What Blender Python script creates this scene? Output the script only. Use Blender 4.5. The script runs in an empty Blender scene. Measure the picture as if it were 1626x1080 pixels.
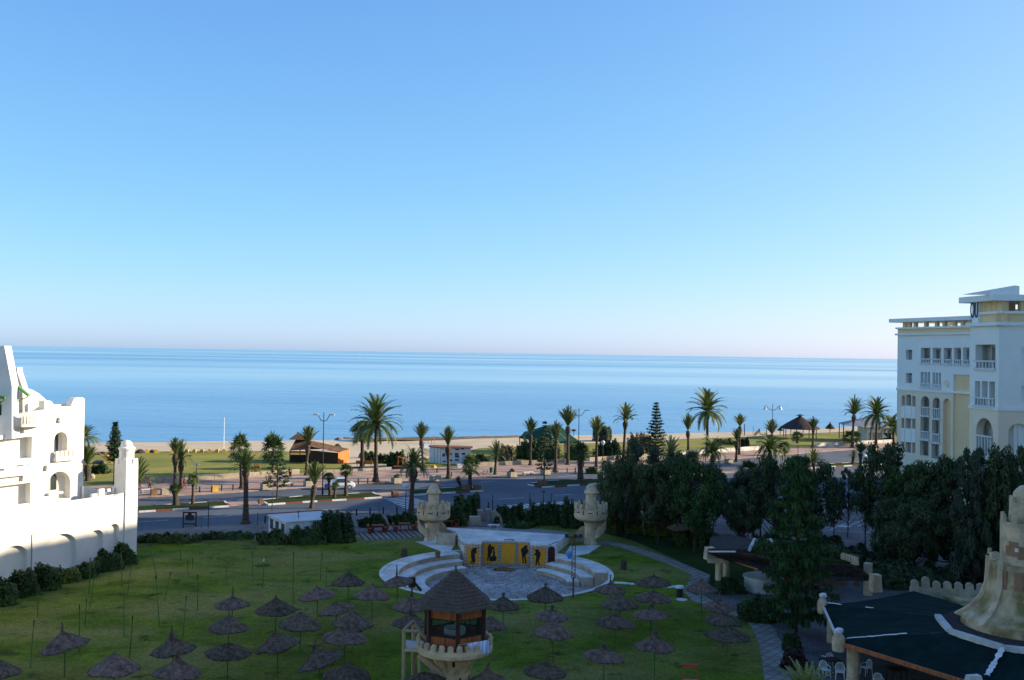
import bpy, math, random
from mathutils import Vector, Matrix, Quaternion
from mathutils.geometry import tessellate_polygon
random.seed(11)
PI = math.pi
R = math.radians
scene = bpy.context.scene
COL = scene.collection
U = random.uniform

# ------------------------------------------------------------ camera model (photo pixels 1626x1080)
H = 18.5
F = 1600.0
PITCH, ROLL = R(0.75), R(0.848)
c_f = Vector((0, math.cos(PITCH), math.sin(PITCH)))
_r0 = Vector((1, 0, 0)); _u0 = _r0.cross(c_f)
c_r = _r0 * math.cos(ROLL) + _u0 * math.sin(ROLL)
c_u = c_r.cross(c_f)
CAM = Vector((0, 0, H))

def ray(px, py):
    return c_f + c_r * ((px - 813.0) / F) - c_u * ((py - 540.0) / F)
def G(px, py, z=0.0):
    """where the line of sight through a photo pixel meets the level z"""
    d = ray(px, py)
    t = (z - H) / d.z
    p = CAM + d * t
    return Vector((p.x, p.y, z))
def A(px, py, Y):
    """the point seen at a photo pixel, at the distance Y"""
    d = ray(px, py)
    return CAM + d * (Y / d.y)
def hz(px):
    return 561.0 + (px - 813.0) * 0.0148

cd = bpy.data.cameras.new('camera')
cd.sensor_width = 36.0
cd.lens = 36.0 * F / 1626.0
cd.clip_start = 0.5
cd.clip_end = 200000.0
cam = bpy.data.objects.new('camera', cd)
COL.objects.link(cam)
cam.matrix_world = Matrix(((c_r.x, c_u.x, -c_f.x, CAM.x), (c_r.y, c_u.y, -c_f.y, CAM.y), (c_r.z, c_u.z, -c_f.z, CAM.z), (0, 0, 0, 1)))
scene.camera = cam

# ------------------------------------------------------------ light
SUN_EL, SUN_AZ = R(17.0), R(81.0)       # azimuth clockwise from the viewing direction (+Y)
w = bpy.data.worlds.new('World'); scene.world = w; w.use_nodes = True
nt = w.node_tree
for n in list(nt.nodes): nt.nodes.remove(n)
out = nt.nodes.new('ShaderNodeOutputWorld'); bg = nt.nodes.new('ShaderNodeBackground')
sky = nt.nodes.new('ShaderNodeTexSky'); sky.sky_type = 'NISHITA'; sky.sun_disc = False
sky.sun_elevation = SUN_EL; sky.sun_rotation = SUN_AZ
sky.altitude = 0.0; sky.air_density = 0.6; sky.dust_density = 0.8; sky.ozone_density = 10.0
bg.inputs['Strength'].default_value = 0.15
EXPO = 0.9
# the photograph's soft shoulder: bright parts of the sky roll off towards white instead of clipping
sep = nt.nodes.new('ShaderNodeSeparateColor'); cmb = nt.nodes.new('ShaderNodeCombineColor'); nt.links.new(sky.outputs[0], sep.inputs[0])
for ch, gain in enumerate((1.47, 1.10, 1.04)):
    m1 = nt.nodes.new('ShaderNodeMath'); m1.operation = 'MULTIPLY'; m1.inputs[1].default_value = -0.15 * 3.93
    m2 = nt.nodes.new('ShaderNodeMath'); m2.operation = 'EXPONENT'
    m3 = nt.nodes.new('ShaderNodeMath'); m3.operation = 'MULTIPLY_ADD'; kf = gain / (0.15 * 2 ** EXPO); m3.inputs[1].default_value = -kf; m3.inputs[2].default_value = kf
    nt.links.new(sep.outputs[ch], m1.inputs[0]); nt.links.new(m1.outputs[0], m2.inputs[0]); nt.links.new(m2.outputs[0], m3.inputs[0]); nt.links.new(m3.outputs[0], cmb.inputs[ch])
nt.links.new(cmb.outputs[0], bg.inputs[0]); nt.links.new(bg.outputs[0], out.inputs[0])
sl = bpy.data.lights.new('sun', 'SUN'); sl.energy = 5.0; sl.angle = R(0.53); sl.color = (1.0, 0.85, 0.62)
so = bpy.data.objects.new('sun', sl); COL.objects.link(so)
SDIR = Vector((math.sin(SUN_AZ) * math.cos(SUN_EL), math.cos(SUN_AZ) * math.cos(SUN_EL), math.sin(SUN_EL)))
so.rotation_mode = 'QUATERNION'; so.rotation_quaternion = SDIR.to_track_quat('Z', 'Y')
so.location = (60, 40, 60)
scene.view_settings.view_transform = 'Standard'; scene.view_settings.look = 'None'
scene.view_settings.exposure = EXPO + 0.13; scene.view_settings.gamma = 1.0
scene.view_settings.use_curve_mapping = False
try:
    scene.cycles.use_denoising = True
    scene.cycles.max_bounces = 8
    scene.cycles.sample_clamp_indirect = 6.0
except Exception:
    pass

# ------------------------------------------------------------ materials
MATS = {}
def mat(name, c, c2=None, scale=3.0, rough=0.85, bump=0.0, bscale=None, detail=5.0, spec=0.3, rnd=0.0, stretch=None, lo=0.38, hi=0.64, coat=0.0, metal=0.0, trans=0.0):
    """a procedural surface: two colours mixed by noise in object space, a little relief, a little variation from copy to copy"""
    m = bpy.data.materials.new(name); m.use_nodes = True
    t = m.node_tree; N = t.nodes; L = t.links
    b = N['Principled BSDF']
    b.inputs['Roughness'].default_value = rough
    b.inputs['Specular IOR Level'].default_value = spec
    b.inputs['Metallic'].default_value = metal
    if coat: b.inputs['Coat Weight'].default_value = coat
    if c2 is None: c2 = tuple(v * 0.72 for v in c)
    tc = N.new('ShaderNodeTexCoord'); mp = N.new('ShaderNodeMapping')
    if stretch: mp.inputs['Scale'].default_value = stretch
    L.new(tc.outputs['Object'], mp.inputs['Vector'])
    nz = N.new('ShaderNodeTexNoise'); nz.inputs['Scale'].default_value = scale; nz.inputs['Detail'].default_value = detail
    nz.inputs['Roughness'].default_value = 0.62
    L.new(mp.outputs[0], nz.inputs['Vector'])
    rp = N.new('ShaderNodeValToRGB')
    rp.color_ramp.elements[0].position = lo; rp.color_ramp.elements[1].position = hi
    rp.color_ramp.elements[0].color = (*c2, 1); rp.color_ramp.elements[1].color = (*c, 1)
    L.new(nz.outputs['Fac'], rp.inputs['Fac'])
    col = rp.outputs['Color']
    if rnd:
        oi = N.new('ShaderNodeObjectInfo'); hs = N.new('ShaderNodeHueSaturation')
        mr = N.new('ShaderNodeMapRange'); mr.inputs['To Min'].default_value = 1 - rnd; mr.inputs['To Max'].default_value = 1 + rnd
        L.new(oi.outputs['Random'], mr.inputs['Value']); L.new(mr.outputs[0], hs.inputs['Value'])
        mr2 = N.new('ShaderNodeMapRange'); mr2.inputs['To Min'].default_value = 0.5 + rnd * 0.06; mr2.inputs['To Max'].default_value = 0.5 - rnd * 0.06
        L.new(oi.outputs['Random'], mr2.inputs['Value']); L.new(mr2.outputs[0], hs.inputs['Hue'])
        L.new(col, hs.inputs['Color']); col = hs.outputs['Color']
    L.new(col, b.inputs['Base Color'])
    if trans:
        td = N.new('ShaderNodeBsdfTranslucent'); mx = N.new('ShaderNodeMixShader'); mx.inputs[0].default_value = trans
        L.new(col, td.inputs['Color']); L.new(b.outputs[0], mx.inputs[1]); L.new(td.outputs[0], mx.inputs[2])
        L.new(mx.outputs[0], N['Material Output'].inputs['Surface'])
    if bump:
        nb = N.new('ShaderNodeTexNoise'); nb.inputs['Scale'].default_value = bscale or scale * 4; nb.inputs['Detail'].default_value = 4
        L.new(mp.outputs[0], nb.inputs['Vector'])
        bp = N.new('ShaderNodeBump'); bp.inputs['Strength'].default_value = min(1.0, bump); bp.inputs['Distance'].default_value = 0.05
        L.new(nb.outputs['Fac'], bp.inputs['Height']); L.new(bp.outputs[0], b.inputs['Normal'])
    MATS[name] = m
    return m

def mosaic(name, c, c2, grout, scale, rough=0.9, brick=False, bw=0.5, bh=0.25, mortar=0.02, rot=0.0, spec=0.25):
    """paving: cells of two colours with joints between them"""
    m = bpy.data.materials.new(name); m.use_nodes = True
    t = m.node_tree; N = t.nodes; L = t.links; b = N['Principled BSDF']
    b.inputs['Roughness'].default_value = rough; b.inputs['Specular IOR Level'].default_value = spec
    tc = N.new('ShaderNodeTexCoord'); mp = N.new('ShaderNodeMapping'); mp.inputs['Rotation'].default_value = (0, 0, rot)
    L.new(tc.outputs['Object'], mp.inputs['Vector'])
    nz = N.new('ShaderNodeTexNoise'); nz.inputs['Scale'].default_value = 0.35; nz.inputs['Detail'].default_value = 8
    L.new(mp.outputs[0], nz.inputs['Vector'])
    if brick:
        k = N.new('ShaderNodeTexBrick'); k.inputs['Scale'].default_value = 1.0
        k.inputs['Brick Width'].default_value = bw; k.inputs['Row Height'].default_value = bh; k.inputs['Mortar Size'].default_value = mortar
        k.inputs['Color1'].default_value = (*c, 1); k.inputs['Color2'].default_value = (*c2, 1); k.inputs['Mortar'].default_value = (*grout, 1)
        L.new(mp.outputs[0], k.inputs['Vector']); col = k.outputs['Color']
    else:
        v = N.new('ShaderNodeTexVoronoi'); v.inputs['Scale'].default_value = scale
        L.new(mp.outputs[0], v.inputs['Vector'])
        rp = N.new('ShaderNodeValToRGB'); rp.color_ramp.elements[0].color = (*c, 1); rp.color_ramp.elements[1].color = (*c2, 1)
        L.new(v.outputs['Color'], rp.inputs['Fac'])
        v2 = N.new('ShaderNodeTexVoronoi'); v2.feature = 'DISTANCE_TO_EDGE'; v2.inputs['Scale'].default_value = scale
        L.new(mp.outputs[0], v2.inputs['Vector'])
        lt = N.new('ShaderNodeMath'); lt.operation = 'LESS_THAN'; lt.inputs[1].default_value = 0.05
        L.new(v2.outputs['Distance'], lt.inputs[0])
        mx = N.new('ShaderNodeMixRGB'); mx.inputs['Color2'].default_value = (*grout, 1)
        L.new(lt.outputs[0], mx.inputs['Fac']); L.new(rp.outputs[0], mx.inputs['Color1']); col = mx.outputs[0]
    mu = N.new('ShaderNodeMixRGB'); mu.blend_type = 'MULTIPLY'; mu.inputs['Fac'].default_value = 1.0
    r2 = N.new('ShaderNodeValToRGB'); r2.color_ramp.elements[0].position = 0.35; r2.color_ramp.elements[1].position = 0.68
    r2.color_ramp.elements[0].color = (0.62, 0.6, 0.58, 1); r2.color_ramp.elements[1].color = (1, 1, 1, 1)
    L.new(nz.outputs['Fac'], r2.inputs['Fac']); L.new(col, mu.inputs['Color1']); L.new(r2.outputs[0], mu.inputs['Color2'])
    L.new(mu.outputs[0], b.inputs['Base Color'])
    MATS[name] = m
    return m

M = MATS
mat('white_plaster', (0.80, 0.77, 0.70), (0.70, 0.67, 0.60), 0.5, 0.9, 0.25, 9, spec=0.15, lo=0.3, hi=0.55)
mat('hotel_white', (0.90, 0.89, 0.82), (0.85, 0.84, 0.78), 0.4, 0.9, 0.15, 6, spec=0.15)
mat('hotel_cream', (0.88, 0.74, 0.56), (0.83, 0.69, 0.52), 0.4, 0.9, 0.15, 6, spec=0.15)
mat('hotel_yellow', (0.90, 0.65, 0.37), (0.85, 0.60, 0.33), 0.4, 0.9, 0.1, 6, spec=0.15)
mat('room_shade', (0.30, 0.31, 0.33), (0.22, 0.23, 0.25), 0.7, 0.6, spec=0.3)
mat('glass', (0.03, 0.04, 0.05), (0.05, 0.06, 0.07), 1.0, 0.06, spec=0.6)
mat('curtain', (0.45, 0.45, 0.42), (0.25, 0.25, 0.24), 3.0, 0.8, stretch=(6, 6, 0.2))
mat('green_awning', (0.10, 0.24, 0.07), (0.07, 0.18, 0.05), 2, 0.8)
mat('sign_blue', (0.03, 0.07, 0.2), (0.02, 0.05, 0.15), 2, 0.4)
mat('grass', (0.058, 0.105, 0.010), (0.036, 0.070, 0.008), 0.22, 0.95, 0.9, 14, spec=0.1, detail=9)
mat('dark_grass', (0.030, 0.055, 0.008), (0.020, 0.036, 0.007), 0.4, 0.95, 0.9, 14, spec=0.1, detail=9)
mat('beach_grass', (0.29, 0.25, 0.065), (0.17, 0.19, 0.042), 0.10, 0.95, 0.7, 6, spec=0.1, detail=9)
mat('earth', (0.16, 0.12, 0.085), (0.11, 0.085, 0.06), 0.3, 0.95, 0.6, 5, spec=0.1, detail=9)
mat('sand', (0.60, 0.49, 0.34), (0.48, 0.39, 0.26), 0.12, 0.95, 0.8, 1.2, spec=0.1, detail=9)
mat('seaweed', (0.10, 0.065, 0.035), (0.22, 0.15, 0.09), 0.5, 0.95, 0.9, 2, spec=0.1, detail=8)
mat('asphalt', (0.100, 0.118, 0.142), (0.070, 0.084, 0.104), 0.12, 0.85, 0.3, 12, spec=0.25, detail=10, stretch=(1, 1, 1))
mat('road_paint', (0.62, 0.62, 0.60), (0.40, 0.40, 0.39), 1.2, 0.8)
mat('kerb_white', (0.66, 0.65, 0.61), (0.5, 0.48, 0.44), 1.5, 0.85)
mat('kerb_red', (0.20, 0.055, 0.04), (0.14, 0.05, 0.04), 1.5, 0.85)
mosaic('promenade_paving', (0.47, 0.31, 0.24), (0.39, 0.26, 0.205), (0.50, 0.40, 0.33), 1, brick=True, bw=2.2, bh=1.1, mortar=0.07, rot=R(32))
mosaic('side_paving', (0.30, 0.23, 0.22), (0.25, 0.19, 0.19), (0.20, 0.16, 0.16), 1, brick=True, bw=1.2, bh=0.6, mortar=0.04, rot=R(20))
mosaic('pavement_slabs', (0.27, 0.24, 0.22), (0.22, 0.20, 0.18), (0.15, 0.13, 0.12), 1, brick=True, bw=1.0, bh=1.0, mortar=0.04, rot=R(25))
mosaic('pit_paving', (0.52, 0.50, 0.47), (0.35, 0.335, 0.32), (0.20, 0.19, 0.18), 1.6)
mosaic('path_paving', (0.36, 0.33, 0.28), (0.29, 0.265, 0.225), (0.17, 0.16, 0.12), 1, brick=True, bw=0.9, bh=0.6, mortar=0.05, rot=R(-50))
mosaic('terrace_slats', (0.34, 0.30, 0.26), (0.28, 0.25, 0.21), (0.06, 0.05, 0.035), 1, brick=True, bw=6.0, bh=0.55, mortar=0.10, rot=R(72))
mosaic('courtyard_paving', (0.20, 0.18, 0.17), (0.15, 0.14, 0.13), (0.09, 0.08, 0.075), 1, brick=True, bw=0.6, bh=0.3, mortar=0.02, rot=R(15))
mat('stone_white', (0.72, 0.70, 0.65), (0.48, 0.46, 0.42), 0.6, 0.9, 0.4, 5, detail=8)
mat('tan_stone', (0.52, 0.44, 0.31), (0.32, 0.26, 0.18), 1.1, 0.95, 0.8, 6, detail=8)
mat('tower_stone', (0.74, 0.56, 0.34), (0.44, 0.33, 0.21), 1.3, 0.95, 0.8, 7, detail=9)
mat('mossy_stone', (0.60, 0.45, 0.27), (0.24, 0.18, 0.065), 0.55, 0.95, 0.8, 5, detail=9, lo=0.42, hi=0.6)
mat('rust_render', (0.38, 0.20, 0.11), (0.30, 0.17, 0.10), 1.5, 0.95, 0.3)
mat('ochre', (0.85, 0.38, 0.03), (0.74, 0.31, 0.024), 1.0, 0.85, 0.2)
mat('black_paint', (0.012, 0.012, 0.013), (0.02, 0.02, 0.02), 3, 0.6)
mat('mortar_dark', (0.10, 0.05, 0.04), (0.07, 0.04, 0.03), 3, 0.9)
mat('border_stone', (0.62, 0.50, 0.40), (0.45, 0.34, 0.26), 4, 0.9)
mat('dark_red', (0.10, 0.02, 0.02), (0.07, 0.015, 0.015), 2, 0.6)
mat('red_wood', (0.30, 0.05, 0.025), (0.20, 0.035, 0.02), 3, 0.6, stretch=(1, 1, 6))
mat('orange_wood', (0.62, 0.20, 0.035), (0.50, 0.15, 0.03), 1.5, 0.7, stretch=(4, 4, 0.3))
mat('brown_wood', (0.55, 0.17, 0.05), (0.24, 0.07, 0.028), 2.5, 0.55, 0.2, stretch=(5, 5, 0.4))
mat('dark_wood', (0.055, 0.032, 0.020), (0.035, 0.02, 0.014), 2.5, 0.7, 0.3, stretch=(5, 5, 0.4))
mat('pole_wood', (0.46, 0.36, 0.21), (0.33, 0.25, 0.14), 3, 0.85, 0.3, stretch=(3, 3, 0.6))
mat('thatch', (0.215, 0.155, 0.108), (0.080, 0.058, 0.044), 5, 0.95, 1.0, 22, detail=9, spec=0.1, rnd=0.32)
mat('thatch_dark', (0.085, 0.068, 0.062), (0.040, 0.032, 0.030), 4, 0.95, 1.0, 16, detail=9, spec=0.1)
mat('thatch_brown', (0.20, 0.12, 0.07), (0.10, 0.06, 0.04), 1.2, 0.95, 1.0, 5, detail=8, spec=0.1)
mat('thatch_courses', (0.135, 0.105, 0.082), (0.095, 0.074, 0.060), 6, 0.95, 0.5, 30, detail=6, spec=0.1)
mat('straw', (0.17, 0.13, 0.09), (0.10, 0.08, 0.06), 5, 0.95, spec=0.1)
mat('green_pole', (0.045, 0.16, 0.035), (0.035, 0.12, 0.03), 2, 0.5, rnd=0.2)
mat('dark_pole', (0.020, 0.032, 0.020), (0.014, 0.022, 0.014), 2, 0.5)
mat('tarp', (0.007, 0.026, 0.023), (0.004, 0.015, 0.014), 0.9, 0.9, 0.6, 2.5, spec=0.08)
mat('white_paint', (0.75, 0.75, 0.73), (0.6, 0.6, 0.58), 2, 0.55)
mat('white_plastic', (0.78, 0.78, 0.76), (0.68, 0.68, 0.66), 2, 0.4)
mat('roof_sheet', (0.62, 0.63, 0.64), (0.45, 0.45, 0.46), 0.6, 0.6, stretch=(1, 3, 1))
mat('rust', (0.22, 0.09, 0.05), (0.14, 0.06, 0.035), 2, 0.85)
mat('iron', (0.022, 0.024, 0.026), (0.035, 0.03, 0.026), 4, 0.5)
mat('lamp_glass', (0.72, 0.72, 0.66), (0.6, 0.6, 0.55), 2, 0.25)
mat('yellow_block', (0.62, 0.38, 0.06), (0.5, 0.3, 0.05), 2, 0.8)
mat('planter_stone', (0.42, 0.36, 0.28), (0.30, 0.26, 0.20), 2, 0.95, 0.4, 8)
mat('planter_brown', (0.24, 0.13, 0.07), (0.16, 0.09, 0.05), 2, 0.95, 0.4, 8)
mat('green_tent', (0.012, 0.075, 0.04), (0.009, 0.055, 0.03), 0.5, 0.7)
mat('grey_roof', (0.20, 0.22, 0.25), (0.16, 0.17, 0.20), 1, 0.8)
mat('trunk', (0.11, 0.080, 0.055), (0.050, 0.036, 0.026), 6, 0.95, 1.0, 14, stretch=(1, 1, 3), rnd=0.2)
mat('trunk_pale', (0.26, 0.20, 0.14), (0.12, 0.09, 0.065), 6, 0.95, 1.0, 14, stretch=(1, 1, 3), rnd=0.15)
mat('bark', (0.085, 0.060, 0.042), (0.045, 0.032, 0.024), 5, 0.95, 0.8, 12, stretch=(2, 2, 0.6))
mat('palm_leaf', (0.125, 0.165, 0.045), (0.065, 0.10, 0.028), 1.6, 0.6, spec=0.35, rnd=0.22, trans=0.18)
mat('palm_blue', (0.10, 0.145, 0.085), (0.06, 0.095, 0.055), 1.6, 0.6, spec=0.35, rnd=0.1, trans=0.18)
mat('fan_leaf', (0.095, 0.145, 0.035), (0.05, 0.085, 0.022), 1.6, 0.6, spec=0.35, rnd=0.22, trans=0.18)
mat('dead_leaf', (0.16, 0.11, 0.06), (0.09, 0.06, 0.035), 2, 0.9, rnd=0.1)
mat('spiky_leaf_sunlit', (0.34, 0.33, 0.09), (0.16, 0.20, 0.05), 1.2, 0.6, trans=0.2)
mat('leaf_dark', (0.105, 0.135, 0.050), (0.048, 0.070, 0.028), 0.9, 0.75, spec=0.25, rnd=0.42, trans=0.12)
mat('leaf_grey', (0.105, 0.130, 0.075), (0.055, 0.074, 0.045), 0.9, 0.75, spec=0.25, rnd=0.2, trans=0.12)
mat('needle', (0.068, 0.130, 0.030), (0.030, 0.066, 0.018), 0.9, 0.75, spec=0.25, rnd=0.2, trans=0.1)
mat('araucaria', (0.055, 0.105, 0.040), (0.030, 0.060, 0.024), 0.9, 0.7, spec=0.25, rnd=0.2, trans=0.1)
mat('hedge_leaf', (0.068, 0.112, 0.028), (0.030, 0.056, 0.015), 0.8, 0.7, spec=0.25, rnd=0.25, trans=0.12)
mat('hedge_light', (0.15, 0.19, 0.035), (0.06, 0.095, 0.022), 0.6, 0.7, spec=0.25, rnd=0.25, trans=0.15)
mat('purple_leaf', (0.055, 0.022, 0.022), (0.03, 0.014, 0.014), 0.9, 0.7, rnd=0.1)
mat('dry_leaf', (0.22, 0.19, 0.08), (0.12, 0.11, 0.05), 0.9, 0.8, rnd=0.2)
mat('rock', (0.20, 0.17, 0.14), (0.11, 0.09, 0.075), 1.5, 0.95, 0.8, 5)
mat('car_white', (0.80, 0.80, 0.80), (0.74, 0.74, 0.74), 1, 0.25, coat=0.6, spec=0.5)
mat('car_blue', (0.06, 0.14, 0.40), (0.05, 0.12, 0.34), 1, 0.3, coat=0.5, spec=0.5)
mat('tyre', (0.02, 0.02, 0.02), (0.015, 0.015, 0.015), 3, 0.8)
mat('skin', (0.35, 0.20, 0.13), (0.30, 0.17, 0.11), 3, 0.6)
mat('cloth_pink', (0.60, 0.16, 0.28), (0.5, 0.12, 0.22), 3, 0.9)
mat('cloth_dark', (0.02, 0.02, 0.03), (0.03, 0.03, 0.04), 3, 0.9)
mat('cloth_red', (0.28, 0.04, 0.04), (0.2, 0.03, 0.03), 3, 0.9)
mat('chair_orange', (0.55, 0.10, 0.03), (0.45, 0.08, 0.025), 2, 0.5)
mat('blue_plastic', (0.08, 0.28, 0.65), (0.06, 0.22, 0.55), 2, 0.4)
mat('bin_green', (0.02, 0.12, 0.08), (0.02, 0.09, 0.06), 2, 0.5)
mat('pink_stone', (0.42, 0.30, 0.25), (0.28, 0.20, 0.17), 1.6, 0.95, 0.6, 6)
mat('towel', (0.68, 0.72, 0.80), (0.25, 0.38, 0.66), 1.0, 0.95, stretch=(9, 0.3, 0.3), lo=0.45, hi=0.52)
mat('puddle', (0.05, 0.045, 0.04), (0.08, 0.07, 0.06), 1, 0.25, spec=0.5)

def lawn_mat():
    m = bpy.data.materials.new('lawn'); m.use_nodes = True
    t = m.node_tree; N = t.nodes; L = t.links; b = N['Principled BSDF']; b.inputs['Roughness'].default_value = 0.95; b.inputs['Specular IOR Level'].default_value = 0.08
    tc = N.new('ShaderNodeTexCoord')
    def noise(sc, det, ro=.6, st=(1, 1, 1)):
        mm = N.new('ShaderNodeMapping'); mm.inputs['Scale'].default_value = st; L.new(tc.outputs['Object'], mm.inputs['Vector'])
        n = N.new('ShaderNodeTexNoise'); n.inputs['Scale'].default_value = sc; n.inputs['Detail'].default_value = det; n.inputs['Roughness'].default_value = ro; L.new(mm.outputs[0], n.inputs['Vector']); return n.outputs['Fac']
    def ramp(f, a, c, lo, hi):
        r = N.new('ShaderNodeValToRGB'); r.color_ramp.elements[0].position = lo; r.color_ramp.elements[1].position = hi
        r.color_ramp.elements[0].color = (*a, 1); r.color_ramp.elements[1].color = (*c, 1); L.new(f, r.inputs['Fac']); return r.outputs['Color']
    def mix(f, a, c, bt='MIX'):
        x = N.new('ShaderNodeMixRGB'); x.blend_type = bt
        if isinstance(f, float): x.inputs['Fac'].default_value = f
        else: L.new(f, x.inputs['Fac'])
        L.new(a, x.inputs['Color1']); L.new(c, x.inputs['Color2']); return x.outputs['Color']
    base = ramp(noise(.35, 9, .7), (0.066, 0.112, 0.009), (0.172, 0.236, 0.018), .36, .64)
    dry = ramp(noise(1.4, 8, .7), (0.190, 0.195, 0.045), (0.310, 0.270, 0.090), .3, .7)
    big = ramp(noise(.075, 4, .6, (1, 1.8, 1)), (0, 0, 0), (.9, .9, .9), .44, .62)
    c = mix(big, base, dry)
    fine = ramp(noise(5, 6, .75), (.42, .44, .4), (1.3, 1.28, 1.2), .3, .7)
    spot = ramp(noise(.55, 3, .5), (.35, .42, .35), (1, 1, 1), .30, .40)
    c = mix(1.0, c, spot, 'MULTIPLY')
    c = mix(1.0, c, fine, 'MULTIPLY')
    L.new(c, b.inputs['Base Color'])
    bp = N.new('ShaderNodeBump'); bp.inputs['Strength'].default_value = .9; bp.inputs['Distance'].default_value = .08
    L.new(noise(12, 5), bp.inputs['Height']); L.new(bp.outputs[0], b.inputs['Normal'])
    M['lawn'] = m
lawn_mat()

def sea_mat():
    m = bpy.data.materials.new('sea_water'); m.use_nodes = True
    t = m.node_tree; N = t.nodes; L = t.links; b = N['Principled BSDF']
    b.inputs['IOR'].default_value = 1.33
    tc = N.new('ShaderNodeTexCoord')
    # long wind streaks: strips of ruffled water look darker than the calm strips
    mp = N.new('ShaderNodeMapping'); mp.inputs['Scale'].default_value = (0.00045, 0.0016, 1); mp.inputs['Rotation'].default_value = (0, 0, R(-4))
    L.new(tc.outputs['Object'], mp.inputs['Vector'])
    n1 = N.new('ShaderNodeTexNoise'); n1.inputs['Scale'].default_value = 1.0; n1.inputs['Detail'].default_value = 4
    L.new(mp.outputs[0], n1.inputs['Vector'])
    r1 = N.new('ShaderNodeMapRange'); r1.inputs['From Min'].default_value = 0.42; r1.inputs['From Max'].default_value = 0.60
    r1.inputs['To Min'].default_value = 0.0; r1.inputs['To Max'].default_value = 1.0
    L.new(n1.outputs['Fac'], r1.inputs['Value'])
    # waves, three sizes
    def wave(sx, sy, det, rot):
        mm = N.new('ShaderNodeMapping'); mm.inputs['Scale'].default_value = (sx, sy, 1); mm.inputs['Rotation'].default_value = (0, 0, R(rot))
        L.new(tc.outputs['Object'], mm.inputs['Vector'])
        nn = N.new('ShaderNodeTexNoise'); nn.inputs['Scale'].default_value = 1.0; nn.inputs['Detail'].default_value = det
        nn.inputs['Roughness'].default_value = 0.55
        L.new(mm.outputs[0], nn.inputs['Vector']); return nn.outputs['Fac']
    a = wave(0.05, 0.16, 5, 14); c = wave(0.35, 0.8, 4, 24); e = wave(0.012, 0.05, 3, 8)
    ad = N.new('ShaderNodeMath'); ad.operation = 'MULTIPLY_ADD'; ad.inputs[1].default_value = 0.22
    L.new(c, ad.inputs[0]); L.new(a, ad.inputs[2])
    ae = N.new('ShaderNodeMath'); ae.operation = 'MULTIPLY_ADD'; ae.inputs[1].default_value = 1.6
    L.new(e, ae.inputs[0]); L.new(ad.outputs[0], ae.inputs[2])
    bp = N.new('ShaderNodeBump'); bp.inputs['Distance'].default_value = 1.0
    ms = N.new('ShaderNodeMapRange'); ms.inputs['To Min'].default_value = 0.14; ms.inputs['To Max'].default_value = 0.26
    L.new(r1.outputs[0], ms.inputs['Value'])
    sx = N.new('ShaderNodeSeparateXYZ'); L.new(tc.outputs['Object'], sx.inputs[0])
    fd = N.new('ShaderNodeMapRange'); fd.inputs['From Min'].default_value = 230; fd.inputs['From Max'].default_value = 900; fd.inputs['To Min'].default_value = 2.6; fd.inputs['To Max'].default_value = 1.0
    L.new(sx.outputs['Y'], fd.inputs['Value'])
    mm_ = N.new('ShaderNodeMath'); mm_.operation = 'MULTIPLY'; mm_.use_clamp = True; L.new(ms.outputs[0], mm_.inputs[0]); L.new(fd.outputs[0], mm_.inputs[1]); L.new(mm_.outputs[0], bp.inputs['Strength'])
    L.new(ae.outputs[0], bp.inputs['Height']); L.new(bp.outputs[0], b.inputs['Normal'])
    mr = N.new('ShaderNodeMapRange'); mr.inputs['To Min'].default_value = 0.14; mr.inputs['To Max'].default_value = 0.24
    L.new(r1.outputs[0], mr.inputs['Value']); L.new(mr.outputs[0], b.inputs['Roughness'])
    cr = N.new('ShaderNodeValToRGB')
    cr.color_ramp.elements[0].color = (0.16, 0.38, 0.54, 1); cr.color_ramp.elements[1].color = (0.09, 0.27, 0.46, 1)
    L.new(r1.outputs[0], cr.inputs['Fac']); L.new(cr.outputs[0], b.inputs['Base Color'])
    M['sea'] = m
sea_mat()

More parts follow.
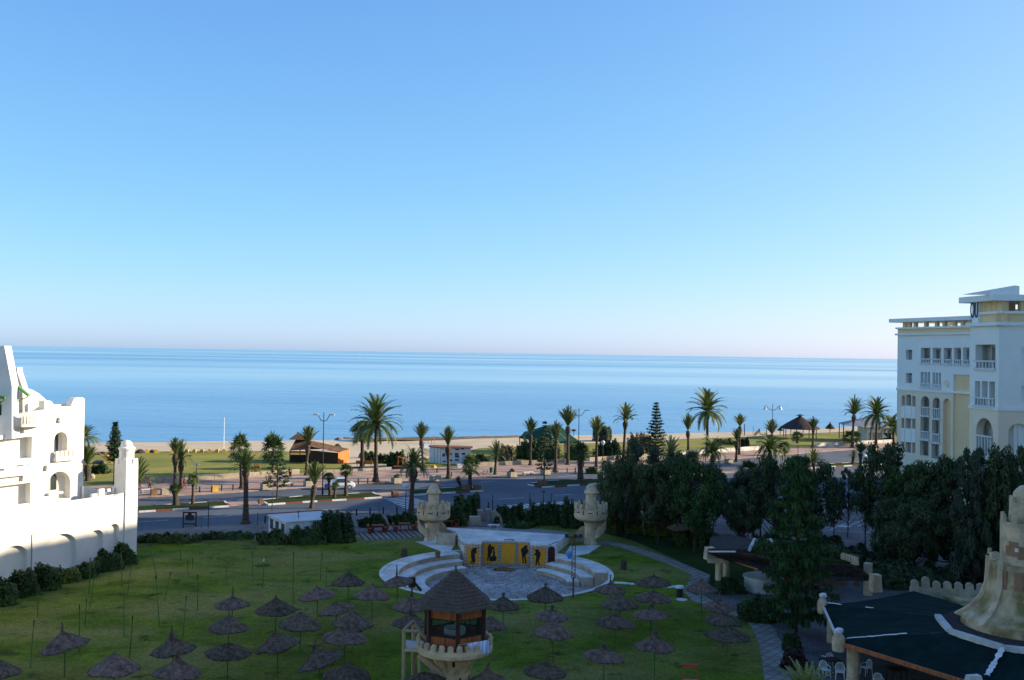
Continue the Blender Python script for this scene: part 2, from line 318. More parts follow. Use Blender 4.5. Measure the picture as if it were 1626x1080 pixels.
# ------------------------------------------------------------ mesh builder
class MB:
    def __init__(s, sharp=False):
        s.v = []; s.f = []; s.m = []; s.X = None
    def p(s, co):
        co = Vector(co)
        if s.X is not None: co = s.X @ co
        s.v.append(co); return len(s.v) - 1
    def face(s, pts, mi=0):
        s.f.append([s.p(q) for q in pts]); s.m.append(mi)
    def idx(s, ids, mi=0):
        s.f.append(ids); s.m.append(mi)
    def box(s, c, d, rz=0.0, mi=0, taper=1.0, tilt=None):
        """centre of the bottom face, size"""
        q = Matrix.Rotation(rz, 3, 'Z'); c = Vector(c)
        if tilt is not None: q = q @ tilt
        ids = []
        for z, k in ((0, 1.0), (d[2], taper)):
            for x, y in ((-1, -1), (1, -1), (1, 1), (-1, 1)):
                ids.append(s.p(c + q @ Vector((x * d[0] / 2 * k, y * d[1] / 2 * k, z))))
        a = ids
        for f in ((3, 2, 1, 0), (4, 5, 6, 7), (0, 1, 5, 4), (1, 2, 6, 5), (2, 3, 7, 6), (3, 0, 4, 7)):
            s.idx([a[i] for i in f], mi)
    def prism(s, poly, z0, z1, mi=0, holes=(), bottom=True):
        """a level slab from an outline, with holes"""
        loops = [[Vector((q[0], q[1], 0)) for q in poly]] + [[Vector((q[0], q[1], 0)) for q in h] for h in holes]
        flat = [q for l in loops for q in l]
        tri = tessellate_polygon(loops)
        top = [s.p((q.x, q.y, z1)) for q in flat]
        for t in tri:
            a, b, c = (flat[i] for i in t)
            up = (b - a).cross(c - a).z > 0
            s.idx([top[i] for i in (t if up else t[::-1])], mi)
        if z0 is not None:
            bot = [s.p((q.x, q.y, z0)) for q in flat]
            if bottom:
                for t in tri:
                    a, b, c = (flat[i] for i in t)
                    up = (b - a).cross(c - a).z > 0
                    s.idx([bot[i] for i in (t[::-1] if up else t)], mi)
            o = 0
            for l in loops:
                n = len(l)
                for i in range(n):
                    j = (i + 1) % n
                    s.idx([bot[o + i], bot[o + j], top[o + j], top[o + i]], mi)
                o += n
    def panel(s, O, ux, uz, nrm, outline, holes, depth, mi=0, mi_side=None, back=True):
        """a wall standing on O: outline and holes in (s, z), thickness going against nrm"""
        if mi_side is None: mi_side = mi
        loops = [[Vector((q[0], q[1], 0)) for q in outline]] + [[Vector((q[0], q[1], 0)) for q in h] for h in holes]
        flat = [q for l in loops for q in l]
        tri = tessellate_polygon(loops)
        w = lambda q, d: O + ux * q.x + uz * q.y - nrm * d
        fr = [s.p(w(q, 0)) for q in flat]; bk = [s.p(w(q, depth)) for q in flat]
        for t in tri:
            s.idx([fr[i] for i in t], mi)
            if back: s.idx([bk[i] for i in t[::-1]], mi)
        o = 0
        for l in loops:
            n = len(l)
            for i in range(n):
                j = (i + 1) % n
                s.idx([fr[o + i], fr[o + j], bk[o + j], bk[o + i]], mi if o == 0 else mi_side)
            o += n
    def tube(s, pts, rad, n=8, mi=0, cap=True):
        pts = [Vector(q) for q in pts]
        if not hasattr(rad, '__len__'): rad = [rad] * len(pts)
        rings = []
        for i, q in enumerate(pts):
            d = (pts[min(i + 1, len(pts) - 1)] - pts[max(i - 1, 0)]).normalized()
            a = d.cross(Vector((0, 0, 1)) if abs(d.z) < 0.9 else Vector((1, 0, 0))).normalized(); b = d.cross(a)
            rings.append([s.p(q + (a * math.cos(2 * PI * k / n) + b * math.sin(2 * PI * k / n)) * rad[i]) for k in range(n)])
        for i in range(len(rings) - 1):
            for k in range(n):
                s.idx([rings[i][k], rings[i][(k + 1) % n], rings[i + 1][(k + 1) % n], rings[i + 1][k]], mi)
        if cap:
            s.idx(rings[0][::-1], mi); s.idx(rings[-1], mi)
    def lathe(s, prof, n=24, c=(0, 0, 0), mi=0, a0=0.0, a1=2 * PI, wob=0.0, cap=True):
        c = Vector(c); full = abs(a1 - a0 - 2 * PI) < 1e-6
        k = n if full else n + 1
        rings = []
        for r, z in prof:
            rings.append([s.p(c + Vector((math.cos(a0 + (a1 - a0) * i / n) * (r * (1 + U(-wob, wob))), math.sin(a0 + (a1 - a0) * i / n) * (r * (1 + U(-wob, wob))), z))) for i in range(k)])
        for i in range(len(rings) - 1):
            for j in range(n):
                q = (j + 1) % k
                s.idx([rings[i][j], rings[i][q], rings[i + 1][q], rings[i + 1][j]], mi)
        if cap and full:
            if prof[0][0] > 1e-4: s.idx(rings[0][::-1], mi)
            if prof[-1][0] > 1e-4: s.idx(rings[-1], mi)
        if cap and not full:
            s.idx([r[0] for r in rings], mi); s.idx([r[-1] for r in rings][::-1], mi)
    def ball(s, c, r, mi=0, n=10, sq=(1, 1, 1), wob=0.0):
        c = Vector(c)
        rings = []
        for i in range(1, n // 2 + 1):
            th = PI * i / (n // 2 + 1)
            rings.append([s.p(c + Vector((math.sin(th) * math.cos(2 * PI * k / n) * sq[0], math.sin(th) * math.sin(2 * PI * k / n) * sq[1], math.cos(th) * sq[2])) * (r * (1 + U(-wob, wob)))) for k in range(n)])
        t = s.p(c + Vector((0, 0, r * sq[2]))); b = s.p(c - Vector((0, 0, r * sq[2])))
        for k in range(n):
            s.idx([t, rings[0][k], rings[0][(k + 1) % n]], mi); s.idx([b, rings[-1][(k + 1) % n], rings[-1][k]], mi)
        for i in range(len(rings) - 1):
            for k in range(n):
                s.idx([rings[i][k], rings[i + 1][k], rings[i + 1][(k + 1) % n], rings[i][(k + 1) % n]], mi)
    def build(s, name, mats, parent=None, smooth=False, world=True, kind=None):
        me = bpy.data.meshes.new(name)
        off = Vector((0, 0, 0))
        if parent is not None and world:
            q = parent; off = Vector(q.location)
            while q.parent is not None:
                q = q.parent; off = off + Vector(q.location)
        me.from_pydata([v - off for v in s.v], [], s.f)
        if not isinstance(mats, (list, tuple)): mats = [mats]
        for q in mats: me.materials.append(M[q] if isinstance(q, str) else q)
        if len(mats) > 1: me.polygons.foreach_set('material_index', s.m)
        if smooth: me.polygons.foreach_set('use_smooth', [True] * len(s.f))
        me.update()
        o = bpy.data.objects.new(name, me); COL.objects.link(o)
        if parent is not None: o.parent = parent
        if kind: o['kind'] = kind
        return o

def tag(o, label=None, cat=None, group=None, kind=None):
    if label: o['label'] = label
    if cat: o['category'] = cat
    if group: o['group'] = group
    if kind: o['kind'] = kind
    return o
def thing(name, label, cat, loc=(0, 0, 0), rz=0.0, group=None):
    o = bpy.data.objects.new(name, None); COL.objects.link(o)
    o.location = loc; o.rotation_euler = (0, 0, rz); o.empty_display_size = 0.3
    return tag(o, label, cat, group)
def copy_tree(o, parent=None):
    c = o.copy(); COL.objects.link(c)
    if parent is not None: c.parent = parent
    for ch in list(o.children): copy_tree(ch, c)
    return c
def struct(name, mb, mats, smooth=False):
    o = mb.build(name, mats, smooth=smooth); o['kind'] = 'structure'; return o

def arch(s0, s1, z0, z1, n=10, k=1.0):
    """a round-headed opening between s0 and s1, from z0 up to the crown z1"""
    r = (s1 - s0) / 2; zs = z1 - abs(r) * k; c = (s0 + s1) / 2
    pts = [(s0, z0), (s1, z0)]
    for i in range(n + 1):
        a = PI * i / n
        pts.append((c + r * math.cos(a), zs + abs(r) * k * math.sin(a)))
    return pts
def rect(s0, s1, z0, z1): return [(s0, z0), (s1, z0), (s1, z1), (s0, z1)]

class Facade:
    """an upright plane through two ground points, with photo measurements taken on it"""
    def __init__(f, P0, P1, flip=False):
        f.O = Vector((P0[0], P0[1], 0)); f.ux = (Vector((P1[0], P1[1], 0)) - f.O).normalized(); f.uz = Vector((0, 0, 1))
        f.n = f.ux.cross(f.uz)
        if flip: f.n = -f.n
    def at(f, px, py):
        d = ray(px, py); n = f.n
        t = (f.O - CAM).dot(n) / d.dot(n); p = CAM + d * t
        return ((p - f.O).dot(f.ux), p.z)
    def s(f, px, py=700): return f.at(px, py)[0]
    def w(f, s, z, d=0.0): return f.O + f.ux * s + f.uz * z + f.n * d
    def off(f, d):
        g = Facade(f.O, f.O + f.ux); g.n = f.n.copy(); g.O = f.O + f.n * d; return g
# ------------------------------------------------------------ the setting
def flat(name, pix, z, m, thick=None, holes=(), world_pts=None, mi=0):
    poly = [tuple(G(*q)[:2]) if not isinstance(q, Vector) else (q.x, q.y) for q in pix]
    b = MB(); b.prism(poly, None if thick is None else z - thick, z, holes=holes)
    return struct(name, b, m)

b = MB(); b.face([(-90000, -3000, -1.75), (90000, -3000, -1.75), (90000, 90000, -1.75), (-90000, 90000, -1.75)])
struct('sea', b, 'sea')

# beach: from the grass edge down to the water, in rows so that it slopes and undulates
sh = [(-420, 716), (-200, 710), (60, 703), (140, 702), (250, 701), (350, 699.5), (450, 698.5), (545, 697), (640, 694.5), (760, 692.5), (880, 690.5), (1000, 688.5), (1090, 687), (1180, 685.5), (1260, 682), (1340, 678.5), (1430, 675), (1600, 668), (1900, 655)]
ins = [(-420, 745), (-200, 738), (60, 722), (140, 719), (250, 717), (350, 716), (450, 716), (545, 741), (640, 741), (760, 712), (880, 706), (1000, 702), (1090, 697), (1180, 694), (1260, 689), (1340, 686), (1430, 683), (1600, 677), (1900, 664)]
def densify(l, k):
    o = []
    for i in range(len(l) - 1):
        for j in range(k): o.append(tuple(l[i][q] + (l[i + 1][q] - l[i][q]) * j / k for q in range(2)))
    o.append(l[-1]); return o
SH = densify(sh, 4); IN = densify(ins, 4)
b = MB(); rows = []
NR = 10
for j in range(NR + 1):
    t = j / NR; row = []
    for (x, y), (x2, y2) in zip(IN, SH):
        p0 = G(x, y, 0.004); p1 = G(x2, y2, -1.75)
        p = p0.lerp(p1, t); p.z = 0.004 - 1.80 * max(0, (t - 0.15) / 0.85) ** 1.2
        if 0 < j < NR: p.z += U(-0.07, 0.07)
        if j == NR: p += (p1 - p0).normalized() * 4; p.z = -2.3
        row.append(b.p(p))
    rows.append(row)
for j in range(NR):
    for i in range(len(rows[0]) - 1):
        b.idx([rows[j][i], rows[j][i + 1], rows[j + 1][i + 1], rows[j + 1][i]])
struct('beach', b, 'sand', smooth=True)
# the dark line of seaweed left by the waves
b = MB()
line = densify([(545, 697.0), (600, 696.4), (640, 695.4), (700, 694.4), (760, 693.2), (830, 692.4), (900, 690.8)], 7)
ids = []
for i, (x, y) in enumerate(line):
    k = math.sin(PI * i / (len(line) - 1)) ** 0.5
    c0 = G(x, y + 0.6 + U(-.3, .3), -1.5); c1 = G(x, y + 1.0 + 4.0 * k + U(-.7, .7), -1.2)
    ids.append((b.p(c0 + Vector((0, 0, 0.10))), b.p(c0.lerp(c1, .5) + Vector((0, 0, .35 + U(0, .2)))), b.p(c1 + Vector((0, 0, .14)))))
for i in range(len(ids) - 1):
    for k in range(2): b.idx([ids[i][k], ids[i + 1][k], ids[i + 1][k + 1], ids[i][k + 1]])
tag(struct('seaweed', b, 'seaweed', smooth=True), kind='stuff')

# the land: one sheet reaching from behind the camera to the beach
land = [Vector((-1500, -300, 0))] + [G(*q) for q in ins] + [Vector((1500, -300, 0))]
PC = Vector((-1.0, 85.3, 0)); PR = 9.45
def circle(c, r, n=72): return [(c[0] + r * math.cos(2 * PI * i / n), c[1] + r * math.sin(2 * PI * i / n)) for i in range(n)]
PIT = circle(PC, PR)
b = MB(); b.prism([(q.x, q.y) for q in land], None, -0.02, holes=[PIT]); struct('ground', b, 'earth')

flat('beach_grass', [(-250, 800), (-250, 740), (140, 719.5), (250, 717.5), (350, 716.5), (450, 716.5), (520, 722), (552, 742), (480, 754), (220, 769)], 0.012, 'beach_grass')
flat('beach_grass', [(640, 748), (655, 741), (690, 722), (760, 712.5), (880, 706.5), (1000, 702.5), (1090, 698), (1180, 694.5), (1260, 690), (1340, 687), (1430, 684), (1700, 672), (1700, 692), (1420, 703), (1200, 715), (1000, 728), (900, 735)], 0.012, 'beach_grass')
flat('promenade', [(-250, 812), (-250, 798), (220, 769), (350, 761), (480, 753), (640, 746), (900, 735), (1000, 728.5), (1200, 715.5), (1420, 703.5), (1700, 690), (1900, 680), (1900, 690), (1420, 710), (1330, 716), (1180, 728), (1090, 735), (950, 747), (850, 752), (640, 764), (480, 775), (380, 782), (316, 786), (220, 791)], 0.12, 'promenade_paving', thick=0.14)
flat('road', [(-300, 880), (-250, 812), (220, 790), (380, 781), (640, 763), (850, 751), (950, 746), (1180, 727), (1330, 715), (1420, 709), (1900, 689), (1900, 790), (1626, 790), (1180, 790), (1010, 801), (905, 806), (800, 810), (700, 813), (560, 818), (420, 830), (369, 834), (220, 845)], 0.004, 'asphalt')
flat('pavement', [(-300, 905), (-300, 880), (220, 845), (369, 834), (420, 830), (560, 818), (700, 813), (800, 810), (905, 806), (1010, 801), (1010, 812), (800, 836), (640, 842), (440, 856), (215, 866)], 0.10, 'pavement_slabs', thick=0.12)
flat('plaza', [(955, 835), (1010, 801), (1180, 790), (1626, 790), (1800, 800), (1700, 960), (1500, 930), (1350, 905), (1180, 868)], 0.008, 'side_paving')

# traffic islands in the middle of the road, with kerbs painted red and white
def island(bot, top, cap_r=None):
    pb = [G(*q) for q in bot]; pt = [G(*q) for q in top]
    b = MB(); b.prism([(q.x, q.y) for q in pb] + [(q.x, q.y) for q in reversed(pt)], 0.0, 0.16)
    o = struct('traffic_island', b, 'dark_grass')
    k = MB(); loop = pb + list(reversed(pt)); loop.append(loop[0])
    mi = 0
    for i in range(len(loop) - 1):
        a, c = loop[i], loop[i + 1]; L = (c - a).length; n = max(1, round(L / 1.9)); d = (c - a) / n
        for j in range(n):
            p = a + d * (j + 0.5); ang = math.atan2(d.y, d.x)
            k.box((p.x, p.y, 0.0), (d.length - 0.02, 0.26, 0.19), ang, mi=mi); mi = 1 - mi
    ko = k.build('kerb', ['kerb_white', 'kerb_red']); ko['kind'] = 'structure'
island([(-150, 832), (220, 814), (300, 809), (364, 805)], [(-150, 822), (220, 806), (300, 801), (356, 797.5)])
island([(425, 802.5), (480, 798.5), (550, 794.5), (606, 791)], [(415, 795.5), (480, 789.5), (550, 786), (591, 783.5)])
island([(655, 787.5), (700, 784.5), (768, 780.5)], [(656, 779), (700, 777), (747, 774.5)])
island([(838, 770.5), (860, 775), (900, 772.5), (939, 770), (1010, 763), (1085, 756)], [(843, 769), (870, 765), (941, 762.5), (1010, 756), (1080, 750)])
island([(1180, 752), (1300, 743), (1365, 739.5), (1440, 737)], [(1180, 747), (1300, 738.5), (1360, 735.5), (1440, 733)])
flat('paving', [(366, 804.5), (424, 802), (415, 796), (358, 798)], 0.03, 'promenade_paving')
flat('paving', [(607, 790.5), (655, 787), (655, 779.5), (592, 784)], 0.03, 'promenade_paving')
flat('paving', [(1090, 755), (1180, 751), (1180, 747.5), (1085, 750.5)], 0.03, 'promenade_paving')
b = MB()   # crossings, lane dashes and edge lines
def strip(b, p, q, wd, z=0.012):
    d = (q - p).normalized(); n = Vector((-d.y, d.x, 0)) * wd / 2
    b.face([(p - n).xy.to_3d() + Vector((0, 0, z)), (q - n).xy.to_3d() + Vector((0, 0, z)), (q + n).xy.to_3d() + Vector((0, 0, z)), (p + n).xy.to_3d() + Vector((0, 0, z))])
A1, B1, C1, D1 = G(612, 792.5), G(655, 789.5), G(687, 800), G(645, 808.5)
for i in range(8):
    t = i / 7; strip(b, A1.lerp(D1, t), B1.lerp(C1, t), 0.55)
A2, B2, C2, D2 = G(798, 803), G(905, 795.5), G(925, 801), G(815, 809)
for i in range(13):
    t = i / 12; strip(b, A2.lerp(B2, t), D2.lerp(C2, t), 0.55)
for ln in ([(-60, 846), (220, 829), (420, 816), (600, 804)], [(690, 800), (790, 793), (880, 787), (1000, 778)], [(700, 771), (820, 761), (950, 753)]):
    pp = [G(*q) for q in ln]
    for i in range(len(pp) - 1):
        L = (pp[i + 1] - pp[i]).length; n = int(L / 6)
        for j in range(n):
            strip(b, pp[i].lerp(pp[i + 1], j / n), pp[i].lerp(pp[i + 1], (j + .45) / n), 0.16)
for x in range(3):
    strip(b, G(1318 + 22 * x, 842 - x * 3), G(1350 + 22 * x, 828 - x * 3), 0.15, 0.014)
strip(b, G(1320, 843), G(1420, 848), 0.15, 0.015)
struct('road_markings', b, 'road_paint')

# lawns and paths
lawn = [Vector((-75, 15, 0)), Vector((-48, 63, 0)), G(0, 930), G(213, 886), G(216, 863), G(440, 853), G(540, 843), G(700, 834), G(790, 842), G(905, 832), G(955, 846), G(1010, 862), G(1060, 885), G(1122, 915), G(1108, 930), G(1108, 955), G(1170, 976), G(1225, 1002), G(1240, 1085), Vector((16, 15, 0))]
b = MB(); b.prism([(q.x, q.y) for q in lawn], None, 0.03, holes=[PIT]); struct('lawn', b, 'lawn')
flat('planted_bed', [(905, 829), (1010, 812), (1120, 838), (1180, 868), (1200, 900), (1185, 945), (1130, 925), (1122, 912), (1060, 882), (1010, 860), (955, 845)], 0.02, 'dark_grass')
# courtyard to the right of the path
flat('courtyard', [(1125, 915), (1200, 900), (1420, 880), (1626, 930), (1900, 1000), (1900, 1250), (1240, 1250), (1245, 1085), (1228, 1002), (1190, 978), (1120, 945)], 0.016, 'courtyard_paving')
def band(name, pts, wd, z, m):
    P = [G(*q) for q in pts]; b = MB(); l = []
    for i, q in enumerate(P):
        d = (P[min(i + 1, len(P) - 1)] - P[max(i - 1, 0)]).normalized(); n = Vector((-d.y, d.x, 0)) * wd / 2
        l.append((b.p((q.x + n.x, q.y + n.y, z)), b.p((q.x - n.x, q.y - n.y, z))))
    for i in range(len(l) - 1): b.idx([l[i][0], l[i][1], l[i + 1][1], l[i + 1][0]])
    return struct(name, b, m)
band('footpath', [(945, 862), (975, 864), (1000, 870), (1040, 884), (1080, 899), (1114, 914), (1108, 925), (1100, 940), (1112, 953), (1165, 971), (1195, 983), (1212, 998), (1222, 1020), (1229, 1045), (1236, 1085), (1246, 1140)], 1.5, 0.04, 'path_paving')
flat('terrace', [(540, 843), (700, 834), (700, 846), (690, 852), (583, 859)], 0.045, 'terrace_slats')
flat('terrace', [(690, 846), (708, 836), (770, 830), (810, 835), (905, 846), (900, 852)], 0.05, 'path_paving')
# stepping stones across the grass
for i, (x, y) in enumerate([(979, 926.3), (987, 926.6), (995, 927.2), (1003, 928), (1046, 932.5), (1054, 933), (1062, 933), (1070, 932.5)]):
    p = G(x, y); b = MB(); b.box((p.x, p.y, 0.0), (0.42, 0.62, 0.07), U(-.2, .2), taper=0.94)
    o = tag(b.build('stepping_stone', 'stone_white'), ('stone slab in the path of four beside the amphitheatre rim' if i < 4 else 'stone slab in the path of four beside the white topped bin'), 'stepping stone', 'stepping stones by the amphitheatre' if i < 4 else 'stepping stones by the bin')
# ------------------------------------------------------------ the white hotel (left)
W0, W1 = G(0, 930), G(213, 886)
f = Facade(W0, W1)
wh = thing('white_hotel', 'white plastered seaside hotel in castle style, sunlit, with arched windows and a domed turret', 'hotel', (W1.x, W1.y, 0))
def px(fc, *q): return [fc.at(*k) for k in q]
# base wall with blind arches
sE = f.s(217, 800)
top = [(-28, 6.2)] + px(f, (0, 808), (57.8, 805.6), (100, 801.5), (133, 798), (160, 793.5), (175, 790.7), (194, 783))
tz = top[-1][1]
top += [(sE, tz)]
holes = []
for (xa, xb, yb, yt) in ((0, 43, 930, 867), (74, 121, 912, 848), (141, 163, 901, 842), (172, 188, 892, 832)):
    s0, s1 = f.s(xa, yb), f.s(xb, yb)
    zt = f.at((xa + xb) / 2, yt)[1]
    holes.append(arch(s0, s1, 0.25, zt, 10, 0.8))
b = MB(); b.panel(f.O, f.ux, f.uz, f.n, [(-28, 0), (sE, 0)] + [(q[0], q[1]) for q in top[::-1]], holes, 0.35, back=False)
fb = f.off(-0.35)
b.panel(fb.O, fb.ux, fb.uz, fb.n, [(-28, 0), (sE, 0), (sE, tz - .1), (-28, 5.5)], [], 0.3)
b.build('base_wall', 'white_plaster', wh)
# fill of the terrace behind the wall
b = MB()
q0, q1, q2, q3 = f.w(-28, 0, -.66), f.w(sE, 0, -.66), f.w(sE, 0, -7), f.w(-28, 0, -12)
b.prism([(q.x, q.y) for q in (q0, q1, q2, q3)], 0, 5.25)
b.build('terrace_deck', 'earth', wh)
b = MB()   # drain pipe and joint on the base wall
s_ = f.s(50, 880); z1 = f.at(50, 849)[1]
b.tube([f.w(s_, 0.2, .03), f.w(s_, z1, .03)], 0.035, 6)
s2 = f.s(92, 840); z2 = f.at(98, 838)[1]
b.tube([f.w(s_, z1, .03), f.w(s2, z2 + .1, .03)], 0.03, 6)
b.build('drain_pipe', 'room_shade', wh)
# corner turret
s0, s1 = f.s(198.5, 760), f.s(217.5, 760)
tzt = f.at(205, 729)[1]
b = MB(); p = f.w((s0 + s1) / 2, 0, -0.62); ang = math.atan2(f.ux.y, f.ux.x)
b.box((p.x, p.y, 0), ((s1 - s0), 1.5, tzt - .45), ang)
for ds, dn in ((-.5, -.5), (.5, -.5), (-.5, .5), (.5, .5)):
    q = f.w((s0 + s1) / 2 + ds * (s1 - s0 - .5), 0, -0.62 + dn * 1.0)
    b.box((q.x, q.y, tzt - .45), (.5, .5, .45), ang, taper=.9)
b.lathe([(.62, tzt - .5), (.62, tzt + .75), (.72, tzt + .8), (.70, tzt + .95), (.52, tzt + 1.05), (.50, tzt + 1.2), (.42, tzt + 1.4), (.25, tzt + 1.55), (.0, tzt + 1.62)], 20, (p.x, p.y, 0))
b.build('turret', 'white_plaster', wh)
# terrace parapet walls
f3 = f.off(-2.6)
b = MB()
for (xa, ya, xb, yb, h) in ((133, 772, 160, 778, 1.0), (160, 778, 176, 776, 1.0)):
    pa, pb = f3.at(xa, ya), f3.at(xb, yb)
    b.panel(f3.O, f3.ux, f3.uz, f3.n, [(pa[0], 5.2), (pb[0], 5.2), (pb[0], pb[1]), (pa[0], pa[1])], [], .25)
pa = f3.at(150, 780)
for k in range(5):
    s_ = f3.s(133, 780) + k * .75
    q = f3.w(s_, 5.2, 1.3); b.box(q, (.55, .28, 1.05 if k % 2 else .7), ang, taper=.92)
b.build('terrace_parapet', 'white_plaster', wh)
b = MB()
b.prism([(q.x, q.y) for q in (f.w(f.s(58, 800), 0, -.5), f.w(s0, 0, -.5), f.w(s0 - .4, 0, -1.6), f.w(f.s(58, 800), 0, -1.6))], 5.0, 5.42); b.build('planting_strip', 'dry_leaf', wh)

# main block, set back
m_ = f.off(-3.0)
def S(x, y=700): return m_.s(x, y)
def Z(x, y): return m_.at(x, y)[1]
outl = [(-26, 0)] + [(S(133.5), 0)] + px(m_, (134.5, 636), (132, 631.5), (124, 631), (118, 632.5), (112, 645.5), (87, 646.5), (84, 640), (80, 636.5), (70, 636)) + [(S(70), Z(60, 651)), (S(26), Z(26, 659)), (S(26), Z(22, 690)), (-26, Z(0, 690))]
holes = [arch(S(86), S(107), Z(96, 720), Z(96, 686)), arch(S(77.5), S(113), Z(95, 793), Z(95, 748.5), 12),
         [(S(-40), Z(0, 735)), (S(51), Z(51, 727)), (S(51), Z(51, 693)), (S(-40), Z(0, 699))],
         [(S(-40), Z(0, 810)), (S(50), Z(50, 800)), (S(50), Z(50, 766)), (S(-40), Z(0, 773))]]
b = MB(); b.panel(m_.O, m_.ux, m_.uz, m_.n, outl, holes, .75, back=False)
b.build('wall', 'white_plaster', wh)
# room behind the openings
mb_ = m_.off(-.75)
win = MB()
hb = [arch(S(86, 700) + .05, S(101, 700), Z(92, 719.5), Z(92, 687), 8), arch(S(78.5) + .05, S(100), Z(87, 780), Z(87, 751), 8)]
b = MB(); b.panel(mb_.O, mb_.ux, mb_.uz, mb_.n, [(-26, 0), (S(133.5), 0), (S(133.5), Z(125, 640)), (S(80), Z(80, 645)), (S(26), Z(26, 668)), (-26, Z(0, 690))], [], .3); b.build('inner_wall', 'white_plaster', wh)
for h in hb:
    o = MB(); o.panel(mb_.w(0, 0, .04), mb_.ux, mb_.uz, mb_.n, h, [], .05); wo = o.build('window', 'glass', wh)
    c = MB(); ss = [q[0] for q in h]; z0 = h[0][1]; z9 = max(q[1] for q in h)
    inner = [(ss[0] + .08, z0 + .05), ((ss[0] + ss[1]) / 2, z0 + .05), ((ss[0] + ss[1]) / 2, z9 - .15), (ss[0] + .08, z9 - .5)]
    c.panel(mb_.w(0, 0, .055), mb_.ux, mb_.uz, mb_.n, inner, [], .01); c.build('curtain', 'curtain', wo)
# balcony arched windows on the far left
for (x0, x1, y0, y1) in ((-6, 9.5, 735, 704), (-8, 6.5, 810, 778)):
    h = arch(S(x0) - .3, S(x1), Z(2, y0), Z(2, y1), 8)
    o = MB(); o.panel(mb_.w(0, 0, .05), mb_.ux, mb_.uz, mb_.n, h, [], .05); wo = o.build('window', 'glass', wh)
    ss = [q[0] for q in h]; c = MB(); z0 = h[0][1]; z9 = max(q[1] for q in h)
    c.panel(mb_.w(0, 0, .065), mb_.ux, mb_.uz, mb_.n, [(ss[0] + .3, z0), ((ss[0] + ss[1] * 2) / 3, z0), ((ss[0] + ss[1] * 2) / 3, z9 - .4), (ss[0] + .3, z9 - .2)], [], .01); c.build('curtain', 'curtain', wo)
# projecting balcony fronts
mo = m_.off(.45)
for (ya, yb, yc, yd) in ((735, 760, 727, 752), (806, 836, 798, 826)):
    b = MB()
    sA, sB = mo.s(-40), mo.s(48)
    za0, za1 = mo.at(0, ya)[1], mo.at(0, yb)[1]; zb0, zb1 = mo.at(48, yc)[1], mo.at(48, yd)[1]
    zt, zb = (za0 + zb0) / 2, (za1 + zb1) / 2
    slit = rect(mo.s(27), mo.s(46), zt - .55, zt - .42)
    b.panel(mo.O, mo.ux, mo.uz, mo.n, rect(sA, sB, zb, zt), [slit, rect(mo.s(-10), mo.s(8), zt - .75, zt - .6)], .2)
    q = mo.w((sA + sB) / 2, zb - .01, -.22); b.box(q, (sB - sA - .06, .5, .12), ang)
    b.build('balcony_front', 'white_plaster', wh)
# merlons under the upper window and sill under the lower arch
b = MB(); s0, s1 = S(85), S(117)
q = m_.w((s0 + s1) / 2, Z(100, 731), .22); b.box(q, (s1 - s0, .4, .35), ang)
for k in range(5):
    q = m_.w(s0 + .15 + k * (s1 - s0 - .3) / 4, Z(100, 731) + .35, .3); b.box(q, (.28, .22, .5), ang, taper=.85)
b.build('window_balcony', 'white_plaster', wh)
b = MB(); s0, s1 = S(76), S(98)
q = m_.w((s0 + s1) / 2, Z(87, 784), .05); b.box(q, (s1 - s0, .6, .16), ang); b.build('window_sill', 'white_plaster', wh)
# roof terrace: curved parapet with slots, rounded wall behind it
b = MB()
zc0, zc1 = Z(48, 676), Z(48, 654)
sA, sB = S(22), S(71)
N = 12
pts = []
for i in range(N + 1):
    t = i / N; pts.append((sA + (sB - sA) * t, .15 + 1.1 * math.sin(PI * min(1, .25 + t * .75))))
for i in range(N):
    a0 = m_.w(pts[i][0], 0, pts[i][1]); a1 = m_.w(pts[i + 1][0], 0, pts[i + 1][1]); g = Facade(a0, a1)
    L = (a1 - a0).length
    b.panel(g.O, g.ux, g.uz, g.n, rect(0, L, zc0, zc1), [rect(L * .3, L * .62, zc0 + .25, zc1 - .28)], .16)
    a2 = m_.w(pts[i][0], 0, -.2); a3 = m_.w(pts[i + 1][0], 0, -.2)
    b.face([(q.x, q.y, zc0) for q in (a0, a1, a3, a2)])
    g2 = g.off(-.16); b.panel(g2.O, g2.ux, g2.uz, g2.n, rect(0, L, zc0, zc0 + .6), [], .04)
b.build('roof_parapet', 'white_plaster', wh)
mr_ = m_.off(-2.6)
b = MB(); pr = px(mr_, (22, 690), (58, 690), (84, 690), (83, 645), (72, 634), (62, 625), (50, 618.5), (40, 616), (30, 617), (22, 620))
b.panel(mr_.O, mr_.ux, mr_.uz, mr_.n, pr, [], 1.0); b.build('rounded_roof_wall', 'white_plaster', wh)
# return walls that close the block
b = MB()
g = Facade(m_.w(S(133.4), 0, -.02), m_.w(S(133.4), 0, -9.0))
zt = Z(133, 633)
b.panel(g.O, g.ux, g.uz, g.n, [(0, 0), (9, 0), (9, zt - 2.2), (1.3, zt - 2.2), (1.0, zt), (0, zt)], [], .5)
q = m_.w(S(133) - 9.5, 0, -5); b.box((q.x, q.y, 0), (16, 6, Z(100, 668)), ang)
b.build('return_wall', 'white_plaster', wh)
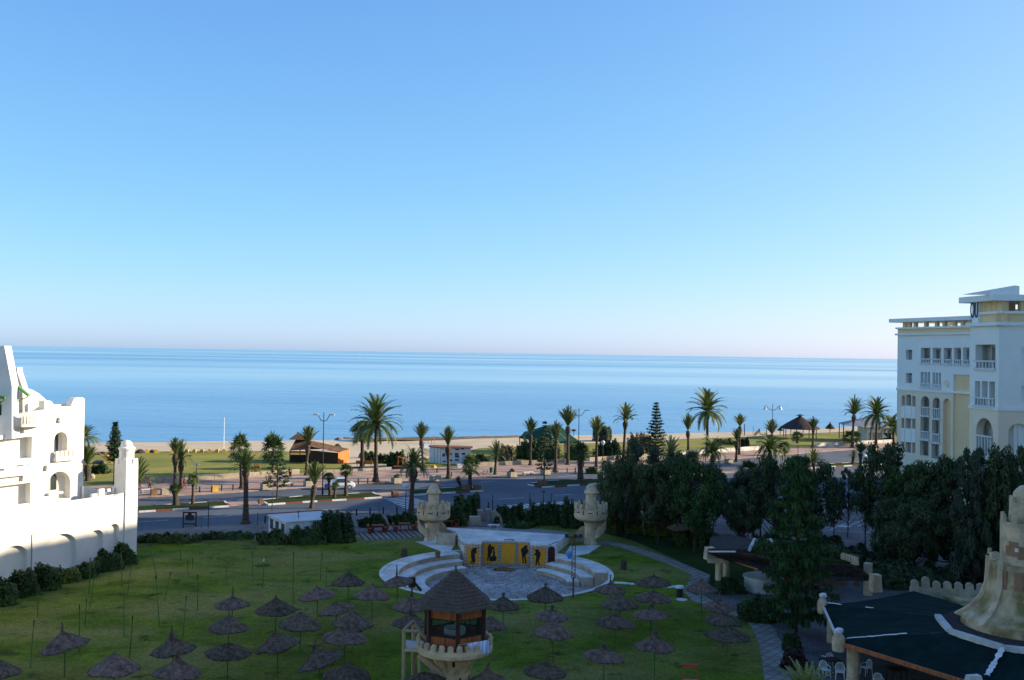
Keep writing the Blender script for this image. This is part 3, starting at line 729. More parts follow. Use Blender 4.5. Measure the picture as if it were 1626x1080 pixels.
# tall tapering pier at the picture's edge, with merlons behind it
Yp = m_.w(S(16), 0, .9).y
def fr(x, y): q = A(x, y, Yp); return (q.x, q.z)
b = MB(); O = Vector((0, Yp, 0)); X = Vector((1, 0, 0)); Zv = Vector((0, 0, 1))
b.panel(O, X, Zv, Vector((0, -1, 0)), [fr(-70, 700), fr(19, 697), fr(19, 613), fr(7, 549.5), fr(-6, 549.5), fr(-30, 600), fr(-70, 612)], [arch(fr(-14, 650)[0], fr(2.5, 650)[0], fr(0, 660)[1], fr(0, 634)[1], 8)], 1.1)
b.build('tapering_pier', 'white_plaster', wh)
Y2 = Yp + 2.6
def fr2(x, y): q = A(x, y, Y2); return (q.x, q.z)
b = MB(); O2 = Vector((0, Y2, 0))
b.panel(O2, X, Zv, Vector((0, -1, 0)), [fr2(-40, 690), fr2(37, 690), fr2(36, 616), fr2(28, 592), fr2(27, 583.5), fr2(24.5, 583.5), fr2(24.5, 592), fr2(22.5, 592), fr2(22.5, 583.5), fr2(20, 583.5), fr2(20, 592), fr2(18, 592), fr2(18, 583.5), fr2(14, 583.5), fr2(-40, 583.5)], [], .9)
b.build('merlon_wall', 'white_plaster', wh)
q = A(-4, 640, Yp + .6); 
o = MB(); o.box(q - Vector((0, 0, 1.6)), (1.6, .1, 3.2)); o.build('window', 'glass', wh)
# green awnings
b = MB()
def awn(x0, y0, x1, y1, Y, d):
    a0, a1 = A(x0, y0, Y), A(x1, y1, Y)
    e = Vector((-d * .3, d, 0)); t = Vector((0, 0, .18))
    b.face([a0, a1, a1 + e, a0 + e]); b.face([a0 - t, a1 - t, a1 + e - t, a0 + e - t]); b.face([a0, a1, a1 - t, a0 - t]); b.face([a1, a1 + e, a1 + e - t, a1 - t])
    b.tube([a0 - Vector((0, 0, 1.4)), a1 - t], .05, 6)
awn(26, 611, 44, 627, Yp + .9, 1.0)
b.build('awning', 'green_awning', wh)
b = MB(); awn(-12, 628, 7.5, 630, Yp - .6, .55); b.build('awning', 'green_awning', wh)
# wall lamps
for x, y in ((38, 682), (94.5, 666), (36, 758), (74, 742), (33, 834)):
    s_, z_ = m_.at(x, y); b = MB(); q = m_.w(s_, z_ - .22, .16 if y < 830 else .6)
    b.box(q, (.32, .26, .42), ang, taper=.7); b.build('wall_lamp', 'white_plaster', wh)

# ------------------------------------------------------------ the pale hotel (right)
rh = thing('beach_hotel', 'large blue-white and cream hotel with arcaded balconies and a roof pergola, in shade', 'hotel', (47.7, 125, 0))
Pa = A(1424.5, 700, 125.0); Pb = A(1542, 700, 113.5)
g = Facade(Pa, Pb)
def C7(x, y): return (1400 + x / 3.376, 440 + y / 3.376)
def gs(x, y=500): return g.at(*C7(x, y))[0]
def gz(x, y): return g.at(*C7(x, y))[1]
sEnd = gs(484, 700)
zc = gz(250, 310); zb = gz(250, 608)      # cornice, white/cream line
def op(fc, x0, x1, y0, y1):
    a = fc.at(*C7(x0, y0)); c = fc.at(*C7(x1, y1)); d = fc.at(*C7(x0, y1)); e = fc.at(*C7(x1, y0))
    return rect(a[0], c[0], (c[1] + d[1]) / 2, (a[1] + e[1]) / 2)
def opa(fc, x0, x1, y0, y1, k=1.0):
    r = op(fc, x0, x1, y0, y1); return arch(r[0][0], r[1][0], r[0][1], r[2][1], 10, k)
white_h = [op(g, 130, 163, 390, 443), op(g, 130, 162, 515, 568)]
big = [op(g, 210, 260, 380, 466), op(g, 273, 318, 380, 468), op(g, 332, 375, 380, 471), op(g, 387, 425, 379, 473), op(g, 436, 469, 378, 474)]
tri = [op(g, 209, 223, 508, 597), op(g, 228, 241, 509, 598), op(g, 245, 259, 510, 600), op(g, 273, 285, 512, 603), op(g, 289, 301, 513, 605), op(g, 305, 317, 514, 606)]
sYel = gs(383, 560)
b = MB()
rec = rect(gs(384, 600), gs(471, 600), 0.5, gz(425, 524))
b.panel(g.O, g.ux, g.uz, g.n, rect(0, sEnd, zb, zc), [q for q in white_h + big + tri] + [rect(gs(384, 600), gs(471, 600), zb + .01, gz(425, 524))], .55, back=False)
b.build('upper_wall', 'hotel_white', rh)
cre = [opa(g, 107, 124, 634, 690, .9), opa(g, 129, 158, 630, 690, .35), opa(g, 163, 181, 636, 694, .9),
       op(g, 106, 121, 757, 809), op(g, 128, 156, 758, 811), op(g, 163, 181, 760, 813), op(g, 107, 121, 885, 938), op(g, 128, 157, 886, 941), op(g, 163, 180, 888, 943),
       opa(g, 210, 255, 638, 748), opa(g, 273, 313, 646, 764), opa(g, 328, 368, 652, 978),
       op(g, 208, 254, 748, 874), op(g, 270, 312, 764, 892), op(g, 206, 251, 879, 958), op(g, 267, 309, 893, 975)]
b = MB()
b.panel(g.O, g.ux, g.uz, g.n, rect(0, sEnd, 0, zb), cre + [rect(gs(384, 600), gs(471, 600), 0.5, zb - .01)], .55, back=False)
b.build('lower_wall', 'hotel_cream', rh)
gb = g.off(-.55 - .9)
b = MB(); b.panel(gb.O, gb.ux, gb.uz, gb.n, rect(0, sEnd, 0, zc), [], .3)
for s_ in (0.12,): b.panel(g.w(s_, 0, -.55), -g.n, g.uz, -g.ux, rect(0, .9, 0, zc), [], .1)
b.build('balcony_back_wall', 'hotel_white', rh)
b = MB(); gy = g.off(-.22)
b.panel(gy.O, gy.ux, gy.uz, gy.n, rect(gs(380, 600), gs(474, 600), 0, gz(425, 524) + .05), [], .1)
gy2 = g.off(-.5); h = cre[11]; b.panel(gy2.O, gy2.ux, gy2.uz, gy2.n, [(q[0] * 1.0, q[1]) for q in h], [], .05)
b.build('yellow_recess', 'hotel_yellow', rh)
gw = g.off(-.5)
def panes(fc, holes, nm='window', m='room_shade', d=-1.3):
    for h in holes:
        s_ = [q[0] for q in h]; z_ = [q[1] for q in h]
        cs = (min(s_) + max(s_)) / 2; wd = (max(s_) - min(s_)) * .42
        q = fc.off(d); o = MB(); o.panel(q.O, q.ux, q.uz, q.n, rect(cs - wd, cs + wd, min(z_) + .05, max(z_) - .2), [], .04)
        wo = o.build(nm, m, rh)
def balus(fc, h, zt, d=.06, n=None):
    s_ = [q[0] for q in h]; s0, s1 = min(s_), max(s_); z0 = min(q[1] for q in h)
    b = MB(); L = s1 - s0; n = n or max(3, int(L / .28)); a = math.atan2(fc.ux.y, fc.ux.x)
    b.box(fc.w((s0 + s1) / 2, zt - .12, d), (L + .16, .2, .14), a); b.box(fc.w((s0 + s1) / 2, z0 - .05, d), (L + .16, .2, .22), a)
    for k in range(n):
        b.box(fc.w(s0 + (k + .5) * L / n, z0 + .15, d), (.11, .11, zt - z0 - .25), a)
    return b.build('balustrade', 'white_paint', rh)
panes(g, big); panes(g, tri, m='room_shade'); panes(g, [cre[9], cre[10]] + cre[12:16])
for h in white_h: panes(g, [h], d=-.4, m='room_shade')
for h in cre[0:9]: panes(g, [h], d=-.4, m='room_shade')
for h in big: balus(g, h, min(q[1] for q in h) + (gz(235, 437) - gz(235, 466)))
for k in (0, 3):
    hh = [(tri[k][0][0], tri[k][0][1]), (tri[k + 2][1][0], tri[k][0][1])]; balus(g, hh, tri[k][0][1] + (gz(235, 568) - gz(235, 598)), n=9)
for h, (y1, y0) in ((cre[9], (696, 748)), (cre[10], (704, 764)), (cre[12], (826, 874)), (cre[13], (840, 892))): balus(g, [(h[0][0], h[0][1]), (h[1][0], h[0][1])], h[0][1] + gz(232, y1) - gz(232, y0))
a = math.atan2(g.ux.y, g.ux.x)       # white spandrels under the small windows
for x0, x1, y0, y1 in ((107, 124, 693, 755), (129, 158, 693, 756), (163, 181, 696, 758), (107, 121, 812, 882), (128, 157, 813, 884), (163, 181, 815, 886)):
    b = MB(); h = op(g, x0, x1, y0, y1); q = g.off(.05); b.panel(q.O, q.ux, q.uz, q.n, h, [], .05); b.build('spandrel', 'hotel_white', rh)
b = MB(); s_, z_ = g.at(*C7(350, 570)); 
b.tube([g.w(s_, z_, -.05), g.w(s_, z_, .12)], .36, 16); b.build('round_medallion', 'hotel_cream', rh)
# string course, cornices, pergola
b = MB()
def course(fc, s0, s1, z0, z1, d, mi=0):
    q = fc.off(d); b.panel(q.O, q.ux, q.uz, q.n, rect(s0, s1, z0, z1), [], d + .3, mi=mi)
course(g, -.15, sEnd, zb - .16, zb + .12, .12); b.build('string_course', 'hotel_white', rh); b = MB()
zy0, zy1 = zc + .22, gz(250, 276); zs0, zs1 = gz(250, 238), gz(250, 218)
course(g, -.25, sEnd, zc, zc + .22, .3); b.build('cornice', 'hotel_white', rh); b = MB(); course(g, -.15, sEnd, zy1, zy1 + .22, .3); b.build('cornice', 'hotel_white', rh); b = MB()
a0, a1, a2, a3 = g.w(-1.0, 0, .6), g.w(sEnd + .2, 0, .6), g.w(sEnd + .2, 0, -7), g.w(-1.0, 0, -7)
b.prism([(q.x, q.y) for q in (a0, a1, a2, a3)], zs0, zs1)
b.build('pergola_roof', 'hotel_white', rh)
b = MB(); course(g, -.02, sEnd, zy0, zy1, .05)
for x in (106, 132, 163, 220, 277, 318, 372, 415, 452):
    q = g.w(gs(x, 250) + .3, zy1 + .2, -.3); b.box(q, (.4, .4, zs0 - zy1 - .2), a)
    if x in (106, 277, 452): q = g.w(gs(x, 250) + 1.2, zy1 + .2, -6.4); b.box(q, (.5, .5, zs0 - zy1 - .2), a)
b.build('pergola', 'hotel_yellow', rh)
# the rest of the block behind the facade
b = MB(); q0, q1, q2, q3 = g.w(.02, 0, -1.78), g.w(sEnd, 0, -1.78), g.w(sEnd + 4, 0, -24), g.w(.02, 0, -24)
b.prism([(q.x, q.y) for q in (q0, q1, q2, q3)], 0, zc); b.build('rear_wall', 'hotel_white', rh)

# near wing
Pc = A(1539.5, 700, 88.5); Pd = A(1585, 700, 84.5); Pe = Vector((Pd.x + 24, Pd.y - 1.5, 0))
h1 = Facade(Pc, Pd); h2 = Facade(Pd, Pe)
L1 = (Pd.xy - Pc.xy).length
zc2 = h1.at(*C7(560, 262))[1]; zb2 = h1.at(*C7(560, 702))[1]
o1 = [op(h1, 503, 609, 362, 498)]; t1 = [op(h1, 499, 527, 558, 695), op(h1, 536, 567, 559, 697), op(h1, 576, 606, 561, 700)]
a1_ = [opa(h1, 506, 594, 756, 960)]
o2 = [op(h2, 750, 840, 378, 465), op(h2, 747, 840, 585, 671)]; a2_ = [opa(h2, 677, 790, 785, 990, 1.0)]
for fc, L, up, lo in ((h1, L1, o1 + t1, a1_), (h2, 24, o2, a2_)):
    b = MB(); b.panel(fc.O, fc.ux, fc.uz, fc.n, rect(0, L, zb2, zc2), up, .7, back=False); b.build('upper_wall', 'hotel_white', rh)
    b = MB(); b.panel(fc.O, fc.ux, fc.uz, fc.n, rect(0, L, 0, zb2), lo, .7, back=False); b.build('lower_wall', 'hotel_cream', rh)
    q = fc.off(-1.45); b = MB(); b.panel(q.O, q.ux, q.uz, q.n, rect(0 if L < 20 else .9, L, 0, zc2), [], .3); b.build('balcony_back_wall', 'hotel_white', rh)
    b = MB(); course(fc, -.1, L + .1, zb2 - .14, zb2 + .12, .1); b.build('string_course', 'hotel_white', rh); b = MB(); course(fc, -.2, L + .2, zc2, zc2 + .3, .35); b.build('cornice', 'hotel_white', rh)
panes(h1, o1 + t1 + a1_, d=-1.4); panes(h2, o2 + a2_, d=-1.4)
balus(h1, o1[0], o1[0][0][1] + .8, n=6)
balus(h1, [(t1[0][0][0], t1[0][0][1]), (t1[2][1][0], 0)][:1] + [(t1[2][1][0], t1[0][0][1])], t1[0][0][1] + .85, n=7)
balus(h1, a1_[0][:2], h1.at(*C7(550, 840))[1] - .15, d=.05, n=6)
zr0, zr1, zr2, zr3, zr4 = zc2 + .3, h1.at(*C7(600, 196))[1], h1.at(*C7(600, 182))[1], h1.at(*C7(580, 130))[1], h1.at(*C7(580, 98))[1]
b = MB()
for fc, L in ((h1, L1), (h2, 24)):
    q = fc.off(-.4); b.panel(q.O, q.ux, q.uz, q.n, rect(.9 if L < 20 else -.1, L + .1, zr0, zr1), [], .3)
    n = 4 if L < 20 else 10
    for k in range(n):
        c = fc.w((.9 if L < 20 else 1.6) + (k + .3) * (L - 1) / n, zr2, -.75); b.box(c, (.7, .6, zr3 - zr2), math.atan2(fc.ux.y, fc.ux.x))
        c = fc.w((.9 if L < 20 else 1.6) + (k + .5) * (L - 1) / n, zr2, -4.5); b.box(c, (.7, .6, zr3 - zr2), math.atan2(fc.ux.y, fc.ux.x))
b.build('pergola', 'hotel_yellow', rh)
b = MB()
for fc, L in ((h1, L1), (h2, 24)):
    course(fc, .7 if L < 20 else -.1, L + .1, zr1, zr2, -.2)
r0, r1, r2, r3, r4 = h1.w(-1.1, 0, .45), h1.w(L1, 0, .6), h2.w(24, 0, .6), h2.w(24, 0, -9), h1.w(-1.1, 0, -8)
b.prism([(q.x, q.y) for q in (r0, r1, r2, r3, r4)], zr3, zr4)
c = h2.w(1.2, zr4, -1.0); b.panel(h2.w(-2.8, zr4, -.4), h2.ux, h2.uz, h2.n, [(0, 0), (4.6, 0), (4.6, .75), (4.2, .8)], [], .3)
b.build('roof_slab', 'hotel_white', rh)
# stair tower end with the blue letters
b = MB(); e0 = h1.w(.05, 0, -.3); e1 = h1.w(.9, 0, -.3)
q = h1.w(.5, zc2 + .3, -1.2); b.box(q, (.9, 2.2, zr3 - zc2 - .3), math.atan2(h1.ux.y, h1.ux.x)); st = b.build('stair_tower', 'hotel_white', rh)
# end wall of the near wing, facing the gap between the wings
b = MB(); q0, q1, q2, q3, q4 = h1.w(.05, 0, -1.8), h1.w(L1, 0, -1.8), h2.w(24, 0, -1.8), h2.w(24, 0, -16), h1.w(.05, 0, -18)
b.prism([(q.x, q.y) for q in (q0, q1, q2, q3, q4)], 0, zc2); b.panel(h1.w(0.0, 0, -.72), -h1.n, h1.uz, -h1.ux, rect(0, 1.2, 0, zc2), [], .02)
b.build('rear_wall', 'hotel_white', rh)
# the wing runs on beyond the frame towards the viewer, unseen, its height set to shade the garden
b = MB(); b.prism([(Pd.x + 8, 80.9), (Pd.x + 8, 30), (Pd.x + 30, 30), (Pd.x + 30, 80.9)], 0, 31); b.build('unseen_side_wing', 'hotel_white', rh)
b = MB(); b.prism([(44.5, 92), (52.5, 112.5), (72, 112.5), (72, 92)], 0, 23.2); b.build('unseen_shade_link', 'hotel_white', rh)  # unseen filler between the wings, added to stop sun reaching the lawn
b = MB(); b.prism([(49.5, 88), (49.5, 93), (56.5, 107), (76, 107), (76, 88)], 0, 30); b.prism([(64.5, 107.5), (67.5, 127), (84, 127), (84, 107.5)], 0, 34); b.prism([(50, 80.95), (50, 87.9), (76, 87.9), (76, 80.95)], zr4 + .1, 30); b.prism([(48.8, 127.5), (61.5, 158), (85, 158), (85, 127.5)], 0, 21.5); b.build('unseen_shade_block', 'hotel_white', rh)  # unseen blocks added out of view, sized to shade wall, lawn and road
# unseen mass for the viewpoint hotel behind the camera, added to hold back skylight
b = MB(); b.prism([(-60, -2.5), (-60, -20), (Pd.x + 30, -20), (Pd.x + 30, 29.9), (Pd.x + 8, 29.9), (Pd.x + 8, -2.5)], 0, 24); b.build('unseen_rear_mass', 'hotel_white', rh)
def text3d(name, body, size, mw, m, parent, extrude=.01):
    cu = bpy.data.curves.new(name, 'FONT'); cu.body = body; cu.size = size; cu.extrude = extrude; cu.align_x = 'CENTER'; cu.align_y = 'CENTER'
    t = bpy.data.objects.new(name, cu); COL.objects.link(t)
    dg = bpy.context.evaluated_depsgraph_get(); me = bpy.data.meshes.new_from_object(t.evaluated_get(dg))
    bpy.data.objects.remove(t); bpy.data.curves.remove(cu)
    me.transform(mw); me.materials.clear(); me.materials.append(M[m])
    off = Vector(parent.location); q = parent.parent
    while q is not None: off += Vector(q.location); q = q.parent
    me.transform(Matrix.Translation(-off))
    o = bpy.data.objects.new(name, me); COL.objects.link(o); o.parent = parent; return o
def basis(x, y, o):
    z = x.cross(y)
    return Matrix(((x.x, y.x, z.x, o.x), (x.y, y.y, z.y, o.y), (x.z, y.z, z.z, o.z), (0, 0, 0, 1)))
cc = A(*C7(489, 192), 87.2)
fcen = h1.w(.5, 0, -1.2)
text3d('sign_lettering', 'OU', 2.1, basis(h1.ux, Vector((0, 0, 1)), h1.w(.42, (zr3 + zc2) / 2 + .35, -.07)) @ Matrix.Diagonal((.36, 1, 1, 1)), 'sign_blue', rh, .04)
# ------------------------------------------------------------ amphitheatre, stage and kasbah towers
am = thing('amphitheatre', 'sunken round stone amphitheatre with pale curved seating steps on the lawn', 'amphitheatre', (PC.x, PC.y, 0))
PZ = -1.2
b = MB(); b.prism(circle(PC, PR + .02), None, PZ); b.build('pit_floor', 'pit_paving', am)
b = MB(); b.lathe([(PR + .02, PZ), (PR + .02, .06), (PR + .40, .06), (PR + .40, -.1)], 72, (PC.x, PC.y, 0), cap=False); b.build('rim', 'stone_white', am)
def ring(a0, a1, r0, r1, z):
    a0, a1 = R(a0), R(a1); n = 30
    b = MB(); 
    o = [(PC.x + r1 * math.cos(a0 + (a1 - a0) * i / n), PC.y + r1 * math.sin(a0 + (a1 - a0) * i / n)) for i in range(n + 1)]
    i_ = [(PC.x + r0 * math.cos(a1 - (a1 - a0) * i / n), PC.y + r0 * math.sin(a1 - (a1 - a0) * i / n)) for i in range(n + 1)]
    b.prism(o + i_, PZ, z - .08)
    b.build('seating_step', 'tan_stone', am)
    b = MB(); k = .07
    o = [(PC.x + (r1) * math.cos(a0 + (a1 - a0) * i / n), PC.y + (r1) * math.sin(a0 + (a1 - a0) * i / n)) for i in range(n + 1)]
    i_ = [(PC.x + (r0 - k) * math.cos(a1 - (a1 - a0) * i / n), PC.y + (r0 - k) * math.sin(a1 - (a1 - a0) * i / n)) for i in range(n + 1)]
    b.prism(o + i_, z - .08, z)
    b.build('step_tread', 'stone_white', am)
for a0, a1, l in ((116, 214, 0), (4, 55, 1)):
    ring(a0 + 1, a1, 6.1, 7.12, -0.80); ring(a0, a1 - 2, 7.2, 8.25, -0.40); ring(a0 - 1, a1 - 4, 8.33, PR, 0.03)
# stage
ZT = 0.87
st = thing('stage', 'raised open air stage with ochre front panels showing black musicians', 'stage', (-.5, 94, 0))
sp = [G(737, 862, ZT), G(765, 860.5, ZT), G(843, 862, ZT), G(872, 865.5, ZT), G(903.5, 849, ZT), G(880, 845, ZT), G(709, 840.4, ZT), G(721.5, 845, ZT)]
YC, YS = 94.0, 93.0
def sx(x, Y): return (x - 813) / F * Y - (c_r.z * 0)
fl, fr_, cl, cr_ = A(737, 880, YS).x, A(870, 880, YS).x, A(765, 880, YC).x, A(841.5, 880, YC).x
poly = [(fl, YS + .14), (cl, YS + .14), (cl, YC + .14), (cr_, YC + .14), (cr_, YS + .14), (fr_ + .75, YS + .14), (sp[4].x, sp[4].y), (sp[6].x, sp[6].y + 1), (sp[6].x, sp[6].y), (sp[7].x, sp[7].y)]
b = MB(); b.prism(poly, PZ - .1, ZT - .12); b.build('stage_base', 'stone_white', st)
b = MB(); b.prism(poly, ZT - .12, ZT); b.build('stage_floor', 'stone_white', st)
def stone_frame(mbd, x0, x1, z0, z1, Y, wd):
    """a border of small stones with dark joints"""
    for (a0, a1, hor, c) in ((x0, x1, True, z0), (x0, x1, True, z1 - wd), (z0 + wd, z1 - wd, False, x0), (z0 + wd, z1 - wd, False, x1 - wd)):
        n = max(2, int(abs(a1 - a0) / .26)); l = (a1 - a0) / n
        for i in range(n):
            k = a0 + i * l
            g0, g1 = U(.012, .03), U(.012, .03)
            if hor: mbd.box((k + l / 2, Y - .02, c + .015), (l - g0 - g1, .04, wd - .03))
            else: mbd.box((c + wd / 2, Y - .02, k + g0), (wd - .03, .04, l - g0 - g1))
panels = [(fl, cl - .02, YS, .83, True), (cl + .02, A(793, 880, YC).x, YC, ZT + .10, False), (A(793, 880, YC).x + .02, A(820, 880, YC).x, YC, ZT + .10, False), (A(820, 880, YC).x + .02, cr_ - .02, YC, ZT + .06, False), (cr_ + .02, fr_, YS, .80, True)]
Zf = Vector((0, 0, 1)); Xf = Vector((1, 0, 0)); Nf = Vector((0, -1, 0))
for k, (x0, x1, Y, zt, wide) in enumerate(panels):
    b = MB(); b.box(((x0 + x1) / 2, Y + .02, PZ), (x1 - x0, .2, zt - PZ)); po = b.build('front_panel', 'ochre', st)
    wd = .24 if wide else .15
    m2 = MB(); stone_frame(m2, x0, x1, PZ + .02, zt, Y - .08, wd); m2.build('stone_border', 'border_stone', po)
    m3 = MB()
    for (xx0, xx1, z0, z1) in ((x0, x1, PZ + .02, PZ + .02 + wd), (x0, x1, zt - wd, zt), (x0, x0 + wd, PZ + .02, zt), (x1 - wd, x1, PZ + .02, zt)):
        m3.box(((xx0 + xx1) / 2, Y - .09, z0), (xx1 - xx0 - .004, .02, z1 - z0 - .004))
    m3.build('border_joints', 'mortar_dark', po)
    q = (k == 1, k == 3)
def zoomA(x, y, Y): q = A(725 + x / 10.1625, 845 + y / 10.1625, Y); return (q.x, q.z)
sil = {0: [[(262, 262), (285, 245), (312, 255), (322, 285), (326, 335), (300, 345), (296, 380), (303, 430), (305, 470), (288, 480), (286, 515), (262, 515), (266, 480), (240, 490), (238, 520), (220, 515), (226, 480), (245, 455), (232, 400), (230, 320), (240, 285)], [(318, 238), (335, 225), (348, 240), (336, 255), (318, 290), (310, 282)]],
       1: [[(520, 200), (545, 192), (562, 208), (560, 235), (585, 225), (612, 240), (612, 265), (580, 275), (570, 330), (555, 360), (548, 420), (556, 462), (536, 468), (528, 430), (515, 400), (518, 460), (490, 462), (502, 360), (500, 260)], [(590, 270), (606, 270), (620, 330), (618, 370), (640, 395), (648, 430), (630, 465), (585, 468), (545, 470), (535, 440), (545, 400), (585, 380), (588, 330)]],
       3: [[(1095, 215), (1120, 203), (1145, 220), (1140, 250), (1135, 270), (1160, 275), (1160, 320), (1130, 350), (1110, 380), (1120, 430), (1132, 480), (1125, 512), (1098, 512), (1106, 490), (1092, 420), (1080, 400), (1084, 450), (1086, 500), (1055, 505), (1066, 480), (1055, 400), (1050, 340), (1036, 300), (1040, 262), (1075, 240), (1085, 238)]],
       4: [[(1270, 285), (1300, 270), (1328, 285), (1330, 305), (1355, 330), (1352, 370), (1340, 420), (1326, 460), (1335, 500), (1348, 520), (1345, 552), (1325, 545), (1325, 520), (1306, 480), (1295, 530), (1290, 548), (1268, 540), (1272, 500), (1280, 440), (1285, 380), (1255, 365), (1255, 345), (1275, 330)], [(1236, 258), (1250, 250), (1262, 266), (1285, 300), (1278, 310), (1255, 278), (1240, 272)]]}
pans = [o for o in st.children if o.name.startswith('front_panel')]
for k, polys in sil.items():
    Y = (YS if k in (0, 4) else YC)
    b = MB()
    for q in polys:
        b.panel(Vector((0, Y - .084, 0)), Xf, Zf, Nf, [zoomA(x, y, Y) for x, y in q], [], .006)
    b.build('musician_silhouette', 'black_paint', pans[k])
# little white gables and the name over the panels
for (xa, xb, yp, Y, z) in ((745, 757, 856.5, YS, .83), (797, 821, 856.5, YC, .97), (847, 859, 861, YS, .80)):
    xA, xB = A(xa, 860, Y).x, A(xb, 860, Y).x
    h = .24; b = MB()
    b.panel(Vector((0, Y + .06, z)), Xf, Zf, Nf, [(xA, 0), (xB, 0), (xB - .3, h * .7), ((xA + xB) / 2 + .1, h), (xA + .3, h * .8)], [], .08); b.build('gable', 'white_paint', st)
xm = A(809, 855, YC).x
text3d('name_lettering', 'Luna Stage', .21, basis(Xf, Zf, Vector((xm, YC + .05, 1.17))), 'black_paint', st, .012)
b = MB(); b.box((xm, YC + .1, .98), (1.0, .03, .1)); b.box((xm - .4, YC + .09, .98), (.03, .03, .2)); b.box((xm + .4, YC + .09, .98), (.03, .03, .2)); b.build('name_bracket', 'iron', st)
# side walls of the stage, the dark red door
b = MB(); p0, p1 = Vector((fl - .02, YS, 0)), sp[7]; g = Facade(sp[7], p0); L = (p0.xy - sp[7].xy).length
b.panel(g.O, g.ux, g.uz, g.n, rect(0, L, PZ, ZT + .14), [], .16); g2 = Facade(sp[6] + Vector((0, 0, 0)), sp[7]); 
b.panel(g2.O, g2.ux, g2.uz, g2.n, rect(0, (sp[7].xy - sp[6].xy).length, PZ, ZT + .06), [], .16); b.build('side_wall', 'stone_white', st)
b = MB(); p0 = Vector((fr_ + .72, YS + .1, 0)); p1 = G(899, 852, ZT); g = Facade(p0, p1); L = (p1.xy - p0.xy).length
b.panel(g.O, g.ux, g.uz, g.n, rect(0, L, PZ, ZT + .14), [], .16); b.build('side_wall', 'stone_white', st)
b = MB(); b.panel(Vector((fr_ + .03, YS + .1, PZ)), Xf, Zf, Nf, arch(0, .62, 0, 1.95, 8, .9), [], .06); b.build('door', 'dark_red', st)
b = MB(); b.tube([Vector((fr_ + .04, YS + .05, 0.86)), Vector((fr_ + .95, YS + .3, 1.2))], .03, 6); b.tube([Vector((fl - .05, YS, .8)), Vector((fl - .75, YS + 1.1, 1.12))], .03, 6); b.build('rail', 'iron', st)
b = MB(); c = G(800, 904.5, PZ); b.lathe([(0.0, PZ + .03), (.9, PZ + .02), (1.0, PZ + .004)], 14, (c.x, c.y, 0), wob=.35, cap=False); tag(b.build('puddle_stain', 'puddle'), 'dark damp patch on the paving below the stage panels', 'puddle')

def kasbah(px0, base_y, flipx, label):
    p = G(px0, base_y); Y = p.y; k = Y / F
    t = thing('kasbah_tower', label, 'tower', (p.x, p.y, 0), 0, 'stone turrets flanking the stage')
    def z(y): return A(px0, y, Y).z
    sg = -1 if flipx else 1
    C = (p.x, p.y, 0)
    b = MB(); b.lathe([(.68, 0), (.60, .3), (.56, z(838)), (.66, z(829)), (.95, z(827))], 18, C, wob=.02); b.build('shaft', 'tower_stone', t)
    R1 = 26.5 * k
    zb, zt = z(825), z(806)
    b = MB()
    b.lathe([(.6, zb - .02), (R1 * .80, zb), (R1 * .96, zb + .18), (R1, zb + .45), (R1, zt), (R1 - .16, zt), (R1 - .16, zb + .5), (0, zb + .5)], 36, C, wob=.01)
    b.build('bowl', 'tower_stone', t)
    n = 15
    for i in range(n):
        a = 2 * PI * i / n + .2; b = MB()
        q = Vector((p.x + (R1 - .08) * math.cos(a), p.y + (R1 - .08) * math.sin(a), zt - .02))
        b.box(q, (.17, .36, .42), a, taper=.9); b.box(q + Vector((0, 0, .42)), (.15, .28, .12), a, taper=.5)
        b.build('merlon', 'tower_stone', t)
    for i in range(n):
        b = MB()
        a = 2 * PI * i / n + .2 + PI / n; q = Vector((p.x + (R1 + .0) * math.cos(a), p.y + (R1 + .0) * math.sin(a), (zb + zt) / 2 + .05))
        if i % 2: b.box(q, (.06, .08, .42), a)
        else: b.box(q + Vector((0, 0, .15)), (.06, .42, .09), a)
        b.build('arrow_slit', 'black_paint', t)
    # upper turret with brimmed dome
    b = MB(); z0, z1, z2, z3 = zb + .4, z(783), z(779), z(767.5)
    rr = 9.0 * k
    b.lathe([(rr, z0), (rr * .92, z1 - .12), (rr * 1.0, z1 - .05), (rr * 1.25, z1), (rr * 1.28, z1 + .1), (rr * 1.0, z2 + .16), (rr * .92, z2 + .3), (rr * .75, z3 - .25), (rr * .45, z3 - .06), (0, z3)], 20, C, wob=.015)
    b.build('domed_turret', 'tower_stone', t)
    # spiral stair shell sweeping down under the bowl
    b = MB(); n = 18; pr = []
    for i in range(n + 1):
        u = i / n; a = (PI * .55 + u * PI * .72) if not flipx else (PI * .45 - u * PI * .72)
        zz = zb + .45 - u * 1.9
        q = lambda r, dz: b.p((p.x + r * math.cos(a), p.y + r * math.sin(a), max(.02, zz + dz)))
        ro = R1 * (1.0 if u < .5 else 1.0 - (u - .5) * 1.1)
        pr.append([q(.45, -.9 + u * .5), q(ro * .75, -.72 + u * .3), q(ro, -.35), q(ro, .42), q(ro - .14, .42), q(ro - .14, 0), q(.45, 0)])
    for i in range(n):
        for j in range(7):
            b.idx([pr[i][j], pr[i][(j + 1) % 7], pr[i + 1][(j + 1) % 7], pr[i + 1][j]])
    b.idx(pr[0][::-1]); b.idx(pr[-1]); b.build('spiral_stair', 'tower_stone', t)
    return t, p, k
t, p, k = kasbah(687.5, 858, False, 'stone turret with a white column, beside the stage steps and the red picnic tables')
b = MB(); q = G(677, 858.5); zt = A(677, 832, q.y).z
b.lathe([(.30, 0), (.24, .12), (.15, .25), (.14, zt - .2), (.2, zt - .08), (.2, zt)], 14, (q.x, q.y, 0)); b.build('column', 'white_plaster', t)
t, p, k = kasbah(937.5, 864, True, 'stone turret standing by the dark trees and the start of the paved path')
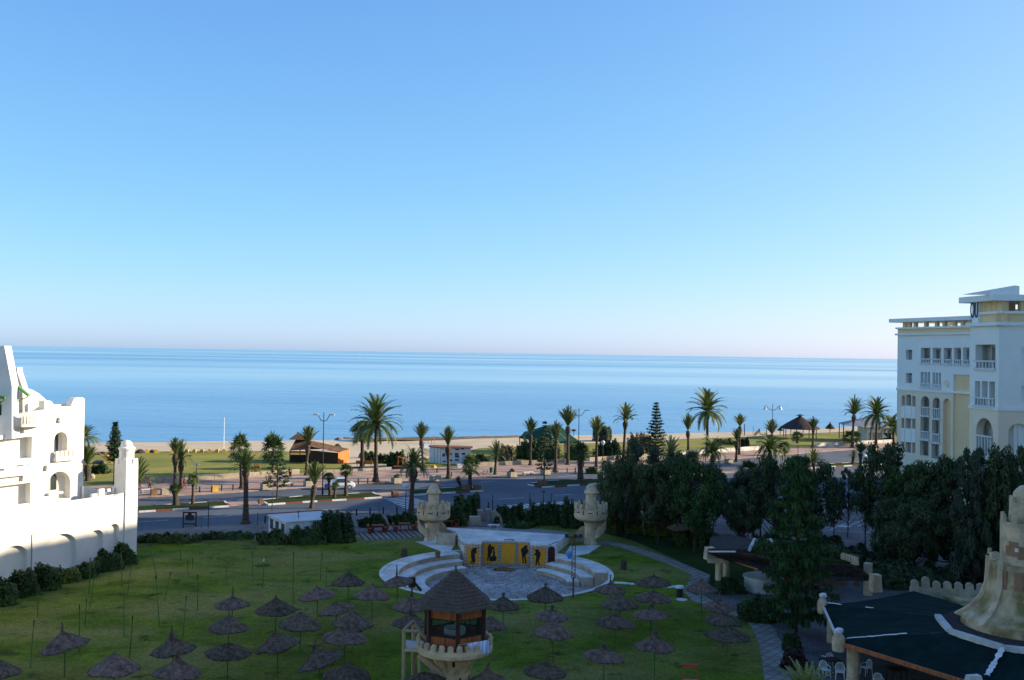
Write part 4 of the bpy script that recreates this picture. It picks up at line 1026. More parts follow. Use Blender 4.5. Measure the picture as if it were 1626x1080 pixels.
# quarter round stair walls beside the towers
for (xa, xb, yb, yt, Yd, lab) in ((695, 711, 851, 829, .6, 'weathered quarter round stair wall beside the stone turret with the white column'), (913, 929, 862, 836, .6, 'quarter round stair wall beside the stone turret near the trees')):
    pa, pb = G(xa, yb), G(xb, yb); zt = A(xa, yt, pa.y).z
    b = MB(); L = pb.x - pa.x
    pts = [(0, 0), (L, 0)] + [(L * math.sin(PI / 2 * (1 - i / 8)), zt * math.cos(PI / 2 * (1 - i / 8))) for i in range(9)]
    if xa > 800: pts = [(L - q[0], q[1]) for q in pts]
    b.panel(Vector((pa.x, pa.y + .2, 0)), Xf, Zf, Nf, pts, [], .3)
    tag(b.build('stair_wall', 'tan_stone'), lab, 'wall')
b = MB(); b.prism([(G(*q).x, G(*q).y) for q in ((660, 861), (700, 858), (722, 866), (712, 880), (700, 876))], -.05, .05); tag(b.build('stair_landing', 'stone_white'), 'pale stone landing at the foot of the turret with the white column', 'landing')
b = MB(); b.prism([(G(*q).x, G(*q).y) for q in ((905, 868), (955, 866), (934, 880), (912, 884), (898, 880))], -.05, .05); tag(b.build('stair_landing', 'stone_white'), 'pale stone landing at the foot of the turret near the trees', 'landing')
p = G(692, 860); b = MB(); b.lathe([(.38, 0.05), (.36, .1), (.07, .14), (.06, .55), (0, .56)], 12, (p.x, p.y, 0)); tag(b.build('fountain_stub', 'white_paint'), 'small white spigot post on the landing below the stone turret', 'post')
b = MB(); q = A(718, 858, 97); b.box((q.x - .5, 97.2, 0), (1.9, .9, 1.05), -.3); tag(b.build('stone_block', 'tan_stone'), 'tan stone block wall joining the stage to the turret with the column', 'wall')
# bins and small things on the steps
p = G(695, 885.5, .03); b = MB(); b.lathe([(.20, 0.03), (.25, .5), (.27, .56), (.24, .6), (0, .6)], 12, (p.x, p.y, 0)); tag(b.build('litter_bin', 'planter_brown'), 'brown litter bin on the top seating step of the amphitheatre', 'litter bin')
p = G(904, 887, .03); b = MB(); b.ball((p.x, p.y, .42), .30, n=12); b.lathe([(.2, 0.03), (.12, .1), (.1, .2)], 10, (p.x, p.y, 0)); tag(b.build('blue_globe', 'blue_plastic'), 'bright blue plastic globe bin on the seating steps by the lattice mast', 'bin')
# lattice lighting mast
p = G(910, 951); Y = p.y; zt = A(910, 853, Y).z
t = thing('lattice_mast', 'slim rusty lattice mast with a cross arm, in front of the seating steps', 'mast', (p.x, p.y, 0))
b = MB(); s_ = .13; z = .0
b.tube([(p.x, p.y, 0), (p.x, p.y, zt * .35)], .07, 8)
for dx, dy in ((-1, -1), (1, -1), (1, 1), (-1, 1)): b.tube([(p.x + dx * s_, p.y + dy * s_, zt * .33), (p.x + dx * s_, p.y + dy * s_, zt)], .022, 6)
n = 12; dz = zt * .67 / n
for i in range(n):
    z0 = zt * .33 + i * dz
    for (ax, ay), (bx, by) in (((-1, -1), (1, -1)), ((1, -1), (1, 1)), ((1, 1), (-1, 1)), ((-1, 1), (-1, -1))):
        b.tube([(p.x + ax * s_, p.y + ay * s_, z0), (p.x + bx * s_, p.y + by * s_, z0 + dz)], .014, 4, cap=False)
b.build('lattice_post', 'rust', t)
b = MB(); b.box((p.x, p.y, zt - .05), (1.25, .1, .1)); b.build('cross_arm', 'rust', t)
for dx in (-.55, .1, .5):
    b = MB(); b.box((p.x + dx, p.y - .12, zt + .04), (.28, .2, .22)); b.build('spotlight', 'iron', t)

# ------------------------------------------------------------ thatched lookout on its round tower
LY = 53.0
lc = A(722, 1010, LY); lc.z = 0
lk = thing('lookout_tower', 'round tower with a red-brown glazed cabin under a stepped thatched roof', 'lookout', (lc.x, lc.y, 0))
def lz(y, x=722, Y=LY): return A(x, y, Y).z
C = (lc.x, lc.y, 0)
zb_, zt_ = A(712, 1052, LY - 1.9).z, A(712, 1037, LY - 1.9).z       # parapet foot and top at the near side
RP = 1.98
rs = .81
b = MB(); b.lathe([(rs, 0), (rs, zb_ - 1.0), (rs * 1.02, zb_ - .7)], 28, C); b.build('shaft', 'tower_stone', lk)
b = MB(); b.lathe([(rs * 1.02, zb_ - .72), (rs * 1.1, zb_ - .55), (1.15, zb_ - .1), (RP * .9, zb_), (RP, zb_ + .1), (RP + .03, zb_ + .3), (RP, zt_), (RP - .2, zt_), (RP - .2, zb_ + .12), (0, zb_ + .12)], 40, C); b.build('platform', 'tower_stone', lk)
n = 26
for i in range(n):
    b = MB(); a = 2 * PI * i / n + .07; q = Vector((C[0] + (RP - .1) * math.cos(a), C[1] + (RP - .1) * math.sin(a), zt_ - .02))
    b.box(q, (.2, .3, .2), a); 
    b.lathe([(.15, .2), (.145, .27), (.10, .34), (0, .37)], 8, q)
    b.build('merlon', 'tower_stone', lk)
for i in range(9):
    b = MB(); a = 2 * PI * i / 9 - PI / 2 + .2; d = Vector((math.cos(a), math.sin(a), 0)); q = Vector(C)
    sd = Vector((-d.y, d.x, 0)) * .12
    p0, p1, p2 = q + d * (rs + .0) + Vector((0, 0, zb_ - .95)), q + d * 1.4 + Vector((0, 0, zb_ + .02)), q + d * rs + Vector((0, 0, zb_ + .02))
    b.face([p0 - sd, p1 - sd, p2 - sd]); b.face([p0 + sd, p2 + sd, p1 + sd]); b.face([p0 - sd, p0 + sd, p1 + sd, p1 - sd])
    b.build('corbel', 'tower_stone', lk)
for a in (-PI / 2 - .55, -PI / 2 + .45, -PI / 2 + 1.3):
    b = MB(); q = Vector((C[0] + rs * math.cos(a), C[1] + rs * math.sin(a), zb_ - 1.45)); b.box(q, (.04, .09, .3), a); b.build('arrow_slit', 'black_paint', lk)
b = MB()
q = Vector((C[0] + 1.02 * math.cos(-PI / 2 + .12), C[1] + 1.02 * math.sin(-PI / 2 + .12), zb_ - .5)); b.box(q, (.1, .34, .36), -PI / 2 + .12)
b.build('drain_hole', 'black_paint', lk)
# hexagonal cabin
RH = 1.62; a0 = -PI / 2 + R(8.4)
zf, ze = zt_ - .12, A(720, 964, LY).z + .10
vx = [Vector((C[0] + RH * math.cos(a0 + i * PI / 3), C[1] + RH * math.sin(a0 + i * PI / 3), 0)) for i in range(6)]
zs0_, zs1_ = zf + (ze - zf) * .34, zf + (ze - zf) * .80
for i in range(6):
    p0, p1 = vx[i], vx[(i + 1) % 6]; g = Facade(p0, p1); L = (p1 - p0).length
    nn = 13
    for z0, z1 in ((zf, zs0_), (zs1_, ze)):
        b = MB()
        for j in range(nn):
            s0, s1 = .08 + (L - .16) * j / nn, .08 + (L - .16) * (j + 1) / nn
            b.panel(g.w(0, 0, U(-.012, .012)), g.ux, g.uz, g.n, rect(s0 + .006, s1 - .006, z0, z1), [], .06)
        b.build('boarded_wall', 'brown_wood', lk)
    b = MB(); b.panel(g.w(0, 0, -.04), g.ux, g.uz, g.n, rect(.06, L - .06, zs0_, zs1_), [rect(.14, L / 2 - .02, zs0_ + .07, zs1_ - .07), rect(L / 2 + .02, L - .14, zs0_ + .07, zs1_ - .07)] if i % 2 == 0 else [rect(.14, L - .14, zs0_ + .07, zs1_ - .07)], .06); wf = b.build('window_frame', 'dark_wood', lk)
    gl = bpy.data.materials.get('cabin_glass')
    if gl is None:
        gl = bpy.data.materials.new('cabin_glass'); gl.use_nodes = True; q = gl.node_tree.nodes['Principled BSDF']; q.inputs['Roughness'].default_value = .03
        mx = gl.node_tree.nodes.new('ShaderNodeMixShader'); tr = gl.node_tree.nodes.new('ShaderNodeBsdfTransparent'); tr.inputs[0].default_value = (.85, .9, .9, 1)
        q.inputs['Base Color'].default_value = (.05, .07, .07, 1); mx.inputs[0].default_value = .18
        gl.node_tree.links.new(tr.outputs[0], mx.inputs[1]); gl.node_tree.links.new(q.outputs[0], mx.inputs[2]); gl.node_tree.links.new(mx.outputs[0], gl.node_tree.nodes['Material Output'].inputs['Surface'])
        M['cabin_glass'] = gl
    b = MB(); b.panel(g.w(0, 0, -.07), g.ux, g.uz, g.n, rect(.1, L - .1, zs0_ + .04, zs1_ - .04), [], .01); b.build('pane', 'cabin_glass', wf)
    b = MB(); b.box((p0.x, p0.y, zf), (.2, .2, ze - zf), a0 + i * PI / 3); b.build('post', 'dark_wood', lk)
b = MB(); b.lathe([(.0, zf + .02), (RH * .84, zf + .02)], 6, C, a0=a0, a1=a0 + 2 * PI, cap=False); b.build('cabin_floor', 'stone_white', lk)
b = MB(); b.lathe([(.05, zf), (.05, zf + .85), (.55, zf + .86), (.55, zf + .9), (0, zf + .9)], 16, C)
b.build('table', 'brown_wood', lk)
b = MB(); b.lathe([(.56, zf + .6), (.58, zf + .75), (.56, zf + .905), (0, zf + .91)], 16, C, wob=.02); b.lathe([(.15, zf + .91), (.05, zf + 1.0), (.04, zf + 1.25), (0, zf + 1.26)], 10, C); b.build('table_cloth', 'white_paint', lk)
# stepped thatch roof, six sided
RE = 1.98; apex = A(725, 906, LY).z; zev = A(722, 957, LY).z + .06
b = MB(); nl = 11; SEG = 72
def hexr(a, r):
    k = ((a - a0) % (PI / 3)) - PI / 6
    return r * (math.cos(PI / 6) / math.cos(k)) ** .85
prev = None
prof = []
for i in range(nl):
    t0, t1 = i / nl, (i + 1) / nl
    r0, r1 = RE * (1 - t0) ** .93 + .04, RE * (1 - t1) ** .93 + .10
    zl0, zl1 = zev + (apex - zev) * (t0 ** 1.06), zev + (apex - zev) * (t1 ** 1.06)
    prof += [(r0 - .04, zl0 - .03), (r0 + .11, zl0 - .10), (r0 + .09, zl0 + .02), (r1 - .02, zl1 - .05)]
prof = [(.3, zev + .1)] + prof + [(.05, apex - .02), (.0, apex + .02)]
rings = []
for r, z in prof:
    row = []
    for j in range(SEG):
        a = a0 + 2 * PI * j / SEG
        rr = hexr(a, r) * (1 + U(-.012, .012)); row.append(b.p((C[0] + rr * math.cos(a), C[1] + rr * math.sin(a), z + U(-.02, .02) - .10 * (abs(((a - a0) % (PI / 3)) - PI / 6) < .1) * 0)))
    rings.append(row)
for i in range(len(rings) - 1):
    for j in range(SEG): b.idx([rings[i][j], rings[i][(j + 1) % SEG], rings[i + 1][(j + 1) % SEG], rings[i + 1][j]])
for i in range(420):      # loose ends of straw hanging from the layers
    l = random.randrange(nl); t0 = l / nl; a = U(0, 2 * PI); r = hexr(a, RE * (1 - t0) ** .93 + .10); z = zev + (apex - zev) * (t0 ** 1.06) - .02
    q = Vector((C[0] + r * math.cos(a), C[1] + r * math.sin(a), z)); d = Vector((-math.sin(a), math.cos(a), 0)) * .03
    o_ = Vector((math.cos(a), math.sin(a), 0)) * U(.0, .08)
    b.face([q - d, q + d, q + o_ - Vector((0, 0, U(.08, .2)))])
ro = b.build('roof', 'thatch_courses', lk)
b = MB(); z = apex; tp = A(724, 898, LY).z; b.tube([(C[0], C[1], apex - .1), (C[0] + .01, C[1], apex + .1), (C[0], C[1], tp - .15), (C[0] + .01, C[1], tp)], [.10, .06, .045, .06], 8); b.build('finial', 'straw', ro)
# outer stair frame of round poles
sf = thing('timber_stair', 'pale round-pole landing frame attached beside the lookout tower', 'frame', (C[0] - 2.5, C[1], 0))
P1_, P2_, P3_, P4_ = A(641.5, 1000, LY - .3), A(667, 1000, LY - .5), A(656.5, 998, LY + 1.0), A(664, 1004, LY + .3)
zt1 = A(644, 998, LY).z
for q, zt in ((P1_, zt1), (P2_, A(667, 1040, LY).z), (P3_, zt1 + .1)):
    b = MB(); b.tube([(q.x, q.y, 0), (q.x + .02, q.y, zt * .5), (q.x, q.y, zt)], [.12, .11, .10], 10); b.build('post', 'pole_wood', sf)
b = MB(); b.tube([(P1_.x, P1_.y, zt1), (P3_.x, P3_.y, zt1 + .1)], .09, 8); b.tube([(P1_.x, P1_.y, zt1 - .02), (P2_.x, P2_.y, zt1 - .02)], .08, 8); b.tube([(P3_.x, P3_.y, zt1 + .08), (P2_.x + .5, P2_.y + .2, zt1 - .8)], .08, 8); b.tube([(P2_.x, P2_.y, zt1 - .02), (P2_.x + .75, P2_.y, zt_ - .1)], .10, 8); b.build('rail', 'pole_wood', sf)
b = MB(); zd = A(656, 1025, LY).z; b.box(((P1_.x + P2_.x) / 2, (P1_.y + P3_.y) / 2, zd - .1), (1.0, 1.2, .1)); b.build('landing', 'stone_white', sf)
b = MB(); b.tube([(P1_.x, P1_.y, zd - .15), (P2_.x + .4, P2_.y, zd - .15)], .1, 8); b.tube([(P2_.x, P2_.y, zd - .3), (P2_.x + 1.2, P2_.y, zd - 1.4)], .2, 8); b.build('brace', 'tower_stone', sf)
# towel hung over the parapet
p0, p1 = A(741, 1022, LY - 1.62), A(775, 1012, LY - .95)
b = MB(); g = Facade(Vector((p0.x, p0.y, 0)), Vector((p1.x, p1.y, 0))); L = (p1.xy - p0.xy).length; N = 14
zt = zt_ + .42
row = []
for i in range(N + 1):
    s_ = L * i / N; wv = .03 * math.sin(i * 1.4)
    row.append([b.p(g.w(s_, zt - .62 + U(-.02, .02), .18 + wv)), b.p(g.w(s_, zt - .1, .14 + wv * .6)), b.p(g.w(s_, zt, .02)), b.p(g.w(s_, zt - .08, -.12)), b.p(g.w(s_, zt - .35, -.14 - wv))])
for i in range(N):
    for j in range(4): b.idx([row[i][j], row[i + 1][j], row[i + 1][j + 1], row[i][j + 1]])
tag(b.build('towel', 'towel', smooth=True), 'blue and white striped towel hung over the lookout parapet', 'towel')
b = MB(); b.tube([g.w(-.5, zt - .02, .0), g.w(L + .3, zt - .02, .0)], .025, 6); b.tube([g.w(-.1, zt_ - .3, .0), g.w(-.1, zt - .02, .0)], .025, 6); b.tube([g.w(L + .1, zt_ - .3, 0), g.w(L + .1, zt - .02, 0)], .025, 6); b.build('towel_rail', 'pole_wood', lk)
# wooden floodlight post behind the lookout, in front of the steps
p = G(654, 948); 
t = thing('floodlight_post', 'leaning wooden post with a boxed floodlight behind the thatched cabin roof', 'floodlight', (p.x, p.y, 0))
zt = A(653, 917, p.y).z
b = MB(); b.tube([(p.x, p.y, 0), (p.x, p.y, zt * .75)], .06, 8); b.tube([A(669, 938, p.y) , A(652, 918, p.y)], .10, 8); b.build('post', 'dark_wood', t)
b = MB(); b.box((p.x, p.y - .1, zt * .52), (.5, .4, .75), .2); b.build('lamp_box', 'dark_wood', t)
# ------------------------------------------------------------ plants
def rot_to(d):
    return Vector((0, 0, 1)).rotation_difference(d)
def frond(b, az, el, L, droop, nl, mi=0, lw=.20, rach=1):
    """an arching palm frond: a midrib with leaflets down both sides"""
    pts = []; p = Vector((0, 0, 0)); N = nl; e = el
    ca, sa = math.cos(az), math.sin(az)
    for i in range(N + 1):
        t = i / N; e = el - droop * t ** 1.4
        pts.append((p.copy(), e)); p = p + Vector((ca * math.cos(e), sa * math.cos(e), math.sin(e))) * (L / N)
    side = Vector((-sa, ca, 0))
    for i in range(N):     # midrib
        w0, w1 = .016 * L * (1 - i / N) + .004 * L, .016 * L * (1 - (i + 1) / N) + .004 * L
        a, c = pts[i][0], pts[i + 1][0]
        b.face([a - side * w0, a + side * w0, c + side * w1, c - side * w1], mi)
    tw = U(-.25, .25)
    for i in range(1, N + 1):
        t = i / N; q, e = pts[i]
        fw = Vector((ca * math.cos(e), sa * math.cos(e), math.sin(e))); up = Vector((-ca * math.sin(e), -sa * math.sin(e), math.cos(e)))
        ll = L * lw * (math.sin(PI * min(1, .12 + .82 * t)) ** .7) * U(.85, 1.1)
        for sgn in (-1, 1):
            d = (side * sgn * .80 + fw * (.55 + .3 * t) + up * (.28 + tw * sgn - .45 * (1 - abs(math.sin(e))) * U(.3, 1))).normalized()
            wv = fw * (L / N * .62)
            b.face([q - wv, q + wv, q + d * ll], mi)
def fanleaf(b, az, el, L, mi=0, seg=11, droop=.25):
    ca, sa = math.cos(az), math.sin(az)
    d = Vector((ca * math.cos(el), sa * math.cos(el), math.sin(el))); side = Vector((-sa, ca, 0)); up = d.cross(side) * -1
    c = d * (L * .50)
    b.face([side * -.015 * L, side * .015 * L, c + side * .012 * L, c - side * .012 * L], mi)
    r = L * .60; tl = U(-.5, .5)
    for i in range(seg):
        a = (-1.75 + 3.5 * i / (seg - 1)); 
        q = (d * math.cos(a) + (side * math.cos(tl) + up * math.sin(tl)) * math.sin(a)).normalized()
        pr = (d * -math.sin(a) + side * math.cos(a)).normalized() * (r * .075)
        tip = c + q * r * U(.85, 1.15) - Vector((0, 0, droop * r * U(.4, 1.6)))
        m_ = c + q * r * .5
        b.face([c, m_ - pr, tip, m_ + pr], mi)
def crown_mesh(kind, seed):
    random.seed(seed); b = MB()
    if kind == 'date':
        n = 54
        for i in range(n):
            t = i / n; el = R(84 - 108 * t ** 1.15 + U(-6, 6)); frond(b, i * 2.39996 + U(-.2, .2), el, U(.92, 1.08), R(48 + 30 * t + U(-8, 8)), 17)
    elif kind == 'up':
        n = 40
        for i in range(n):
            t = i / n; el = R(87 - 36 * t + U(-5, 5)); frond(b, i * 2.39996 + U(-.2, .2), el, U(.85, 1.05), R(10 + 26 * t + U(-8, 14)), 16, lw=.20)
    elif kind == 'mid':
        n = 36
        for i in range(n):
            t = i / n; el = R(85 - 66 * t + U(-6, 6)); frond(b, i * 2.39996 + U(-.2, .2), el, U(.9, 1.05), R(34 + 34 * t + U(-8, 8)), 16)
    elif kind == 'droop':
        n = 40
        for i in range(n):
            t = i / n; el = R(80 - 62 * t + U(-6, 6)); frond(b, i * 2.39996 + U(-.2, .2), el, U(.9, 1.05), R(70 + 42 * t + U(-8, 8)), 16, lw=.23)
    elif kind == 'fan':
        n = 34
        for i in range(n):
            t = i / n; el = R(82 - 118 * t + U(-8, 8)); fanleaf(b, i * 2.39996 + U(-.25, .25), el, U(.85, 1.08))
    hw = sorted(math.hypot(v.x, v.y) for v in b.v)[int(len(b.v) * .985)]
    hz_ = max(v.z for v in b.v)
    lo = min(v.z for v in b.v)
    b.v = [Vector((v.x / hw, v.y / hw, v.z / hz_ if v.z > 0 else v.z / hw)) for v in b.v]
    m = {'fan': 'fan_leaf'}.get(kind, 'palm_leaf')
    me = bpy.data.meshes.new('crown'); me.from_pydata(b.v, [], b.f); me.materials.append(M[m]); return me
CR = {(k, i): crown_mesh(k, 100 + 7 * i + j * 31) for j, k in enumerate(('date', 'up', 'mid', 'droop', 'fan')) for i in range(3)}
def blue_mesh():
    me = CR[('mid', 1)].copy(); me.materials.clear(); me.materials.append(M['palm_blue']); return me
CR[('blue', 0)] = blue_mesh()
def palm(base, junc, w, top, kind, label, tr=1.0, bulge=False, pale=False, skirt=False, Yoff=0.0, var=None, group='palms along the seafront road'):
    p = G(*base); Y = p.y + Yoff; k = Y / F
    if Yoff: p = A(base[0], base[1], Y); p.z = 0
    j = A(junc[0], junc[1], Y); tz = A(junc[0], top, Y).z
    t = thing('palm_tree', label, 'palm', (p.x, p.y, 0), 0, group)
    h = j.z; dx = Vector((j.x - p.x, U(-.2, .2), 0))
    r = .235 * tr
    n = max(5, int(h / .22)); pts = []; rad = []
    for i in range(n + 1):
        u = i / n
        q = Vector((0, 0, h * u)) + dx * (u ** 1.4)
        rr = r * (1.25 - .45 * min(1, u * 2.2) + .12 * (u > .9)) * (1.07 if i % 2 else .93)
        if u < .06: rr *= 1.35
        if bulge:
            bh = max(0, 1 - abs((h * u - (h - .75)) / .85)); rr *= 1 + 1.15 * bh ** .8
        else:
            bh = max(0, 1 - abs((h * u - (h - .2)) / .7)); rr *= 1 + .5 * bh
        pts.append(q); rad.append(rr)
    b = MB(); b.tube(pts, rad, 9); b.build('trunk', 'trunk_pale' if pale else 'trunk', t, world=False)
    me = CR[(kind, var if var is not None else random.randrange(3))] if kind != 'blue' else CR[('blue', 0)]
    o = bpy.data.objects.new('crown', me); COL.objects.link(o); o.parent = t; o.location = Vector((dx.x, dx.y, h - .05)); o.rotation_euler = (0, 0, U(0, 6.28))
    sxy = w / 2 * k; o.scale = (sxy, sxy, max(.3, (tz - h)))
    if skirt:
        b = MB()
        for i in range(150):
            a = U(0, 2 * PI); z0 = h - U(0, 1.5); rr = U(.25, .75) * (.5 + .5 * (h - z0))
            q = Vector((dx.x + math.cos(a) * .2, dx.y + math.sin(a) * .2, z0)); e = Vector((dx.x + math.cos(a) * rr, dx.y + math.sin(a) * rr, z0 - U(.5, 1.0))); s_ = Vector((-math.sin(a), math.cos(a), 0)) * .09
            b.face([q - s_ * .4, q + s_ * .4, e + s_, e - s_])
        b.build('dead_frond_skirt', 'dead_leaf', t, world=False)
    return t
random.seed(5)
PALMS = [
 ((133, 757), (132, 694), 56, 672, 'date', 'arching palm half hidden behind the white hotel, the taller of the pair', 1, 0, 0, 0, 0),
 ((139, 764), (138.5, 738), 36, 700, 'up', 'upright palm with brown trunk just behind the white hotel wall', 1.3, 1, 0, 0, 0),
 ((214, 792), (216, 768), 66, 724, 'mid', 'low spreading palm growing out behind the white domed turret', 1.2, 0, 0, 0, 0),
 ((277.5, 779), (278.6, 721), 30, 693, 'up', 'dark thin crowned palm beside its lighter twin near the beach lawn', 1.0, 1, 0, 0, 0),
 ((287, 777), (288, 732), 36, 696, 'mid', 'lighter palm with arching fronds beside its dark thin twin', 1.0, 1, 0, 0, 0),
 ((279, 804), (278, 776), 26, 764, 'fan', 'short bushy fan palm on the traffic island in front of the twin palms', 1.5, 0, 0, 0, 0),
 ((306, 802), (307.5, 762), 25, 746, 'fan', 'small slim fan palm on the traffic island beside the bushy one', .8, 0, 0, 0, 0),
 ((384, 777), (381, 714), 42, 682, 'fan', 'tall dark fan palm right behind the tall feathery roadside palm', 1.1, 0, 0, 0, 0),
 ((390, 833), (390, 747), 54, 705, 'mid', 'tall feathery palm on the near pavement with a straight trunk', 1.35, 0, 0, 0, 0),
 ((433, 753), (434, 717), 50, 680, 'fan', 'fan palm with a pale ringed trunk behind the young araucaria', 1.1, 0, 1, 0, 0),
 ((486, 756), (489, 707), 34, 674, 'up', 'palm in front of the thatched gazebo roof with a swollen neck', 1.0, 1, 0, 0, 0),
 ((494.6, 807), (499, 771), 40, 730, 'up', 'young palm with upright fronds beside the lamp post with two arms', .95, 1, 0, 0, 0),
 ((524, 788), (522, 757), 26, 748, 'fan', 'small dark fan palm in front of the blue front of the parked car', .9, 0, 0, 0, 0),
 ((531, 792), (532, 771), 17, 763, 'fan', 'smallest fan palm, low beside the parked car', .8, 0, 0, 0, 0),
 ((549, 789), (549.3, 748), 28, 732, 'fan', 'slim fan palm in front of the white parked car', 1.0, 0, 0, 0, 0),
 ((575, 744), (575, 688), 46, 659, 'fan', 'dark fan palm crowded against the tallest date palm', 1.5, 0, 0, 0, 0),
 ((596.5, 766), (597, 672), 88, 622, 'date', 'tallest broad date palm standing against the sea', 1.35, 0, 0, 0, 0),
 ((652.5, 817), (657, 744), 48, 703, 'droop', 'drooping dark palm with a bulging neck beside the globe lamp on the near pavement', 1.3, 1, 0, 0, 0),
 ((672, 749), (668.7, 699), 29, 667, 'up', 'upright palm between the orange frame and the white kiosk', .95, 1, 0, 0, 0),
 ((712, 760), (711.5, 709), 26, 674, 'up', 'upright palm standing in front of the white kiosk', 1.15, 1, 0, 0, 0),
 ((746, 778), (747, 740), 37, 715, 'fan', 'bushy palm with a dark trunk between two brown planters on the island', 1.3, 0, 0, 0, 0),
 ((732, 775), (727.5, 763), 18, 754, 'mid', 'tiny leaning palm stub on the traffic island', .9, 0, 0, 0, 0),
 ((786, 755), (788, 726), 30, 696, 'mid', 'short palm with a curved trunk beside the green bin', 1.0, 0, 0, 0, 0),
 ((842, 740), (842.5, 690), 27, 660, 'up', 'narrow palm in front of the tail of the green tent', .95, 1, 0, 0, 0),
 ((882, 750), (883, 699), 26, 665, 'up', 'thick necked palm in front of the middle of the green tent', 1.25, 0, 0, 0, 0),
 ((901.6, 739), (902, 677), 37, 642, 'up', 'taller palm with a V shaped crown behind the tall double lamp', 1.2, 1, 0, 0, 0),
 ((946.7, 746), (948, 692), 29, 658, 'up', 'upright palm just beside the tall double lamp, left of the lone tall palm', 1.1, 0, 0, 0, 0),
 ((990, 731), (993.5, 668), 43, 637, 'mid', 'lone tall palm with a full crown beside the dark tree clump and araucaria', 1.2, 1, 0, 0, 0),
 ((922, 765), (922, 717), 33, 698, 'fan', 'fan palm with a skirt of dead leaves behind the lamp post', 1.7, 0, 0, 1, 0),
 ((1093, 717), (1092.6, 684), 24, 654, 'up', 'slim palm next to the big date palm of the beach lawn', 1.1, 1, 0, 0, 0),
 ((1123, 725), (1123.4, 653), 66, 615, 'date', 'big date palm with hanging fronds behind the dark tree clump', 1.35, 1, 0, 0, 0),
 ((1173.6, 723), (1175, 677), 25, 655, 'up', 'slim palm with a taller trunk of the two beside the yellow lamp', 1.0, 1, 0, 0, 0),
 ((1169, 733), (1170, 701), 19, 678, 'up', 'thin short palm of the two beside the yellow lamp', 1.0, 1, 0, 0, 0),
 ((1066, 742), (1065, 727), 46, 689, 'blue', 'blue green palm rising behind the dark tree clump', 1.2, 0, 0, 0, 0),
 ((1131, 746), (1132, 722), 46, 689, 'droop', 'drooping palm with a swollen neck in front of the big date palm', 1.15, 1, 0, 0, 0),
 ((1223, 739), (1223, 719), 52, 688, 'droop', 'wide drooping palm below the lamp with bell shades', 1.3, 0, 0, 0, 0),
 ((1227, 722), (1226, 690), 27, 664, 'up', 'upright palm just behind the lamp with bell shades', 1.0, 0, 0, 0, 0),
 ((1245, 724), (1245, 712), 25, 697, 'fan', 'low fan palm at the foot of the thatched beach gazebo', 1.1, 0, 0, 0, 0),
 ((1290.5, 713), (1291.7, 683), 21, 660, 'up', 'slim palm at the edge of the thatched beach gazebo', 1.1, 0, 0, 0, 0),
 ((1190, 776), (1190, 747), 48, 726, 'fan', 'dark fan palm beside the grey leaved tree', 1.1, 0, 0, 0, 0),
 ((1353, 712), (1356.7, 659), 38, 625, 'mid', 'tall palm with a swollen neck in front of the grey roofed pavilion', 1.2, 1, 0, 0, 0),
 ((1391, 708), (1392.5, 658), 52, 628, 'date', 'tall full date palm between the grey pavilion and the beach hotel', 1.2, 0, 0, 0, 0),
 ((1419, 711), (1417.6, 684), 46, 655, 'droop', 'drooping palm tucked against the corner of the beach hotel', 1.3, 0, 0, 0, 0),
 ((1353, 708), (1353, 695), 40, 680, 'fan', 'low dark palm under the grey roofed pavilion', 1.0, 0, 0, 0, 0),
 ((1366, 762), (1367, 720), 30, 700, 'up', 'palm with a white globe lamp beside its trunk on the near side of the road', 1.2, 0, 0, 0, 0),
 ((1354, 738), (1355, 725), 18, 712, 'mid', 'very small palm on the traffic island near the globe lamp', 1.1, 0, 0, 0, 0),
 ((1293, 752), (1292, 736), 40, 711, 'mid', 'low spreading palm behind the big layered conifer', 1.1, 0, 0, 0, 0),
 ((1266, 704), (1266, 692), 24, 683, 'fan', 'low green fan palm under the thatched beach gazebo', 1.0, 0, 0, 0, 0),
 ((1466, 845), (1465.5, 751), 38, 728, 'mid', 'light green palm crown in front of the cream wall of the beach hotel', 1.2, 0, 0, 0, 0),
 ((1100, 734), (1099.5, 724), 25, 714, 'fan', 'low bright fan palm beside the foot of the big date palm', 1.0, 0, 0, 0, 0),
]
for q in PALMS: palm(q[0], q[1], q[2], q[3], q[4], q[5], q[6], bool(q[7]), bool(q[8]), bool(q[9]), q[10])

